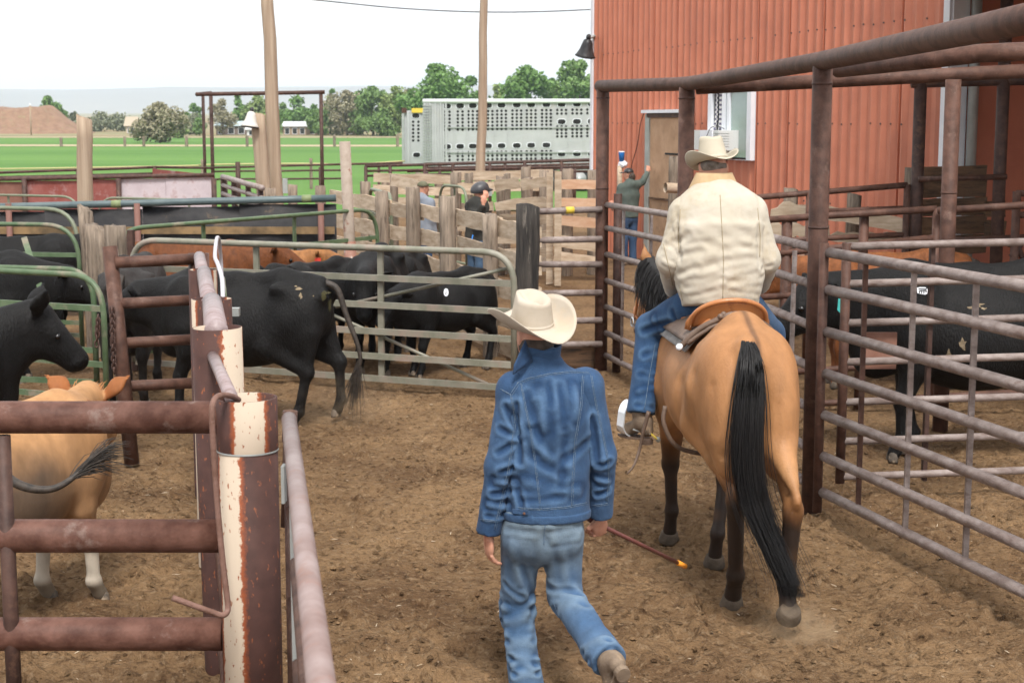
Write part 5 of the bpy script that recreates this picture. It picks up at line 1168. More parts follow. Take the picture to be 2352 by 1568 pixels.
    for hf in hoofs:
        h = np.array(hf); vs, fs = [], []
        for sx in (-1, 1):
            q = lathe((h[0] + sx * .026, h[1] + .012, -.012 + max(0, h[2] - .05)), [(.035, 0), (.036, .02), (.03, .06), (.018, .075)], 9); vs.append(q)
        q = join(*vs); part(t, 'hoof', (T(q[0]), q[1]), MT['hoof'])
    if eyes:
        for sx in (-1, 1): q = ball(poll + hd * .185 + hs * sx * .112 + hu * .032, .021, 10, 7); part(t, 'eye', (T(np.array([tuple(p) for p in q[0]])), q[1]), MT['eye'])
    tl = tail or [(0, -.16, 1.27), (0, -.26, 1.2), (0, -.285, .95), (0, -.27, .7), (0, -.26, .52)]
    tp = tailw or [Vector(T(p)) for p in [np.array(q, float) for q in tl]]; sp = spline(tp, 5)
    q = part(t, 'tail', tube(sp, .034 * s, 8, True, .014 * s), MT['tailhair'])
    if switch:
        dd = (sp[-1] - sp[-3]).normalized(); paths = []; rr = random.Random(int(x * 100 + y * 7))
        for i in range(170):
            k = len(sp) - 1 - rr.randint(0, 6); st = sp[k]; dv = (dd + V(rr.gauss(0, .16), rr.gauss(0, .16), rr.gauss(0, .16))).normalized(); L = rr.uniform(.18, .36) * s
            g = V(0, 0, -.35 * L); paths.append([st, st + dv * L * .35 + g * .1, st + dv * L * .7 + g * .4, st + dv * L + g])
        part(q, 'switch', strands(paths, .003), MT['tailhair'])
    return t, o, T, dict(poll=poll, hd=hd, hs=hs, hu=hu, muz=muz), (T(v), fc)
def plain(col, belly=None, legs_c=None, face=None, head_dark=None, var=.5):
    col = np.array(col)
    def fn(v, a):
        c = np.tile(col, (len(v), 1)) * (1 + var * fbm(v, 2.2, 4))[:, None]
        if belly is not None:
            w = np.clip((.80 - v[:, 2]) / .25 + fbm(v, 3, 3) * 1.2, 0, 1)[:, None] * .8; c = c * (1 - w) + np.array(belly) * w
        if legs_c is not None:
            w = np.clip((.50 - v[:, 2]) / .06 + fbm(v, 6, 2), 0, 1)[:, None]; c = c * (1 - w) + np.array(legs_c) * w
        if face is not None:
            q = v - a['poll']; w = ((q @ a['hd'] > -.02 + .1 * fbm(v, 9, 2)) & (np.abs(q @ a['hs']) < .085) & (q @ a['hu'] > -.04))[:, None]; c = np.where(w, np.array(face), c)
        return c
    return fn
RED, ORG, TAN = (.15, .05, .017), (.32, .14, .05), (.34, .18, .07)
# big black cow in the middle, walking left, seen from its near side and rump
ct, co, cT, ca, cvf = cow('large black cow striding left in front of the drab gate', -1.76, 13.6, 73, .99, None, 0, 4, 0, -25, ((.10, 0), (-.13, .07), (.1, 0), (-.2, 0)),
    [(0, -.14, 1.28), (.02, -.25, 1.22), (.02, -.33, 1.0), (.02, -.42, .78), (.02, -.46, .62), (.02, -.44, .52)], .021, fat=.95)
cast = hit(*cvf)
def patch(par, cast_, name, pts, mat, seed=0, lift=.003):   # dried dirt / sticker cap hugging the hide
    ring = [cast_(u, w, lift) for u, w in pts]; ring = [p for p in ring if p is not None]
    if len(ring) < 4: return None
    c = sum(ring, Vector()) / len(ring); cu = sum(p[0] for p in pts) / len(pts); cw = sum(p[1] for p in pts) / len(pts); cc = cast_(cu, cw, lift) or c
    n = len(ring); return part(par, name, ring and ([cc] + ring, [(0, i + 1, (i + 1) % n + 1) for i in range(n)]), mat)
def blot(u, w, ru, rw, n, seed, jag=.45):
    rr = random.Random(seed); return [(u + ru * math.cos(i * 6.283 / n) * (1 + rr.uniform(-jag, jag)), w + rw * math.sin(i * 6.283 / n) * (1 + rr.uniform(-jag, jag))) for i in range(n)]
dung = M('dried_dung', (.16, .12, .075), (.28, .22, .145), 20, .95, .5, 80); dung2 = M('green_dung', (.035, .032, .012), (.07, .06, .022), 20, .95, .5, 80)
for i, (u, w, a, b) in enumerate(((686, 664, 7, 3), (691, 680, 4, 6), (680, 658, 4, 1.5), (720, 680, 1.5, 1.5))): patch(co, cast, 'dung_patch', blot(u, w, a, b, 11, i), dung)
for i, (u, w, a, b) in enumerate(((742, 680, 5, 9), (756, 700, 4, 14), (750, 672, 8, 4))): patch(co, cast, 'dung_patch', blot(u, w, a, b, 11, 20 + i), dung2)
# black cow with ear buttons at the left edge
ct, co, cT, ca, cvf = cow('black cow with yellow ear button at the left edge', -4.72, 9.95, -55, 1.0, None, -6, 26, -16, -46, vox=.018, nlen=.46, ear=1.25, earup=.9)
e = ca['poll'] - ca['hs'] * .20 - ca['hd'] * .06 + ca['hu'] * .03
q = lathe(cT(e - ca['hd'] * .035), [(.02, 0), (.02, .01), (.008, .014)], 12, tuple(-(cT(ca['hd']) - cT(np.zeros(3))))); b = part(co, 'ear_button', q, MT['yellow'])
q = lathe(cT(e - ca['hu'] * .13 - ca['hd'] * .03), [(.045, 0), (.045, .006)], 14, (.1, -1, .15)); part(co, 'ear_tag', q, MT['white'])
# tan cow behind the foreground rails
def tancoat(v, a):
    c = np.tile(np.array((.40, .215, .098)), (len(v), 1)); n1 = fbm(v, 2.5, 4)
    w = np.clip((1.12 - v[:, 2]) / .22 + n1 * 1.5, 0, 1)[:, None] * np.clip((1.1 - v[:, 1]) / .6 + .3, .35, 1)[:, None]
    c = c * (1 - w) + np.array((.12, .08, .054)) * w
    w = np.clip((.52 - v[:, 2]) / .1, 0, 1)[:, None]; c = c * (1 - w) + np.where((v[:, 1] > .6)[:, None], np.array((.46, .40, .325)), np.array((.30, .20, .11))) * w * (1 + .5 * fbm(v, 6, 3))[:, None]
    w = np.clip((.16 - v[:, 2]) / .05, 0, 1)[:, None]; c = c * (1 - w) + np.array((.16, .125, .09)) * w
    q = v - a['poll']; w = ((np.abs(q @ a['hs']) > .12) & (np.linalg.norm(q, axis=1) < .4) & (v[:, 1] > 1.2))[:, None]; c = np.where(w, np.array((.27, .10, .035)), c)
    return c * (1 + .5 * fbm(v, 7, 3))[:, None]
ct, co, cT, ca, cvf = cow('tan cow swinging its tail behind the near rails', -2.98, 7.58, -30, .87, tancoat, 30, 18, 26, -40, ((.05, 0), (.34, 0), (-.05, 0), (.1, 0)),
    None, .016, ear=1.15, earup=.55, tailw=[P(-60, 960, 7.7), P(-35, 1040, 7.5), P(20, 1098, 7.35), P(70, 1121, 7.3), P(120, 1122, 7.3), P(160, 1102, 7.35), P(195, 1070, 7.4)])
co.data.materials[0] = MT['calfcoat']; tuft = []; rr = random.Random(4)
for i in range(130):
    p0 = ca['poll'] + ca['hu'] * .06 + ca['hs'] * rr.uniform(-.1, .1) + ca['hd'] * rr.uniform(-.07, .07); d = ca['hu'] * rr.uniform(.05, .09) + ca['hs'] * rr.uniform(-.03, .03)
    tuft.append([Vector(cT(p0)), Vector(cT(p0 + d * .6)), Vector(cT(p0 + d + ca['hd'] * .02))])
part(co, 'forelock', strands(tuft, .003), M('tan_tuft', (.42, .19, .07), None, 3, .8, 0))
# behind the drab gate
cow('dark grey cow standing tail on behind the leaning pipe post', -3.62, 14.55, 6, .97, plain((.032, .027, .025)), vox=.03)
cow('black cow with only its back showing at the left edge, behind the chained gate', -6.2, 15.9, -86, .98, None, 0, 0, vox=.034)
cow('black cow looking over the nested green gates at the left edge', -6.45, 18.2, -82, .98, None, 0, 28, 10, -20, vox=.034)
cow('curly red brown cow behind the drab gate, left of the black head', -4.25, 17.55, -88, .97, plain(RED), 0, 18, 0, -30, vox=.032)
ct, co, cT, ca, cvf = cow('orange cow with a red ear tag, head raised behind the drab gate', -3.62, 18.35, -80, .84, plain(ORG), 0, 26, -10, -15, vox=.032)
e = ca['poll'] - ca['hs'] * -.19 - ca['hu'] * .06; part(co, 'ear_tag', box(Vector(cT(e)), .035, .008, .045), MT['red'], False)
cow('black calf peering over the drab gate beside the orange cow', -1.86, 17.62, 152, .84, None, 0, 26, 4, -30, vox=.03, name='calf', cat='calf', fat=.92)
cow('small red calf with a white face behind the left gate end', -3.7, 19.0, 92, .70, plain((.33, .13, .045), face=(.6, .55, .5)), vox=.034, name='calf', cat='calf')
cow('black calf facing the camera through the drab gate', -1.44, 17.55, 178, .95, None, 0, 4, 2, -62, ((0, 0), (0, 0), (.06, 0), (-.06, 0)), vox=.026, name='calf', cat='calf', fat=.9, nlen=.46)
ct, co, cT, ca, cvf = cow('small black calf wearing a round white sticker behind the drab gate', -.36, 16.92, 136, .80, None, 14, -2, 22, -38, ((0, 0), (.12, 0), (.05, 0), (-.1, 0)), vox=.022, name='calf', cat='calf', fat=.9)
cast = hit(*cvf); st = patch(ct, cast, 'sticker', blot(1024, 672, 5.6, 9, 16, 1, 0), MT['white'], lift=.006)
if st is not None:
    nums = [cast(1022, 668, .009), cast(1026, 668, .009), cast(1026, 673, .009), cast(1022, 673, .009), cast(1022, 677, .009), cast(1026, 677, .009)]
    if all(p is not None for p in nums): part(st, 'number', tube(nums, .003, 5), MT['dark'])
cow('white faced black calf half hidden behind the stickered calf', -1.22, 19.0, 174, .84, plain(tuple(BLACK), face=(.65, .62, .55), var=1.), 0, 2, 0, -45, vox=.032, name='calf', cat='calf')
# right pen
ct, co, cT, ca, cvf = cow('huge black bull with a teal ear tag inside the right pen', 4.42, 12.35, 91, 1.14, None, 2, 8, 8, -40, ((0, 0), (.1, 0), (.04, 0), (-.12, 0)), vox=.022, name='bull', cat='bull', fat=1.05, nlen=.52)
cast = hit(*cvf)
e = ca['poll'] - ca['hs'] * .20 - ca['hu'] * .10 - ca['hd'] * .03
tb = Vector(cT(e)); part(co, 'ear_tag', ([tb + V(-.03, -.03, .05), tb + V(.03, -.03, .04), tb + V(.04, -.03, -.05), tb + V(0, -.03, -.08), tb + V(-.035, -.03, -.04)], [(0, 1, 2, 3, 4)]), MT['teal_tag'], False)
st = patch(ct, cast, 'sticker', [(2106, 661), (2112, 660), (2124, 660), (2131, 666), (2130, 674), (2124, 677), (2112, 675), (2106, 673)], MT['white'], lift=.008)
if st is not None:
    for (a, b) in (((2109, 664), (2127, 664)), ((2111, 668), (2111, 674)), ((2116, 668), (2116, 674)), ((2121, 667), (2121, 674)), ((2126, 667), (2126, 672)), ((2111, 668), (2126, 667))):
        p, q = cast(*a, .012), cast(*b, .012)
        if p and q: part(st, 'lettering', tube([p, q], .0035, 5), MT['dark'])
for i, (u, w, a, b) in enumerate(((2245, 700, 14, 6), (2232, 706, 8, 4), (2258, 709, 7, 3), (2212, 790, 10, 12), (2180, 812, 5, 9))): patch(co, cast, 'dung_patch', blot(u, w, a, b, 11, 40 + i, .6), dung)
cow('red brown cow behind the black bull', 4.45, 15.7, 88, 1.0, plain((.24, .085, .03)), 0, 12, 0, -30, vox=.032)

# ================================================================ buckskin horse
HX, HY, HA = 1.265, 8.2, R_(5.5)
hf, hr = frame2(HA)
def HT(p): p = np.asarray(p, float); return np.array([HX, HY, 0.]) + p[..., 0:1] * hr + p[..., 1:2] * hf + p[..., 2:3] * np.array([0, 0, 1.])
def HI(w): w = np.asarray(w, float) - np.array([HX, HY, 0.]); return np.stack([w @ hr, w @ hf, w[..., 2]], -1)
hz = thing('horse', 'buckskin horse with black tail and legs carrying the rider', 'horse', (HX, HY, 0))
B = Body()
B.ell((0, .78, 1.16), (.295, .66, .335), .12); B.ell((0, .62, 1.10), (.30, .5, .31), .1)
B.ell((0, .20, 1.33), (.25, .38, .235), .12)                                   # croup
B.chain([(0, -.06, 1.45), (0, .2, 1.535), (0, .62, 1.47), (0, 1.2, 1.52)], [.05, .06, .06, .07], .14)
B.ell((0, 1.25, 1.15), (.215, .30, .34), .14); B.ell((0, 1.46, 1.1), (.16, .16, .22), .1)
hh = []
hind = {-1: dict(st=(-.185, .33, 1.0), hk=(-.075, -.03, .645), fl=(-.035, .10, .20), hf=(-.03, .18, .055)),
        1: dict(st=(.185, .20, .99), hk=(.15, -.34, .66), fl=(.135, -.31, .27), hf=(.135, -.36, .13))}
for sx, L in hind.items():
    B.ell((sx * .14, .10, 1.20), (.132, .26, .33), .08)                         # gluteal mass
    B.ell((sx * .128, -.065, 1.09), (.11, .14, .32), .05)                      # back of the thigh
    B.cone((sx * .15, .2, 1.2), L['st'], .155, .11, .07)
    m = tuple((np.array(L['st']) + np.array(L['hk'])) / 2 + np.array((0, -.02, .02)))
    B.cone(L['st'], m, .115, .066, .05).cone(m, tuple(np.array(L['hk']) + np.array((0, .015, .03))), .062, .044, .035).cone((sx * .128, -.06, 1.0), tuple(np.array(L['hk']) + np.array((0, -.07, .10))), .105, .018, .045)
    hk = np.array(L['hk']); B.ell(hk + (0, -.015, .015), (.048, .06, .08), .025); B.ell(hk + (0, -.075, .07), (.023, .03, .042), .025)
    B.cone(L['hk'], L['fl'], .050, .041, .03).cone(hk + np.array((0, -.04, -.02)), np.array(L['fl']) + np.array((0, -.032, .03)), .022, .018, .02)
    B.ell(L['fl'], (.05, .056, .054), .025); B.cone(L['fl'], L['hf'], .042, .05, .02); hh.append((L['fl'], L['hf']))
fore = {-1: dict(el=(-.17, 1.22, .92), kn=(-.135, 1.44, .535), fl=(-.11, 1.50, .215), hf=(-.11, 1.56, .055)),
        1: dict(el=(.17, 1.15, .92), kn=(.13, 1.08, .53), fl=(.06, .95, .205), hf=(.055, .99, .055))}
for sx, L in fore.items():
    B.ell((sx * .17, 1.2, 1.15), (.10, .2, .33), .08); B.cone((sx * .17, 1.2, 1.05), L['el'], .14, .10, .06)
    B.cone(L['el'], L['kn'], .095, .05, .05).ell(L['kn'], (.05, .052, .07), .03).cone(L['kn'], L['fl'], .044, .038, .03)
    B.ell(L['fl'], (.043, .048, .05), .025); B.cone(L['fl'], L['hf'], .036, .044, .02); hh.append((L['fl'], L['hf']))
# neck and head
poll = np.array([-.10, 2.14, 1.66]); hd = dirv(R_(9), R_(-55)); hs = np.cross(hd, (0, 0, 1.)); hs /= np.linalg.norm(hs); hu = np.cross(hs, hd); muz = poll + hd * .5
B.cone((0, 1.32, 1.27), (-.04, 1.75, 1.48), .225, .165, .12, ((1, 0, 0), 1.5)).cone((-.04, 1.75, 1.48), poll + (0, -.03, -.03), .165, .10, .1, ((1, 0, 0), 1.4))
B.cone(poll, muz, .105, .062, .06, (hs, 1.25)).cone(poll + hd * .12 - hu * .09, muz - hd * .1 - hu * .03, .09, .05, .05, (hs, 1.4)).ell(muz, (.055, .06, .06), .03, (hs, hd, hu))
for sx in (-1, 1):
    e0 = poll + hs * sx * .055 + hu * .05; e1 = e0 + np.array([sx * .018, -.02, .08]); e2 = e1 + np.array([sx * .008, .015, .09])
    B.cone(e0, e1, .026, .034, .02, ((0, 1, 0), 1.8)).cone(e1, e2, .034, .008, .02, ((0, 1, 0), 1.8))
    B.ell(poll + hd * .17 + hs * sx * .075 + hu * .02, (.03, .04, .03), .03, (hs, hd, hu))
B.cone((-.05, -.10, 1.49), (-.055, -.19, 1.39), .05, .035, .05)                    # dock
hv, hfc = B.mesh(.0145, 2)
n = vnormals(hv, hfc)
def seg_dist(v, a, b):
    a, b = np.array(a, float), np.array(b, float); ba = b - a; t = np.clip(((v - a) @ ba) / (ba @ ba), 0, 1); return np.linalg.norm(v - a - t[:, None] * ba, axis=1)
for (a, b, amp, w) in (((-.205, -.09, 1.28), (-.165, -.15, .92), -.024, .024), ((.205, -.09, 1.28), (.17, -.15, .92), -.024, .024), ((-.10, -.19, 1.2), (-.09, -.19, .95), -.006, .02), ((.10, -.19, 1.2), (.10, -.2, .95), -.006, .02), ((-.22, .02, 1.02), (-.16, -.02, .84), -.016, .025), ((.22, .0, 1.02), (.18, -.1, .84), -.016, .025), ((-.26, .28, 1.2), (-.25, .36, .98), -.014, .04), ((-.2, .3, 1.42), (-.26, .2, 1.25), .012, .05), ((-.28, .12, 1.3), (-.27, .14, .98), -.008, .04), ((0, -.17, 1.36), (0, -.17, .95), -.03, .035), ((-.13, -.03, .86), (-.11, .0, .68), -.008, .02), ((.19, -.2, .86), (.16, -.32, .70), -.008, .02), ((-.27, .47, 1.2), (-.25, .44, .98), -.016, .05)):
    hv = hv + n * (amp * np.exp(-(seg_dist(hv, a, b) / w) ** 2))[:, None]
hb = part(hz, 'body', (HT(hv), hfc), MT['horsecoat'])
base_c = np.array((.40, .195, .083)); dark_c = np.array((.022, .015, .012)); mid_c = np.array((.26, .115, .042)); pale = np.array((.48, .27, .125))
c = np.tile(base_c, (len(hv), 1)); nn = fbm(hv, 3, 3)
w = np.clip((hv[:, 2] - 1.1) / .3, 0, 1)[:, None]; c = c * (1 - .25 * w) + np.array((.37, .165, .062)) * (.25 * w)
w = np.clip((1.02 - hv[:, 2]) / .2 + nn, 0, 1)[:, None] * np.clip((hv[:, 2] - .75) / .1, 0, 1)[:, None] * .35; c = c * (1 - w) + pale * w
hind_m = hv[:, 1] < .75
kz = np.where(hind_m, .84, .80) + .20 * nn
# front of the hind leg goes dark higher up, back stays tan to the hock
w = np.clip((kz - hv[:, 2]) / .16, 0, 1)[:, None]; c = c * (1 - w) + mid_c * w
kz = np.where(hind_m, .74, .70) + .26 * nn
w = np.clip((kz - hv[:, 2]) / .16, 0, 1)[:, None] * .97; c = c * (1 - w) + dark_c * w
tan_leg = np.clip(1 - np.abs(hv[:, 2] - .36) / .14, 0, 1) * np.clip(fbm(hv, 9, 2) * 3, 0, 1); c = c * (1 - tan_leg[:, None] * .4) + mid_c * tan_leg[:, None] * .4
w = np.exp(-(hv[:, 0] / .016) ** 2) * (hv[:, 2] > 1.42) * (hv[:, 1] < .6) * .75; c = c * (1 - w[:, None]) + np.array((.06, .03, .02)) * w[:, None]       # dorsal stripe
w = np.exp(-(np.abs(np.linalg.norm(hv - (poll + hd * .5), axis=1)) / .14) ** 2)[:, None]; c = c * (1 - w) + dark_c * w
w = ((hv[:, 1] > 2.0) & (hv[:, 2] > 1.72))[:, None] * .5; c = c * (1 - w) + mid_c * w
paint(hb, np.clip(c * (1 + .12 * nn)[:, None], 0, 1))
HOOFM = M('horse_hoof', (.055, .04, .028), (.12, .09, .064), 12, .85, .5, 60, c3=(.06, .045, .035), s3=8)
for (fl, h) in hh:
    h = np.array(h); lift = h[2] - .055; back = lift > .05
    ax = (0, -.75, .9) if back else (0, -.28, 1)
    c0 = h + (np.array((0, .0, -.02)) if back else np.array((0, .02, -.06)))
    q = lathe(c0, [(.066, 0), (.067, .008), (.054, .062), (.047, .07)], 18, ax); part(hz, 'hoof', (HT(np.array([tuple(p) for p in q[0]])), q[1]), HOOFM)
# tail hair
rr = random.Random(2); paths = []
guide = [(-.05, -.12, 1.49), (-.06, -.225, 1.42), (-.075, -.275, 1.2), (-.08, -.28, .95), (-.045, -.29, .72), (.04, -.34, .50), (.12, -.39, .30), (.14, -.40, .2)]
spread = [.034, .058, .076, .076, .066, .052, .036, .018]
for i in range(3000):
    a = rr.uniform(0, 6.283); q = math.sqrt(rr.random()); L = rr.uniform(.45, 1.0) if rr.random() < .5 else rr.uniform(.8, 1.0); wv = rr.uniform(-.008, .008); kk = len(guide); pp = []; L = .5 + .5 * rr.random() ** .8 if rr.random() < .85 else rr.uniform(.2, .6)
    gx, gy = rr.gauss(0, .008 if rr.random() < .93 else .04), rr.gauss(0, .01)
    clump = rr.choice((-.5, -.2, .1, .45)) * .03
    z0 = rr.uniform(-.05, .035) if rr.random() < .8 else rr.uniform(-.3, 0)
    for k in range(kk):
        g = np.array(guide[k]) + np.array([0, 0, z0 * max(0, 1 - k / 3)]); s = spread[k]; t = k / 7.
        pp.append(Vector(HT(g + np.array([math.cos(a) * q * s + (gx + wv * math.sin(k * 1.1 + i)) * t * 1.6 + clump * t * t * 2, math.sin(a) * q * s * .55 + gy * t * 2, 0]))))
    sp_ = spline(pp, 3); paths.append(sp_[:max(5, int(len(sp_) * L))])
part(hz, 'tail', strands(paths, .0024), MT['mane'])
# mane
paths = []
for i in range(900):
    t = rr.random(); p0 = np.array((0, 1.42, 1.56)) * (1 - t) + (poll + (0, .04, .09)) * t + np.array((rr.uniform(-.02, .02), 0, .0)); L = rr.uniform(.2, .40) * (1 - .35 * t)
    sd = -1 if rr.random() < .8 else 1
    pts = [p0, p0 + (sd * .07, -.01, .02), p0 + (sd * .125, -.02 + rr.gauss(0, .01), -L * .4), p0 + (sd * (.14 + rr.gauss(0, .015)), -.03 + rr.gauss(0, .02), -L)]
    paths.append(spline([Vector(HT(p)) for p in pts], 3))
part(hz, 'mane', strands(paths, .004), MT['mane'])
for i in range(60): pass
# bridle
def HV(p): return Vector(HT(np.array(p, float)))
br = thing('bridle', 'brown leather bridle with a silver ring on the horse\'s head', 'bridle', tuple(HV(poll)))
part(br, 'cheek_strap', tube(spline([HV(poll + hs * -.07 + hu * .06), HV(poll + hs * -.1 + hd * .12), HV(poll + hs * -.092 + hd * .28 - hu * .02), HV(muz + hs * -.075 - hd * .1)], 4), .009, 6), MT['leather'])
part(br, 'cheek_strap', tube(spline([HV(poll + hs * .07 + hu * .06), HV(poll + hs * .1 + hd * .12), HV(poll + hs * .092 + hd * .28 - hu * .02), HV(muz + hs * .075 - hd * .1)], 4), .009, 6), MT['leather'])
part(br, 'noseband', tube([HV(muz - hd * .14 + (hs * math.cos(k * .6) * .085 + hu * math.sin(k * .6) * .1)) for k in range(12)], .009, 6), MT['leather'])
part(br, 'bit_ring', tube([HV(muz + hs * -.085 - hd * .07 + (hd * math.cos(k * .6) + hu * math.sin(k * .6)) * .03) for k in range(12)], .006, 6), MT['silver'])
# saddle
sd = thing('saddle', 'western saddle with a tan leather cantle under the rider', 'saddle', tuple(HV((0, .9, 1.5))))
def sheetmesh(fn, nu, nv, th):                  # curved leather sheet with thickness
    a = [fn(i / (nu - 1), j / (nv - 1)) for i in range(nu) for j in range(nv)]; A = np.array([tuple(p) for p in a]).reshape(nu, nv, 3)
    du = np.gradient(A, axis=0); dv = np.gradient(A, axis=1); N = np.cross(du, dv); N /= np.linalg.norm(N, axis=2)[..., None] + 1e-9
    Bk = A - N * th; vs = np.vstack([A.reshape(-1, 3), Bk.reshape(-1, 3)]); m = nu * nv; fs = []
    for i in range(nu - 1):
        for j in range(nv - 1):
            q = i * nv + j; fs += [(q, q + 1, q + nv + 1, q + nv), (m + q, m + q + nv, m + q + nv + 1, m + q + 1)]
    for i in range(nu - 1): fs += [(i * nv, (i + 1) * nv, m + (i + 1) * nv, m + i * nv), (i * nv + nv - 1, m + i * nv + nv - 1, m + (i + 1) * nv + nv - 1, (i + 1) * nv + nv - 1)]
    for j in range(nv - 1): fs += [(j, m + j, m + j + 1, j + 1), ((nu - 1) * nv + j, (nu - 1) * nv + j + 1, m + (nu - 1) * nv + j + 1, m + (nu - 1) * nv + j)]
    return vs, fs
def cantle(s, t):                               # s across, t upward
    a = (s - .5) * math.pi * 1.02; wdt = .205 + .012 * t; return HV((math.sin(a) * wdt, .46 - .05 * t - .0 + .14 * (1 - math.cos(a)), 1.535 + (.135 * math.cos(a) ** .6 if math.cos(a) > 0 else 0) * t - .04 * (1 - math.cos(a))))
q = part(sd, 'cantle', sheetmesh(cantle, 25, 7, .028), MT['leather'])
part(q, 'rim', tube([cantle(i / 28, 1.0) + V(0, 0, .004) for i in range(29)], .014, 8), MT['leather'])
def skirt(sx):
    def fn(s, t): th = -.05 + t * .86; rr_ = .318 + .018 * t; return HV((sx * math.sin(th) * rr_ * 1.03, .40 + s * .72 - .03 * math.sin(t * 3), 1.17 + math.cos(th) * .375 * (1.02 if t < .6 else 1.0)))
    return fn
for sx in (-1, 1):
    q = sheetmesh(skirt(sx), 12, 14, .014 * sx); part(sd, 'skirt', q, MT['leather_dark'])
def blanket(sx):
    def fn(s, t): th = -.05 + t * .99; return HV((sx * math.sin(th) * (.308 + .014 * t), .44 + s * .75, 1.17 + math.cos(th) * .358))
    return fn
for sx in (-1, 1): part(sd, 'saddle_blanket', sheetmesh(blanket(sx), 10, 14, .012 * sx), MT['blanket'])
def seat(s, t): return HV(((s - .5) * .36, .47 + t * .55, 1.56 + .05 * math.cos(t * 6.28) - .09 * (2 * s - 1) ** 2))
part(sd, 'seat', sheetmesh(seat, 10, 12, .03), MT['leather'])
part(sd, 'horn', lathe(HV((0, 1.12, 1.58)), [(.03, 0), (.024, .08), (.024, .1), (.045, .115), (.04, .135)], 14, (0, .2, 1)), MT['leather_dark'])
for (a, b) in (((-.16, .42, 1.535), (.16, .42, 1.535)),):
    part(sd, 'tie_strings', tube(spline([HV((-.30, .45, 1.40)), HV((-.2, .425, 1.505)), HV((-.1, .40, 1.565)), HV((0, .39, 1.60)), HV((.1, .40, 1.575)), HV((.2, .42, 1.52)), HV((.27, .45, 1.44))], 6), .017, 8), MT['leather_dark'])
    for k in range(9): part(sd, 'knot', ball(HV((-.08 + k * .02, .385 + .01 * (k % 2), 1.588 + .012 * math.sin(k * 2))), .017, 8, 5), MT['leather_dark'])
for (x, z) in ((-.285, 1.40), (-.2, 1.475), (.2, 1.5)): part(sd, 'concho', lathe(HV((x - .012, .43, z + .015)), [(.022, 0), (.02, .006), (.008, .01)], 12, (-.4, -.8, .4)), MT['silver'])
part(sd, 'rear_cinch', tube(spline([HV((-.335, .62, 1.05)), HV((-.345, .60, .95)), HV((-.27, .6, .82)), HV((-.1, .6, .77)), HV((.1, .6, .77)), HV((.3, .6, .85)), HV((.34, .6, 1.05))], 5), .013, 8), MT['leather_dark'])
# ================================================================ people
def nrm(v): v = np.array(v, float); return v / (np.linalg.norm(v) + 1e-12)
def npv(p): return np.array(tuple(p), float)
def hand(wrist, d, palm, curl, thumb_side, s=1.0, h=.0034):
    """wrist point, finger direction d, palm normal (the side fingers curl to), curl 0..1, thumb_side: unit vector"""
    d = nrm(d); palm = nrm(np.array(palm) - d * np.dot(palm, d)); sd = nrm(np.cross(d, palm)); sd = sd if np.dot(sd, thumb_side) > 0 else -sd; B = Body(); w = np.array(wrist, float)
    B.cone(w - d * .05 * s, w + d * .01 * s, .026 * s, .025 * s, .015, (palm, 1.25)); B.ell(w + d * .05 * s, (.040 * s, .052 * s, .018 * s), .02, (sd, d, palm))
    for i, (off, L) in enumerate(((.030, .074), (.010, .084), (-.010, .079), (-.029, .063))):
        p = w + (d * .088 + sd * off) * s; a = .25 * curl; seg = (.44, .32, .24); r = .0088 * s
        for j, f in enumerate(seg):
            a += curl * (.75 if j else .6); dv = d * math.cos(a) + palm * math.sin(a); q = p + dv * L * f * s; B.cone(p, q, r, r * .9, .006); p, r = q, r * .9
    p = w + (d * .02 + sd * .03 + palm * .005) * s; q = p + (d * .032 + sd * .022 + palm * .012) * s; B.cone(p, q, .0125 * s, .0105 * s, .015)
    q2 = q + (d * .03 + sd * (.010 - .012 * curl) + palm * .018 * curl) * s; B.cone(q, q2, .0105 * s, .0088 * s, .006); q3 = q2 + (d * .022 - sd * .008 * curl + palm * .012 * curl) * s; B.cone(q2, q3, .0088 * s, .0075 * s, .006)
    return B.mesh(h * s, 1)
def head(c, fw, up, s=1.0, h=.0065, neck=None):
    fw = nrm(fw); up = nrm(np.array(up) - fw * np.dot(up, fw)); sd = np.cross(fw, up); c = np.array(c, float); B = Body(); ax = (sd, fw, up)
    B.ell(c + up * .02 * s, (.076 * s, .097 * s, .098 * s), .03, ax); B.ell(c + fw * .03 * s - up * .05 * s, (.058 * s, .066 * s, .07 * s), .04, ax); B.ell(c + fw * .075 * s - up * .092 * s, (.024 * s, .02 * s, .018 * s), .03, ax)
    B.cone(c + fw * .094 * s + up * .015 * s, c + fw * .113 * s - up * .025 * s, .008 * s, .014 * s, .015)       # nose
    B.cone(c + fw * .086 * s - up * .058 * s - sd * .02 * s, c + fw * .086 * s - up * .058 * s + sd * .02 * s, .009 * s, .009 * s, .01)
    for sx in (-1, 1):
        B.ell(c + sd * sx * .032 * s + fw * .087 * s + up * .012 * s, (.014 * s, .012 * s, .009 * s), .012, ax, neg=True)
        e = c + sd * sx * .079 * s - fw * .005 * s; B.ell(e, (.010 * s, .020 * s, .032 * s), .012, (nrm(sd * sx + fw * .4), nrm(fw - sd * sx * .4), up)); B.ell(e + sd * sx * .008 * s + fw * .003, (.006 * s, .011 * s, .018 * s), .006, ax, neg=True)
    nk = np.array(neck, float) if neck is not None else c - up * .19 * s
    B.cone(c - up * .05 * s - fw * .02 * s, nk, .056 * s, .062 * s, .04)
    return B.mesh(h, 1)
def merge(*vf):                                   # quads only
    vs, fs, n = [], [], 0
    for v, f in vf: vs.append(np.asarray(v)); fs.append(np.asarray(f) + n); n += len(v)
    return np.vstack(vs), np.vstack(fs)
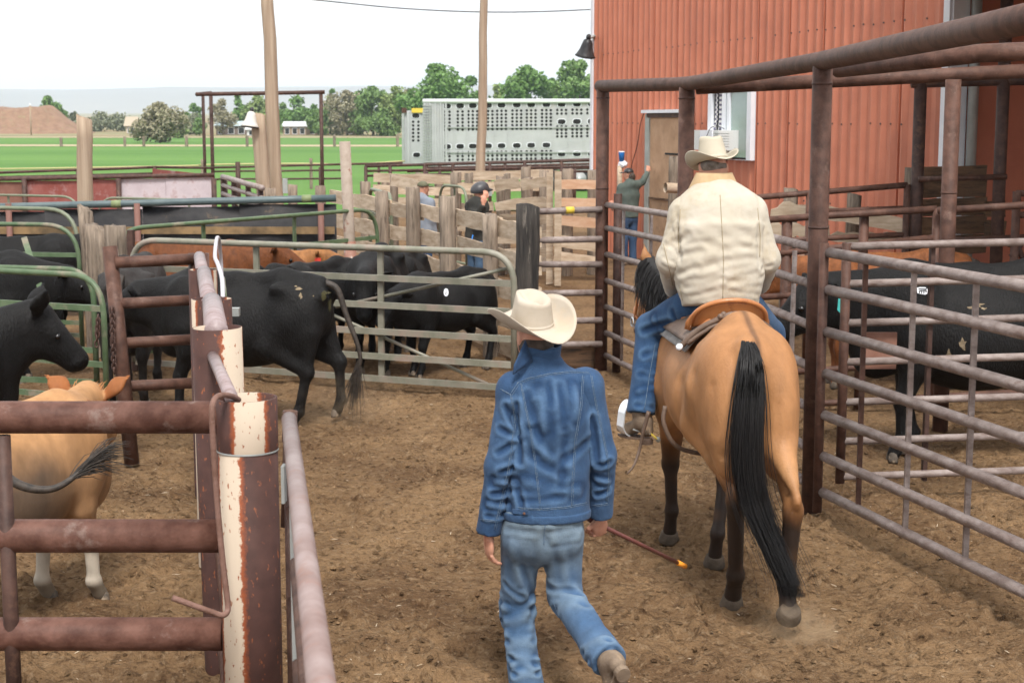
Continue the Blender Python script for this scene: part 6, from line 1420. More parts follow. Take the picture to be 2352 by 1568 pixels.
def cowboy_hat(par, c, fw, up, mat, rx=.082, ry=.10, H=.125, brim=.095, curl=.07, dip=.018, band=None, taper=.80, pinch=.02):
    fw = nrm(fw); up = nrm(np.array(up) - fw * np.dot(up, fw)); sd = np.cross(fw, up); c = np.array(c, float); n = 48; rows = []
    def pt(x, y, z): return c + sd * x + fw * y + up * z
    ph = [2 * math.pi * j / n for j in range(n)]
    def brimrow(t, dz):
        out = []
        for a in ph:
            sx, cy = math.sin(a), math.cos(a); w = brim * (1.0 if True else 1); k = abs(sx) ** 1.6
            rad = 1 + 0 * t; x = sx * (rx + w * t * (1 - .25 * k * t)); y = cy * (ry + w * 1.05 * t)
            z = curl * k * t ** 1.7 * 1.25 - dip * abs(cy) ** 2 * t ** 1.3 + dz
            out.append(pt(x, y, z))
        return out
    for t in (0, .25, .5, .7, .85, 1.0): rows.append(brimrow(t, -.0045))
    rows = rows + [brimrow(t, 0) for t in (1.0, .85, .7, .5, .25, .06)]
    for k in range(1, 9):                          # crown wall
        s = k / 8; q = 1 - (1 - taper) * s ** 1.3; row = []
        for a in ph:
            sx, cy = math.sin(a), math.cos(a); pn = pinch * s * max(0, cy) ** .8 * abs(sx) * 1.6
            top = H * s * (1 + .06 * cy * s) ; row.append(pt(sx * rx * q - math.copysign(pn, sx) * 1.0, cy * ry * (q + .02), top))
        rows.append(row)
    for k in range(1, 6):                          # creased top
        s = 1 - k / 5.0; row = []
        for a in ph:
            sx, cy = math.sin(a), math.cos(a); x, y = sx * rx * taper * s, cy * ry * (taper + .02) * s
            z = H * (1 + .06 * cy) + .012 * (1 - (1 - s) * 0) * math.sin(min(1, (1 - s) * 2.2) * math.pi) - .034 * math.exp(-(x / .024) ** 2) * (1 - s ** 3) * (1 if True else 0)
            row.append(pt(x, y, z))
        rows.append(row)
    vs = [p for r in rows for p in r]; fs = []
    for i in range(len(rows) - 1):
        for j in range(n): k = (j + 1) % n; fs.append((i * n + j, i * n + k, (i + 1) * n + k, (i + 1) * n + j))
    v = np.array(vs); v = v + nrm(up) * (.004 * fbm(v, 9, 2))[:, None]
    o = part(par, 'hat', (v, np.array(fs)), mat)
    bd = []
    for z0, dr in ((.004, .003), (.004, .0045), (.022, .0045), (.022, .003)): bd.append([pt(math.sin(a) * (rx * (1 - .1 * z0 / H) + dr), math.cos(a) * (ry * (1 - .1 * z0 / H) + dr), z0) for a in ph])
    vs = [p for r in bd for p in r]; fs = [(i * n + j, i * n + (j + 1) % n, (i + 1) * n + (j + 1) % n, (i + 1) * n + j) for i in range(3) for j in range(n)]
    q = part(o, 'hat_band', (vs, fs), band or mat)
    part(q, 'buckle', box(Vector(pt(-rx - .004, .0, .013)), .004, .012, .009, Vector(sd), Vector(fw), Vector(up)), MT['silver'], False) if False else None
    return o
def boot(par, ankle, heel_dir, toe_dir, mat, sole_mat, s=1.0, shaft=None):
    """ankle joint; toe_dir: heel to toe; heel_dir: from ankle down to the sole"""
    a = np.array(ankle, float); dn = nrm(heel_dir); td = nrm(np.array(toe_dir) - dn * np.dot(toe_dir, dn)); sd = np.cross(td, dn); B = Body()
    B.cone(a - dn * .12 * s if shaft is None else np.array(shaft, float), a, .056 * s, .05 * s, .03); B.cone(a - td * .012 * s, a + dn * .055 * s - td * .035 * s, .052 * s, .04 * s, .03); B.cone(a + dn * .012 * s, a + dn * .06 * s + td * .12 * s, .05 * s, .04 * s, .03, (dn, 1.15)); B.cone(a + dn * .06 * s + td * .12 * s, a + dn * .068 * s + td * .2 * s, .04 * s, .022 * s, .03, (dn, 1.2))
    o = part(par, 'boot', B.mesh(.008, 1), mat)
    out = []
    for j in range(28):
        t = 2 * math.pi * j / 28; y = math.cos(t); x = math.sin(t); L = y * .145 + .075; wd = .038 if L < .02 else (.046 if L < .15 else .046 * (1 - ((L - .15) / .075) ** 2 * .75)); out.append((x * wd * s, L * s))
    vs = [a + sd * x + td * y + dn * (.098 + k) * s for k in (0, .012) for x, y in out]; fs = [tuple(range(27, -1, -1)), tuple(range(28, 56))] + [(j, (j + 1) % 28, 28 + (j + 1) % 28, 28 + j) for j in range(28)]
    q = part(o, 'sole', (vs, fs), sole_mat, False)
    out = [(math.sin(t) * .036 * s, (math.cos(t) * .034 - .035) * s) for t in [2 * math.pi * j / 16 for j in range(16)]]
    vs = [a + sd * x * (1 - .1 * (k > .12)) + td * y + dn * k * s for k in (.108, .138) for x, y in out]; fs = [tuple(range(15, -1, -1)), tuple(range(16, 32))] + [(j, (j + 1) % 16, 16 + (j + 1) % 16, 16 + j) for j in range(16)]
    part(o, 'heel', (vs, fs), sole_mat, False); return o
def seam(par, cast, pts, r, mat, name='seam', lift=.001, per=7):
    path = []
    for i in range(len(pts) - 1):
        for k in range(per): t = k / per; path.append((pts[i][0] * (1 - t) + pts[i + 1][0] * t, pts[i][1] * (1 - t) + pts[i + 1][1] * t))
    path.append(pts[-1]); P3 = [cast(u, w, lift) for u, w in path]; P3 = [p for p in P3 if p is not None]
    if len(P3) < 3: return
    run, runs = [P3[0]], []
    for p in P3[1:]:
        if (p - run[-1]).length > .07: runs.append(run); run = [p]
        else: run.append(p)
    runs.append(run); runs = [r_ for r_ in runs if len(r_) > 2]
    if runs: part(par, name, join(*[tube(q, r, 6) for q in runs]), mat)
def pixfolds(v, f, lst, d_amp=1.0):
    cast = hit(v, f); out = []
    for (u0, w0, u1, w1, amp, wd) in lst:
        p, q = cast(u0, w0), cast(u1, w1)
        if p is not None and q is not None and (p - q).length < .5: out.append((npv(p), npv(q), amp * d_amp, wd))
    return folds(v, f, out) if out else (v, np.zeros(len(v)))
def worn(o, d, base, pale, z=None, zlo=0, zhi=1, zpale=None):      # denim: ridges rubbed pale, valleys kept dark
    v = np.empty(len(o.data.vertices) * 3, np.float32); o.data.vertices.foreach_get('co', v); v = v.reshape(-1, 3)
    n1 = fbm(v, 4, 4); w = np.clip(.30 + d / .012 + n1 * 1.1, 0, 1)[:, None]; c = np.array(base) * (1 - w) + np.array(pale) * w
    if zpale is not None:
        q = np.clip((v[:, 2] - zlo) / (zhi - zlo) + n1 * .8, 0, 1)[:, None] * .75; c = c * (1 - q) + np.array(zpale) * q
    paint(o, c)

# ---------------------------------------------------------------- walking man in denim
D = 7.0
man = thing('person', 'man in blue denim and cream hat, walking away with a stick', 'person', tuple(ground_under(P(1250, 1400, D))))
J = {k: npv(P(*q)) for k, q in dict(pel=(1246, 1195, D), hem=(1255, 1180, D), waist=(1258, 1080, D), chest=(1262, 950, D), neck=(1243, 818, D), sL=(1183, 896, D - .02), sR=(1344, 888, D + .02), eL=(1147, 1070, D - .05), wL=(1122, 1222, D - .02),
     eR=(1383, 1045, D + .02), wR=(1380, 1183, D + .10), hL=(1199, 1215, D), hR=(1293, 1212, D), kL=(1187, 1400, D + .10), aL=(1210, 1578, D + .02), kR=(1298, 1368, D + .02), aR=(1392, 1508, D - .42), head=(1226, 776, D + .03)).items()}
fwd = nrm((-.10, 1, 0)); sq = (fwd, 1.42)
B = Body()
B.cone(J['hem'] - (0, 0, .02), J['waist'], .203, .178, .08, sq); B.cone(J['waist'], J['chest'] , .178, .185, .08, sq); B.cone(J['chest'], J['neck'] - (0, 0, .06), .18, .085, .08, (fwd, 1.25))
B.cone(J['sL'] + (0.045, 0, -.015), J['sR'] - (.045, 0, .015), .082, .082, .08, (fwd, 1.1)); B.cone((J['sL'] + J['sR']) / 2 + (0, -.02, -.05), J['neck'] + (0, -.0, -.02), .11, .075, .08)
tor = B.mesh(.0085, 1, clip=[(J['hem'], nrm((0, 0, -1)))]); slv = []
for s in 'LR':
    sh, el, wr = J['s' + s], J['e' + s], J['w' + s]; d = nrm(wr - el); B = Body()
    B.cone(sh + (np.array((.045, 0, .0)) if s == 'L' else np.array((-.045, 0, 0))), sh, .07, .08, .03)
    B.cone(sh, el, .082, .062, .04); B.cone(el, wr, .064, .055, .03, cut=(wr, d)); B.cone(wr - d * .06, wr, .052, .056, .008, cut=(wr, d)); slv.append(B.mesh(.0085, 1))
v, f = merge(tor, *slv)
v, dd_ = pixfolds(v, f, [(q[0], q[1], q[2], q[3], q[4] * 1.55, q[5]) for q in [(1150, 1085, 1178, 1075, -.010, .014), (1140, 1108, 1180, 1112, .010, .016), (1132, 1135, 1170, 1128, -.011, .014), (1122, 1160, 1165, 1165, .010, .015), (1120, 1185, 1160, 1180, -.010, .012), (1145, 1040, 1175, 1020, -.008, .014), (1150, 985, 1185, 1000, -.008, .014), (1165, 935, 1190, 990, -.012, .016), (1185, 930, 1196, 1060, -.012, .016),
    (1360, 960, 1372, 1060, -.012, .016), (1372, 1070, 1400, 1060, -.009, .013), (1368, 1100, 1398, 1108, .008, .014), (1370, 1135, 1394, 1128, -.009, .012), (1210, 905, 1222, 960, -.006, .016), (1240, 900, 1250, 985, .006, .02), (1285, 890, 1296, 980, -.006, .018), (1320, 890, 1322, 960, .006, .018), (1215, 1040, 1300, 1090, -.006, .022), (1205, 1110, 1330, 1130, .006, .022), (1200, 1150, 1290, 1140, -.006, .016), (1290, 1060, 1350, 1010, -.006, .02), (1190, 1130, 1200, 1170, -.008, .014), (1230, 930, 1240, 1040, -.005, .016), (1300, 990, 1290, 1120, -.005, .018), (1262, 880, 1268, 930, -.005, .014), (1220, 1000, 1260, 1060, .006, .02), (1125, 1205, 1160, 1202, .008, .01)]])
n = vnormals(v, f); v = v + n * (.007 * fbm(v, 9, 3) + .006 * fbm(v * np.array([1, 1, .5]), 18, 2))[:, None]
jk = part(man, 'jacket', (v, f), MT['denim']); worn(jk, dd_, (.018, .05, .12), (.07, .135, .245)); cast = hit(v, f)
for pts in ([(1150, 893), (1172, 905), (1190, 878), (1215, 868), (1262, 858), (1310, 853), (1352, 855)], [(1196, 880), (1205, 930), (1217, 985), (1228, 1060), (1240, 1165)], [(1338, 862), (1333, 930), (1320, 1010), (1314, 1100), (1312, 1160)], [(1190, 1165), (1240, 1168), (1300, 1163), (1355, 1152)], [(1172, 905), (1182, 960), (1174, 1030), (1165, 1085), (1150, 1150), (1135, 1215)], [(1356, 860), (1368, 930), (1384, 1000), (1396, 1060), (1398, 1110), (1392, 1150)], [(1104, 1192), (1140, 1195)], [(1362, 1160), (1395, 1155)]):
    seam(jk, cast, pts, .0019, MT['stitch']); seam(jk, cast, [(a + 3.5, b + 3) for a, b in pts], .0013, MT['stitch'])
q = cast(1250, 1178, .004)
# waistband
B2 = Body(); B2.cone(J['hem'] + (0, 0, .035), J['hem'] - (0, 0, .012), .207, .205, .005, sq)
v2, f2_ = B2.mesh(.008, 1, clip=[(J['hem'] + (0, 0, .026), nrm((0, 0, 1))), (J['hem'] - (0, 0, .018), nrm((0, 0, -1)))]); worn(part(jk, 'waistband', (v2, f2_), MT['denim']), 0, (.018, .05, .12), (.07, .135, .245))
tabv = [cast(1182, 1168, .012), cast(1213, 1170, .012), cast(1213, 1180, .012), cast(1182, 1178, .012)]
if all(p is not None for p in tabv): q = part(jk, 'waist_tab', (tabv + [p + V(0, .012, 0) for p in tabv], [(0, 1, 2, 3), (0, 4, 5, 1), (1, 5, 6, 2), (2, 6, 7, 3), (3, 7, 4, 0)]), MT['denim'], False); worn(q, 0, (.018, .05, .12), (.07, .135, .245)); part(q, 'button', ball(tabv[0].lerp(tabv[2], .75) + V(0, -.003, 0), .007, 8, 5), MT['rust'])
# standing collar, open at the front left
def collar(par, c, fw_, r, h, mat, tilt=.0, flare=.02, gap=.7, sqd=1.0, off=0.0):
    fw_ = nrm(fw_); sd_ = np.cross(fw_, (0, 0, 1.)); rows = []; n = 40
    def fn(s, t): a = math.pi + (s - .5) * (2 * math.pi - gap) + off; rr_ = r + flare * t + .004 * math.sin(a * 3); p = np.array(c) + sd_ * math.sin(a) * rr_ + fw_ * math.cos(a) * rr_ * sqd + np.array([0, 0, 1.]) * (h * t * (1 + .15 * math.cos(a - math.pi)) - .04 * (1 - abs(math.cos(a / 2)))); return Vector(p)
    o = part(par, 'collar', sheetmesh(fn, n, 6, .007), mat); worn(o, 0, (.018, .05, .12), (.07, .135, .245)) if mat is MT['denim'] else None; return o
collar(jk, J['neck'] + (0, .01, -.02), fwd, .078, .085, MT['denim'], flare=.012, gap=1.0, off=-.1)
def wing(s, t): p0, p1 = npv(P(1205, 782, 6.93)), npv(P(1180, 838, 6.86)); a = p0 + (p1 - p0) * t; b = npv(P(1222, 830, 6.93)) + (npv(P(1172, 862, 6.86)) - npv(P(1222, 830, 6.93))) * t * .9; return Vector(a + (b - a) * s)
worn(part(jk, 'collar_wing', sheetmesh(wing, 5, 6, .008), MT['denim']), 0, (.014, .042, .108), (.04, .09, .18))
# jeans
B = Body(); sqj = (fwd, 1.35)
B.cone(J['pel'] + (0, 0, .05), J['pel'] - (0, 0, .03), .185, .18, .05, sqj)
for s, dd in (('L', 1), ('R', -1)):
    hp, kn, an = J['h' + s], J['k' + s], J['a' + s]
    B.cone(hp - (0, 0, .02), kn, .098, .075, .022); B.ell(hp + np.array([0, -.05, -.035]), (.088, .075, .095), .03)
    d = nrm(an - kn); B.cone(kn, an + d * .01, .076, .074, .03, cut=(an + d * .03, d)); B.cone(an - d * .1, an + d * .03, .074, .083, .02, cut=(an + d * .03, d))
v, f = B.mesh(.0085, 1, clip=[(J['pel'] + (0, 0, .06), nrm((0, 0, 1)))])
v, dd_ = pixfolds(v, f, [(q[0], q[1], q[2], q[3], q[4] * 1.4, q[5]) for q in [(1150, 1375, 1222, 1398, -.013, .018), (1155, 1400, 1225, 1376, .012, .02), (1152, 1425, 1220, 1412, -.010, .016), (1160, 1455, 1222, 1440, .008, .018), (1165, 1475, 1226, 1470, -.008, .015), (1172, 1510, 1232, 1525, -.012, .014), (1176, 1530, 1236, 1512, .012, .015), (1180, 1550, 1236, 1545, -.012, .012), (1260, 1345, 1330, 1365, -.013, .018), (1270, 1375, 1340, 1358, .012, .02), (1275, 1398, 1345, 1390, -.010, .018), (1300, 1440, 1365, 1420, -.009, .018), (1320, 1470, 1380, 1450, .008, .018), (1340, 1500, 1400, 1470, -.011, .014), (1352, 1525, 1405, 1495, .010, .014), (1165, 1215, 1230, 1222, -.006, .014), (1265, 1222, 1330, 1212, -.008, .014), (1270, 1245, 1330, 1235, .006, .014), (1253, 1225, 1250, 1300, -.012, .02), (1175, 1250, 1190, 1340, .005, .02), (1290, 1260, 1300, 1330, .005, .02), (1200, 1300, 1222, 1370, -.007, .015), (1160, 1340, 1200, 1372, -.006, .014), (1300, 1340, 1338, 1330, -.006, .014)]])
n = vnormals(v, f); v = v + n * (.007 * fbm(v, 9, 3) + .005 * fbm(v * np.array([1, 1, .6]), 18, 2))[:, None]
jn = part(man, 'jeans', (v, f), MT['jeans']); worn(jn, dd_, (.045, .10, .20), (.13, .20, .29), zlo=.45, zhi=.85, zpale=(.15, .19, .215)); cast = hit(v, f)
for pts in ([(1150, 1200), (1148, 1300), (1147, 1390), (1152, 1450), (1162, 1520), (1168, 1560)], [(1253, 1200), (1250, 1225), (1249, 1250)], [(1270, 1380), (1300, 1450), (1330, 1510), (1345, 1540)]): seam(jn, cast, pts, .0022, MT['stitch'])
# boots
aL = J['aL']; boot(man, (aL[0], aL[1] + .02, .10), (0, 0, -1), fwd, MT['boot'], MT['leather_dark'], shaft=aL)
aR = J['aR']; kR = J['kR']; boot(man, aR + nrm(aR - kR) * .06, nrm((.25, -.80, -.20)), nrm((-.10, .25, -1)), MT['boot'], MT['boot'], shaft=aR - nrm(aR - kR) * .03)
# body: head, core, hands in one skin
hdv = head(J['head'], nrm((-.45, .9, -.1)), (0, 0, 1), .94, .0065, J['neck'] - (0, 0, .03))
B = Body(); B.cone(J['pel'], J['chest'], .12, .13, .05, sq); B.cone(J['chest'], J['neck'], .12, .055, .05, sq); B.cone(J['sL'], J['sR'], .05, .05, .05)
for s in 'LR': B.cone(J['s' + s], J['e' + s], .045, .036, .03).cone(J['e' + s], J['w' + s], .036, .028, .03).cone(J['h' + s], J['k' + s], .075, .05, .03).cone(J['k' + s], J['a' + s], .05, .035, .03)
core = B.mesh(.02, 1)
dL = nrm((.03, .10, -1)); hL = hand(J['wL'] + dL * .02, dL, (.75, .35, .1), .55, (.35, 1, 0), 1.0)
dR = nrm((-.02, .35, -.95)); hR = hand(J['wR'] + dR * .015, dR, (-.5, .8, .3), 1.35, (-.7, .6, .3), 1.0)
part(man, 'body', merge(hdv, core, hL, hR), MT['skin'])
hb_ = Body(); hb_.ell(J['head'] + (0.01, -.02, -.035), (.080, .080, .065), .02); part(man, 'hair', hb_.mesh(.009, 1), MT['hair'])
cowboy_hat(man, J['head'] + (-.010, -.015, .066), nrm((-.62, .80, .20)), nrm((.02, -.26, 1)), MT['felt'], .090, .108, .128, .112, .080, .02, MT['felt'], taper=.88)
st0, st1 = P(1352, 1192, 7.12), P(1574, 1300, 7.95)
stk = thing('sorting_stick', 'thin dark stick with an orange tip held low by the walking man', 'stick', tuple(st1))
part(stk, 'shaft', tube([st0, st0.lerp(st1, .55), st0.lerp(st1, .91)], .0105, 10), M('stick_shaft', (.10, .035, .03), (.17, .06, .05), 8, .4, 0)); part(stk, 'tip', tube([st0.lerp(st1, .91), st1], .0135, 10), MT['orange'])

# ---------------------------------------------------------------- rider
D = 9.1
rid = thing('person', 'rider in cream canvas jacket and pale hat on the buckskin horse', 'person', tuple(P(1650, 690, D)))
J = {k: npv(P(*q)) for k, q in dict(pel=(1655, 668, D), hem=(1655, 690, D - .02), waist=(1652, 610, D), chest=(1650, 520, D + .02), neck=(1640, 428, D + .08), sL=(1577, 490, D + .02), sR=(1722, 488, D + .04), eL=(1541, 598, D), wL=(1548, 665, D + .34),
     eR=(1757, 596, D + .02), wR=(1745, 655, D + .36), hL=(1612, 690, D + .05), hR=(1698, 690, D + .05), kL=(1494, 752, D + .36), aL=(1472, 948, D + .22), kR=(1768, 765, D + .42), aR=(1800, 930, D + .3), head=(1637, 388, D + .12)).items()}
fwd = nrm((-.17, 1, 0)); sq = (fwd, 1.38); B = Body()
B.cone(J['hem'] + (0, 0, -.02), J['waist'], .225, .25, .1, sq); B.cone(J['waist'], J['chest'], .25, .255, .1, sq); B.cone(J['chest'], (J['sL'] + J['sR']) / 2 + (0, 0, -.01), .255, .16, .1, sq)
B.cone(J['sL'] + (.05, 0, -.01), J['sR'] - (.05, 0, .01), .085, .085, .1); B.cone((J['sL'] + J['sR']) / 2 + (0, 0, .0), J['neck'] + (0, -.02, -.06), .13, .085, .1); B.cone(J['neck'] + (0, -.01, -.09), J['sL'] + (.03, 0, .0), .095, .085, .1); B.cone(J['neck'] + (0, -.01, -.09), J['sR'] - (.03, 0, .0), .095, .085, .1)
tor = B.mesh(.010, 1, clip=[(J['hem'] + (0, 0, -.035), nrm((0, -.2, -1)))]); slv = []
for s in 'LR':
    sh, el, wr = J['s' + s], J['e' + s], J['w' + s]; B = Body(); B.cone(sh + (np.array((.06, 0, .0)) if s == 'L' else np.array((-.06, 0, 0))), sh, .085, .094, .03); B.cone(sh, el, .097, .082, .045); B.cone(el, wr, .082, .06, .04, cut=(wr, nrm(wr - el))); slv.append(B.mesh(.010, 1))
v, f = merge(tor, *slv)
RF = [(1545, 560, 1580, 540, -.02, .02), (1560, 590, 1610, 575, -.014, .018), (1560, 630, 1600, 612, -.016, .018), (1562, 640, 1640, 622, .012, .02), (1575, 660, 1660, 640, -.014, .016), (1600, 600, 1650, 580, .012, .022), (1610, 620, 1670, 600, -.012, .02), (1665, 600, 1740, 590, -.012, .02), (1670, 630, 1745, 612, .012, .02), (1675, 648, 1750, 636, -.014, .016), (1690, 560, 1750, 580, -.010, .02), (1585, 520, 1640, 545, .009, .025), (1680, 520, 1735, 545, -.009, .025), (1535, 640, 1560, 660, -.014, .014), (1555, 520, 1562, 600, -.018, .016), (1742, 520, 1744, 610, -.018, .016), (1528, 560, 1550, 575, -.010, .014), (1522, 600, 1550, 612, .010, .014), (1530, 540, 1555, 500, -.008, .016), (1640, 560, 1720, 555, .008, .02), (1570, 555, 1640, 560, -.010, .02), (1590, 680, 1640, 668, -.010, .014), (1680, 668, 1740, 676, -.010, .014), (1552, 480, 1560, 530, -.010, .016), (1765, 540, 1775, 590, -.010, .014), (1748, 620, 1772, 610, -.012, .013)]
v, dd_ = pixfolds(v, f, RF, .6); n = vnormals(v, f); v = v + n * (.010 * fbm(v, 7, 3) + .008 * fbm(v * np.array([1, 1, 1.8]), 14, 2))[:, None]
jk = part(rid, 'jacket', (v, f), MT['canvas']); cast = hit(v, f)
for pts in ([(1654, 448), (1658, 520), (1662, 600), (1660, 690)], [(1563, 480), (1558, 540), (1560, 580)], [(1740, 478), (1746, 540), (1745, 590)], [(1524, 560), (1538, 620), (1545, 655)], [(1568, 690), (1562, 660)]): seam(jk, cast, pts, .0022, MT['canvas_seam'])
collar(jk, J['neck'] + (.0, -.005, .0), fwd, .092, .075, MT['cord'], flare=.0, gap=1.3)
def lapel(s, t): a = math.pi + (s - .5) * 3.7; rr_ = .094 + .045 * t; sd_ = np.cross(fwd, (0, 0, 1.)); return Vector(J['neck'] + sd_ * math.sin(a) * rr_ * 1.12 + fwd * math.cos(a) * rr_ + np.array([0, 0, .080 - .085 * t - .02 * abs(math.sin(a)) * t]))
part(jk, 'collar_fold', sheetmesh(lapel, 26, 6, .01), MT['cord'])
B = Body(); B.cone(J['pel'] + (0, .05, .02), J['pel'] + (0, .05, -.04), .19, .18, .05, sq)
for s in 'LR':
    hp, kn, an = J['h' + s], J['k' + s], J['a' + s]; B.cone(hp, kn, .115, .088, .04); d = nrm(an - kn); B.cone(kn, an, .088, .078, .03, cut=(an, d)); B.cone(an - d * .12, an, .076, .086, .02, cut=(an, d))
v, f = B.mesh(.0095, 1)
v, dd_ = pixfolds(v, f, [(1478, 760, 1540, 740, -.014, .02), (1475, 790, 1530, 775, .012, .02), (1480, 815, 1520, 800, -.012, .018), (1545, 715, 1560, 745, -.012, .018), (1500, 730, 1530, 765, .010, .018), (1470, 860, 1508, 868, -.008, .016), (1465, 900, 1505, 890, .008, .016), (1462, 930, 1500, 935, -.008, .014)])
n = vnormals(v, f); v = v + n * (.008 * fbm(v, 9, 3))[:, None]
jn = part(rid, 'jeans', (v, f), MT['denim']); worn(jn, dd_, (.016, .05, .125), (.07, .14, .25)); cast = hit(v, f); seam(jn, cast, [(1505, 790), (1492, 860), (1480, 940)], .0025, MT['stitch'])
aL = J['aL'] + np.array((.01, .0, -.05)); toeL = nrm((-.62, .72, .16)); boot(rid, aL, nrm((.05, -.02, -1)), toeL, MT['boot'], MT['leather_dark'], 1.0, J['aL'])
aR = J['aR'] + np.array((0, 0, -.05)); boot(rid, aR, (0, 0, -1), (.2, 1, 0), MT['boot'], MT['leather_dark'], 1.0, J['aR'])
hdv = head(J['head'], nrm((-.22, .9, -.22)), (0, 0, 1), 1.03, .007, J['neck'] - (0, 0, .06)); B = Body(); B.cone(J['pel'], J['chest'], .13, .14, .05, sq); B.cone(J['chest'], J['neck'], .12, .055, .05, sq); B.cone(J['sL'], J['sR'], .05, .05, .05)
for s in 'LR': B.cone(J['s' + s], J['e' + s], .045, .036, .03).cone(J['e' + s], J['w' + s], .036, .028, .03).cone(J['h' + s], J['k' + s], .075, .05, .03).cone(J['k' + s], J['a' + s], .05, .035, .03)
core = B.mesh(.02, 1); dl = nrm(J['wL'] - J['eL'])
hL = hand(J['wL'] + dl * .02, nrm((.35, .9, .1)), (.1, -.2, -1), 1.2, (1, .2, .3)); hR = hand(J['wR'] + nrm(J['wR'] - J['eR']) * .02, nrm((-.45, .9, .1)), (.1, -.2, -1), 1.2, (-1, .2, .3))
part(rid, 'body', merge(hdv, core, hL, hR), MT['skin'])
B = Body(); B.ell(J['head'] + (0, -.018, .018), (.0795, .084, .055), .02); part(rid, 'hair', B.mesh(.009, 1), MT['hairgrey'])
B = Body(); B.cone(J['neck'] + (0, -.012, -.03), J['neck'] + (0, -.004, .0), .075, .066, .02); part(rid, 'neckerchief', B.mesh(.009, 1), MT['dark'])
cowboy_hat(rid, J['head'] + (-.004, -.005, .045), nrm((-.28, .9, -.20)), nrm((-.10, .18, 1)), MT['felt2'], .086, .106, .135, .078, .052, .02, MT['felt2'], taper=.78)
# stirrup, reins, quirt
sk = HV((-.40, .98, .62)); ft = npv(aL)
sp = thing('stirrup', 'pale metal bound stirrup on the rider\'s left foot', 'stirrup', tuple(Vector(ft)))
tdv = toeL; upv = np.array([0, 0, 1.]); sdv = nrm(np.cross(tdv, upv)); cc = ft + tdv * .11 + np.array([0, 0, -.03])
ring = [Vector(cc + sdv * .075 * math.cos(a) * (1.05 if math.sin(a) < 0 else .9) + upv * (.085 * math.sin(a) + (.03 if math.sin(a) > 0 else 0))) for a in [2 * math.pi * k / 24 for k in range(25)]]
def band(path, w, th, axis): axis = Vector(axis); return join(*[bar(path[i], path[i + 1], w, th, (path[i + 1] - path[i]).cross(axis)) for i in range(len(path) - 1) if (path[i + 1] - path[i]).length > 1e-4])
vs = []; fs = []
for i, p in enumerate(ring[:-1]):
    o_ = nrm(npv(p) - cc); 
    for (a, b) in ((-.028, .0), (.028, .0), (.028, .009), (-.028, .009)): vs.append(Vector(npv(p) + tdv * a + o_ * b))
for i in range(24):
    for j in range(4): k = (j + 1) % 4; m_ = (i + 1) % 24; fs.append((i * 4 + j, i * 4 + k, m_ * 4 + k, m_ * 4 + j))
part(sp, 'frame', (vs, fs), MT['silver'], False)
part(sp, 'leather', tube(spline([Vector(cc + upv * .11), Vector(cc + upv * .2 + np.array([.03, .02, 0])), Vector(cc + upv * .34 + np.array([.08, .07, 0])), HV((-.33, 1.15, 1.1))], 4), .016, 8), MT['leather_dark'])
hl = Vector(ft + np.array((.03, -.03, -.06))); spur = thing('spur', 'brass spur strapped to the rider\'s left boot heel', 'spur', tuple(hl)); bk = Vector(-tdv)
part(spur, 'band', tube(spline([Vector(ft + tdv * .03 + sdv * .05 + (0, 0, -.055)), Vector(ft - tdv * .075 + (0, 0, -.055)), Vector(ft + tdv * .03 - sdv * .05 + (0, 0, -.055))], 6), .006, 6), MT['galv']); part(spur, 'shank', tube([Vector(ft - tdv * .075 + (0, 0, -.055)), Vector(ft - tdv * .13 + (0, 0, -.07))], .006, 6), MT['yellow']); part(spur, 'rowel', lathe(Vector(ft - tdv * .135 + (0, 0, -.07)), [(.018, -.003), (.018, .003)], 8, tuple(sdv)), MT['galv'])
q0 = P(1478, 990, 9.15); whole('quirt', tube(spline([q0 + V(.03, 0, .12), q0, P(1468, 1035, 9.15), P(1455, 1070, 9.1), P(1440, 1088, 9.08)], 5), .013, 8, True, .005), MT['leather_dark'], 'dark leather strap end dangling below the rider\'s left boot', 'strap')
part(br, 'rein', tube(spline([HV(muz + hs * -.09 - hd * .06), HV((-.22, 1.85, 1.25)), HV((-.2, 1.5, 1.45)), Vector(J['wL'] + (0, .08, 0))], 5), .008, 6), MT['leather_dark'])

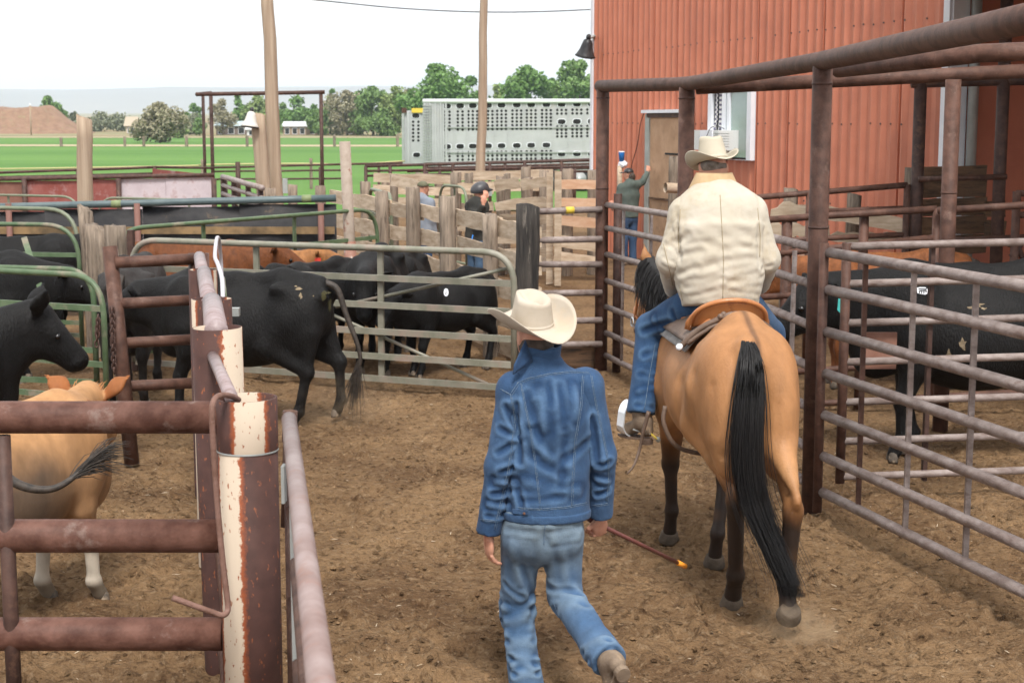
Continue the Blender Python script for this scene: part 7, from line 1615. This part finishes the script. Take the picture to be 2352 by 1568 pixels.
# ---------------------------------------------------------------- three people behind
def farman(label, J, fw, top, bottom, hat, hood=True, vox=.013, hands=((0, 0, -1), (0, 0, -1)), curl=(.5, .5)):
    t = thing('person', label, 'person', (J['pel'][0], J['pel'][1], 0)); fw = nrm(fw); sq = (fw, 1.35); B = Body()
    B.cone(J['pel'] + (0, 0, -.02), J['chest'], .185, .195, .08, sq); B.cone(J['chest'], J['neck'] - (0, 0, .05), .18, .08, .08, sq); B.cone(J['sL'], J['sR'], .078, .078, .08)
    for s in 'LR': B.cone(J['s' + s], J['e' + s], .075, .062, .04).cone(J['e' + s], J['w' + s], .062, .048, .03, cut=(J['w' + s], nrm(J['w' + s] - J['e' + s])))
    if hood: B.ell(J['neck'] + (0, 0, -.035) - fw * .06, (.11, .085, .08), .05); B.cone(J['neck'] - (0, 0, .05), J['neck'] - fw * .02, .085, .08, .03)
    v, f = B.mesh(vox, 1, clip=[(J['pel'] - (0, 0, .06), (0, 0, -1.))]); n = vnormals(v, f); v = v + n * (.018 * fbm(v, 8, 3))[:, None]; part(t, 'hooded_top', (v, f), top)
    B = Body(); B.cone(J['pel'] + (0, 0, .03), J['pel'] - (0, 0, .05), .17, .165, .05, sq)
    for s in 'LR': B.cone(J['h' + s], J['k' + s], .10, .078, .03).cone(J['k' + s], J['a' + s], .078, .07, .03, cut=(J['a' + s], (0, 0, -1.)))
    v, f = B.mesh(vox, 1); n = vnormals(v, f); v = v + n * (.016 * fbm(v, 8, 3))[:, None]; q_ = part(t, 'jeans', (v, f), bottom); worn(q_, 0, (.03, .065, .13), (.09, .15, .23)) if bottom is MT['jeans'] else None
    hv_ = head(J['head'], J['face'], (0, 0, 1), 1.0, .010, J['neck'] - (0, 0, .05)); B = Body(); B.cone(J['pel'], J['chest'], .11, .12, .05, sq); B.cone(J['chest'], J['neck'], .1, .05, .05)
    for s in 'LR': B.cone(J['s' + s], J['e' + s], .042, .034, .03).cone(J['e' + s], J['w' + s], .034, .027, .03).cone(J['h' + s], J['k' + s], .07, .05, .03).cone(J['k' + s], J['a' + s], .05, .035, .03)
    hs_ = [hand(J['w' + s] + nrm(hands[i]) * .015, hands[i], np.cross(hands[i], (1, .3, .1)), curl[i], (.3, 1, .3), 1.0, .006) for i, s in enumerate('LR')]
    part(t, 'body', merge(hv_, B.mesh(.022, 1), *hs_), MT['skin'])
    for s in 'LR': boot(t, (J['a' + s][0], J['a' + s][1], .1), (0, 0, -1), fw, MT['boot'], MT['leather_dark'], 1.0, J['a' + s])
    return t
def standing(u, vtop, d, fw, lean=0., kid=1.0):
    a = npv(P(u, vtop, d)); H = a[2] - .02; fw = nrm(fw); sd_ = np.cross(fw, (0, 0, 1.)); b = np.array([a[0], d, 0.]); z = lambda k: np.array([0, 0, H * k])
    J = dict(head=b + z(.925) + fw * (.03 + lean), neck=b + z(.845) + fw * lean * .8, chest=b + z(.72) + fw * lean * .5, pel=b + z(.52)); 
    for s, k in (('L', -1), ('R', 1)): J.update({'s' + s: b + z(.79) + sd_ * k * .165 * kid + fw * lean * .6, 'e' + s: b + z(.62) + sd_ * k * .215 * kid + fw * lean * .4, 'w' + s: b + z(.49) + sd_ * k * .22 * kid + fw * (.06 + lean * .3), 'h' + s: b + z(.5) + sd_ * k * .085 * kid, 'k' + s: b + z(.285) + sd_ * k * .09 * kid + fw * .02, 'a' + s: b + z(.055) + sd_ * k * .09 * kid})
    J['face'] = fw; J['sd'] = sd_; J['fw'] = fw; return J
def cap(par, J, mat, brimmed=True):
    c, fw = J['head'], nrm(J['face']); B = Body(); B.ell(c + (0, 0, .045), (.092, .108, .075), .02, cut=(c + (0, 0, .03), (0, 0, -1.))); o = part(par, 'cap', B.mesh(.009, 1), mat)
    if brimmed: B = Body(); B.ell(c + fw * .12 + np.array((0, 0, .04)), (.07, .075, .012), .01, (np.cross(fw, (0, 0, 1.)), fw, (0, 0, 1.))); part(o, 'peak', B.mesh(.008, 1), mat)
    return o
# man at the barn door, right arm up to the door
J = standing(1446, 381, 29.2, (-.35, .9, 0)); J['face'] = nrm((-.8, .5, -.1)); J['eR'] = npv(P(1476, 418, 29.3)); J['wR'] = npv(P(1487, 396, 29.5)); J['sR'] = npv(P(1463, 424, 29.2)); J['eL'] = npv(P(1418, 462, 29.1)); J['wL'] = npv(P(1410, 480, 28.8))
t = farman('man in green hooded top and black cap reaching to the barn door', J, J['fw'], MT['hoodie'], MT['jeans_dark'], None, hands=((-.3, -.2, .9), (.2, .3, 1)), curl=(.6, .9)); cap(t, J, MT['dark'])
B = Body(); B.ell(J['head'] - nrm(J['face']) * .06 + (0, 0, -.05), (.075, .075, .09), .02); part(t, 'hair', B.mesh(.012, 1), MT['hair'])
# person in black hood with helmet, hand at the face
J = standing(1092, 416, 23.6, (.75, .62, 0), .05); J['face'] = nrm((.85, .35, -.25)); J['eR'] = npv(P(1110, 505, 23.4)); J['wR'] = npv(P(1112, 460, 23.5)); J['eL'] = npv(P(1098, 500, 23.3)); J['wL'] = npv(P(1110, 470, 23.2))
t = farman('person in black hooded top and dark helmet, hands raised to the face', J, J['fw'], MT['hoodie_black'], MT['jeans'], None, hands=((0, .1, 1), (.2, .1, 1)), curl=(.9, .7))
c = J['head']; B = Body(); B.ell(c + (0, 0, .03), (.115, .135, .115), .03, (np.cross(J['face'], (0, 0, 1.)), J['face'], (0, 0, 1.)), cut=(c + (0, 0, -.035), nrm((0, 0, -1.)))); B.ell(c + J['face'] * .12 + (0, 0, .05), (.10, .07, .025), .03); o = part(t, 'helmet', B.mesh(.010, 1), M('dark_helmet', (.035, .035, .04), (.07, .07, .075), 5, .4, 0))
part(o, 'visor', box(Vector(c + nrm(J['face']) * .15 + (0, 0, .0)), .05, .05, .035), MT['galv'], False)
whole('blue_cord', tube(spline([P(1086, 540, 23.3), P(1082, 560, 23.25), P(1079, 582, 23.25)], 4), .012, 6), MT['blue'], 'blue cord hanging from the black hooded top', 'cord')
# boy in slate hood
J = standing(968, 412, 25.6, (.35, .9, 0), .02, .9); J['face'] = nrm((.8, .5, -.1))
t = farman('person in slate grey hooded top and olive cap behind the board fence', J, J['fw'], MT['hoodie_blue'], MT['jeans_dark'], None); cap(t, J, MT['olive'], True)
q = npv(J['chest']) - np.array(J['fw']) * .165; part(t, 'back_print', box(Vector(q + (.02, -.0, .0)), .04, .004, .035, (.93, -.36, 0), (.36, .93, 0)), MT['yellow'], False)
# ================================================================ the air
hv_ = bpy.data.materials.new('haze'); hv_.use_nodes = True; t = hv_.node_tree; t.nodes.remove(t.nodes['Principled BSDF'])
pv = t.nodes.new('ShaderNodeVolumePrincipled'); pv.inputs['Color'].default_value = (.72, .84, 1.0, 1); pv.inputs['Density'].default_value = .0002; pv.inputs['Anisotropy'].default_value = .0
t.links.new(pv.outputs[0], t.nodes['Material Output'].inputs['Volume'])
o = link('haze', mesh_from('haze', *box((0, 3300, 84), 9500, 3800, 85), smooth=False), hv_); tag(o, 'pale air over the plain', 'haze', None, 'stuff')

# dust kicked up by the hind hoof and by the black cow
def dust(label, c, r, dens, seed):
    m = bpy.data.materials.new('dust'); m.use_nodes = True; t = m.node_tree; t.nodes.remove(t.nodes['Principled BSDF']); N, L = t.nodes, t.links
    pv = N.new('ShaderNodeVolumePrincipled'); pv.inputs['Color'].default_value = (.80, .62, .42, 1)
    tc = N.new('ShaderNodeTexCoord'); ln = N.new('ShaderNodeVectorMath'); ln.operation = 'LENGTH'; sc = N.new('ShaderNodeVectorMath'); sc.operation = 'DIVIDE'; sc.inputs[1].default_value = r
    L.new(tc.outputs['Object'], sc.inputs[0]); L.new(sc.outputs[0], ln.inputs[0])
    f = N.new('ShaderNodeMapRange'); f.inputs['From Min'].default_value = .95; f.inputs['From Max'].default_value = .15; L.new(ln.outputs['Value'], f.inputs['Value'])
    n = N.new('ShaderNodeTexNoise'); n.inputs['Scale'].default_value = 9; n.inputs['Detail'].default_value = 3; L.new(tc.outputs['Object'], n.inputs['Vector'])
    g = N.new('ShaderNodeMapRange'); g.inputs['From Min'].default_value = .42; g.inputs['From Max'].default_value = .68; g.inputs['To Max'].default_value = dens; L.new(n.outputs['Fac'], g.inputs['Value'])
    k = N.new('ShaderNodeMath'); k.operation = 'MULTIPLY'; L.new(f.outputs[0], k.inputs[0]); L.new(g.outputs[0], k.inputs[1]); L.new(k.outputs[0], pv.inputs['Density'])
    L.new(pv.outputs[0], N['Material Output'].inputs['Volume'])
    v, fc = ball((0, 0, 0), 1, 16, 10); v = [(p.x * r[0], p.y * r[1], p.z * r[2]) for p in v]
    o = link('dust', mesh_from('dust', np.array(v), fc), m, None, tuple(c)); tag(o, label, 'dust', None, 'stuff')
dust('puff of dust kicked up by the horse\'s hind hoof', P(1835, 1455, 7.8), (.26, .3, .22), 5.0, 1)
dust('thin dust hanging behind the striding black cow\'s feet', P(790, 930, 13.6), (.7, .5, .40), .9, 2)
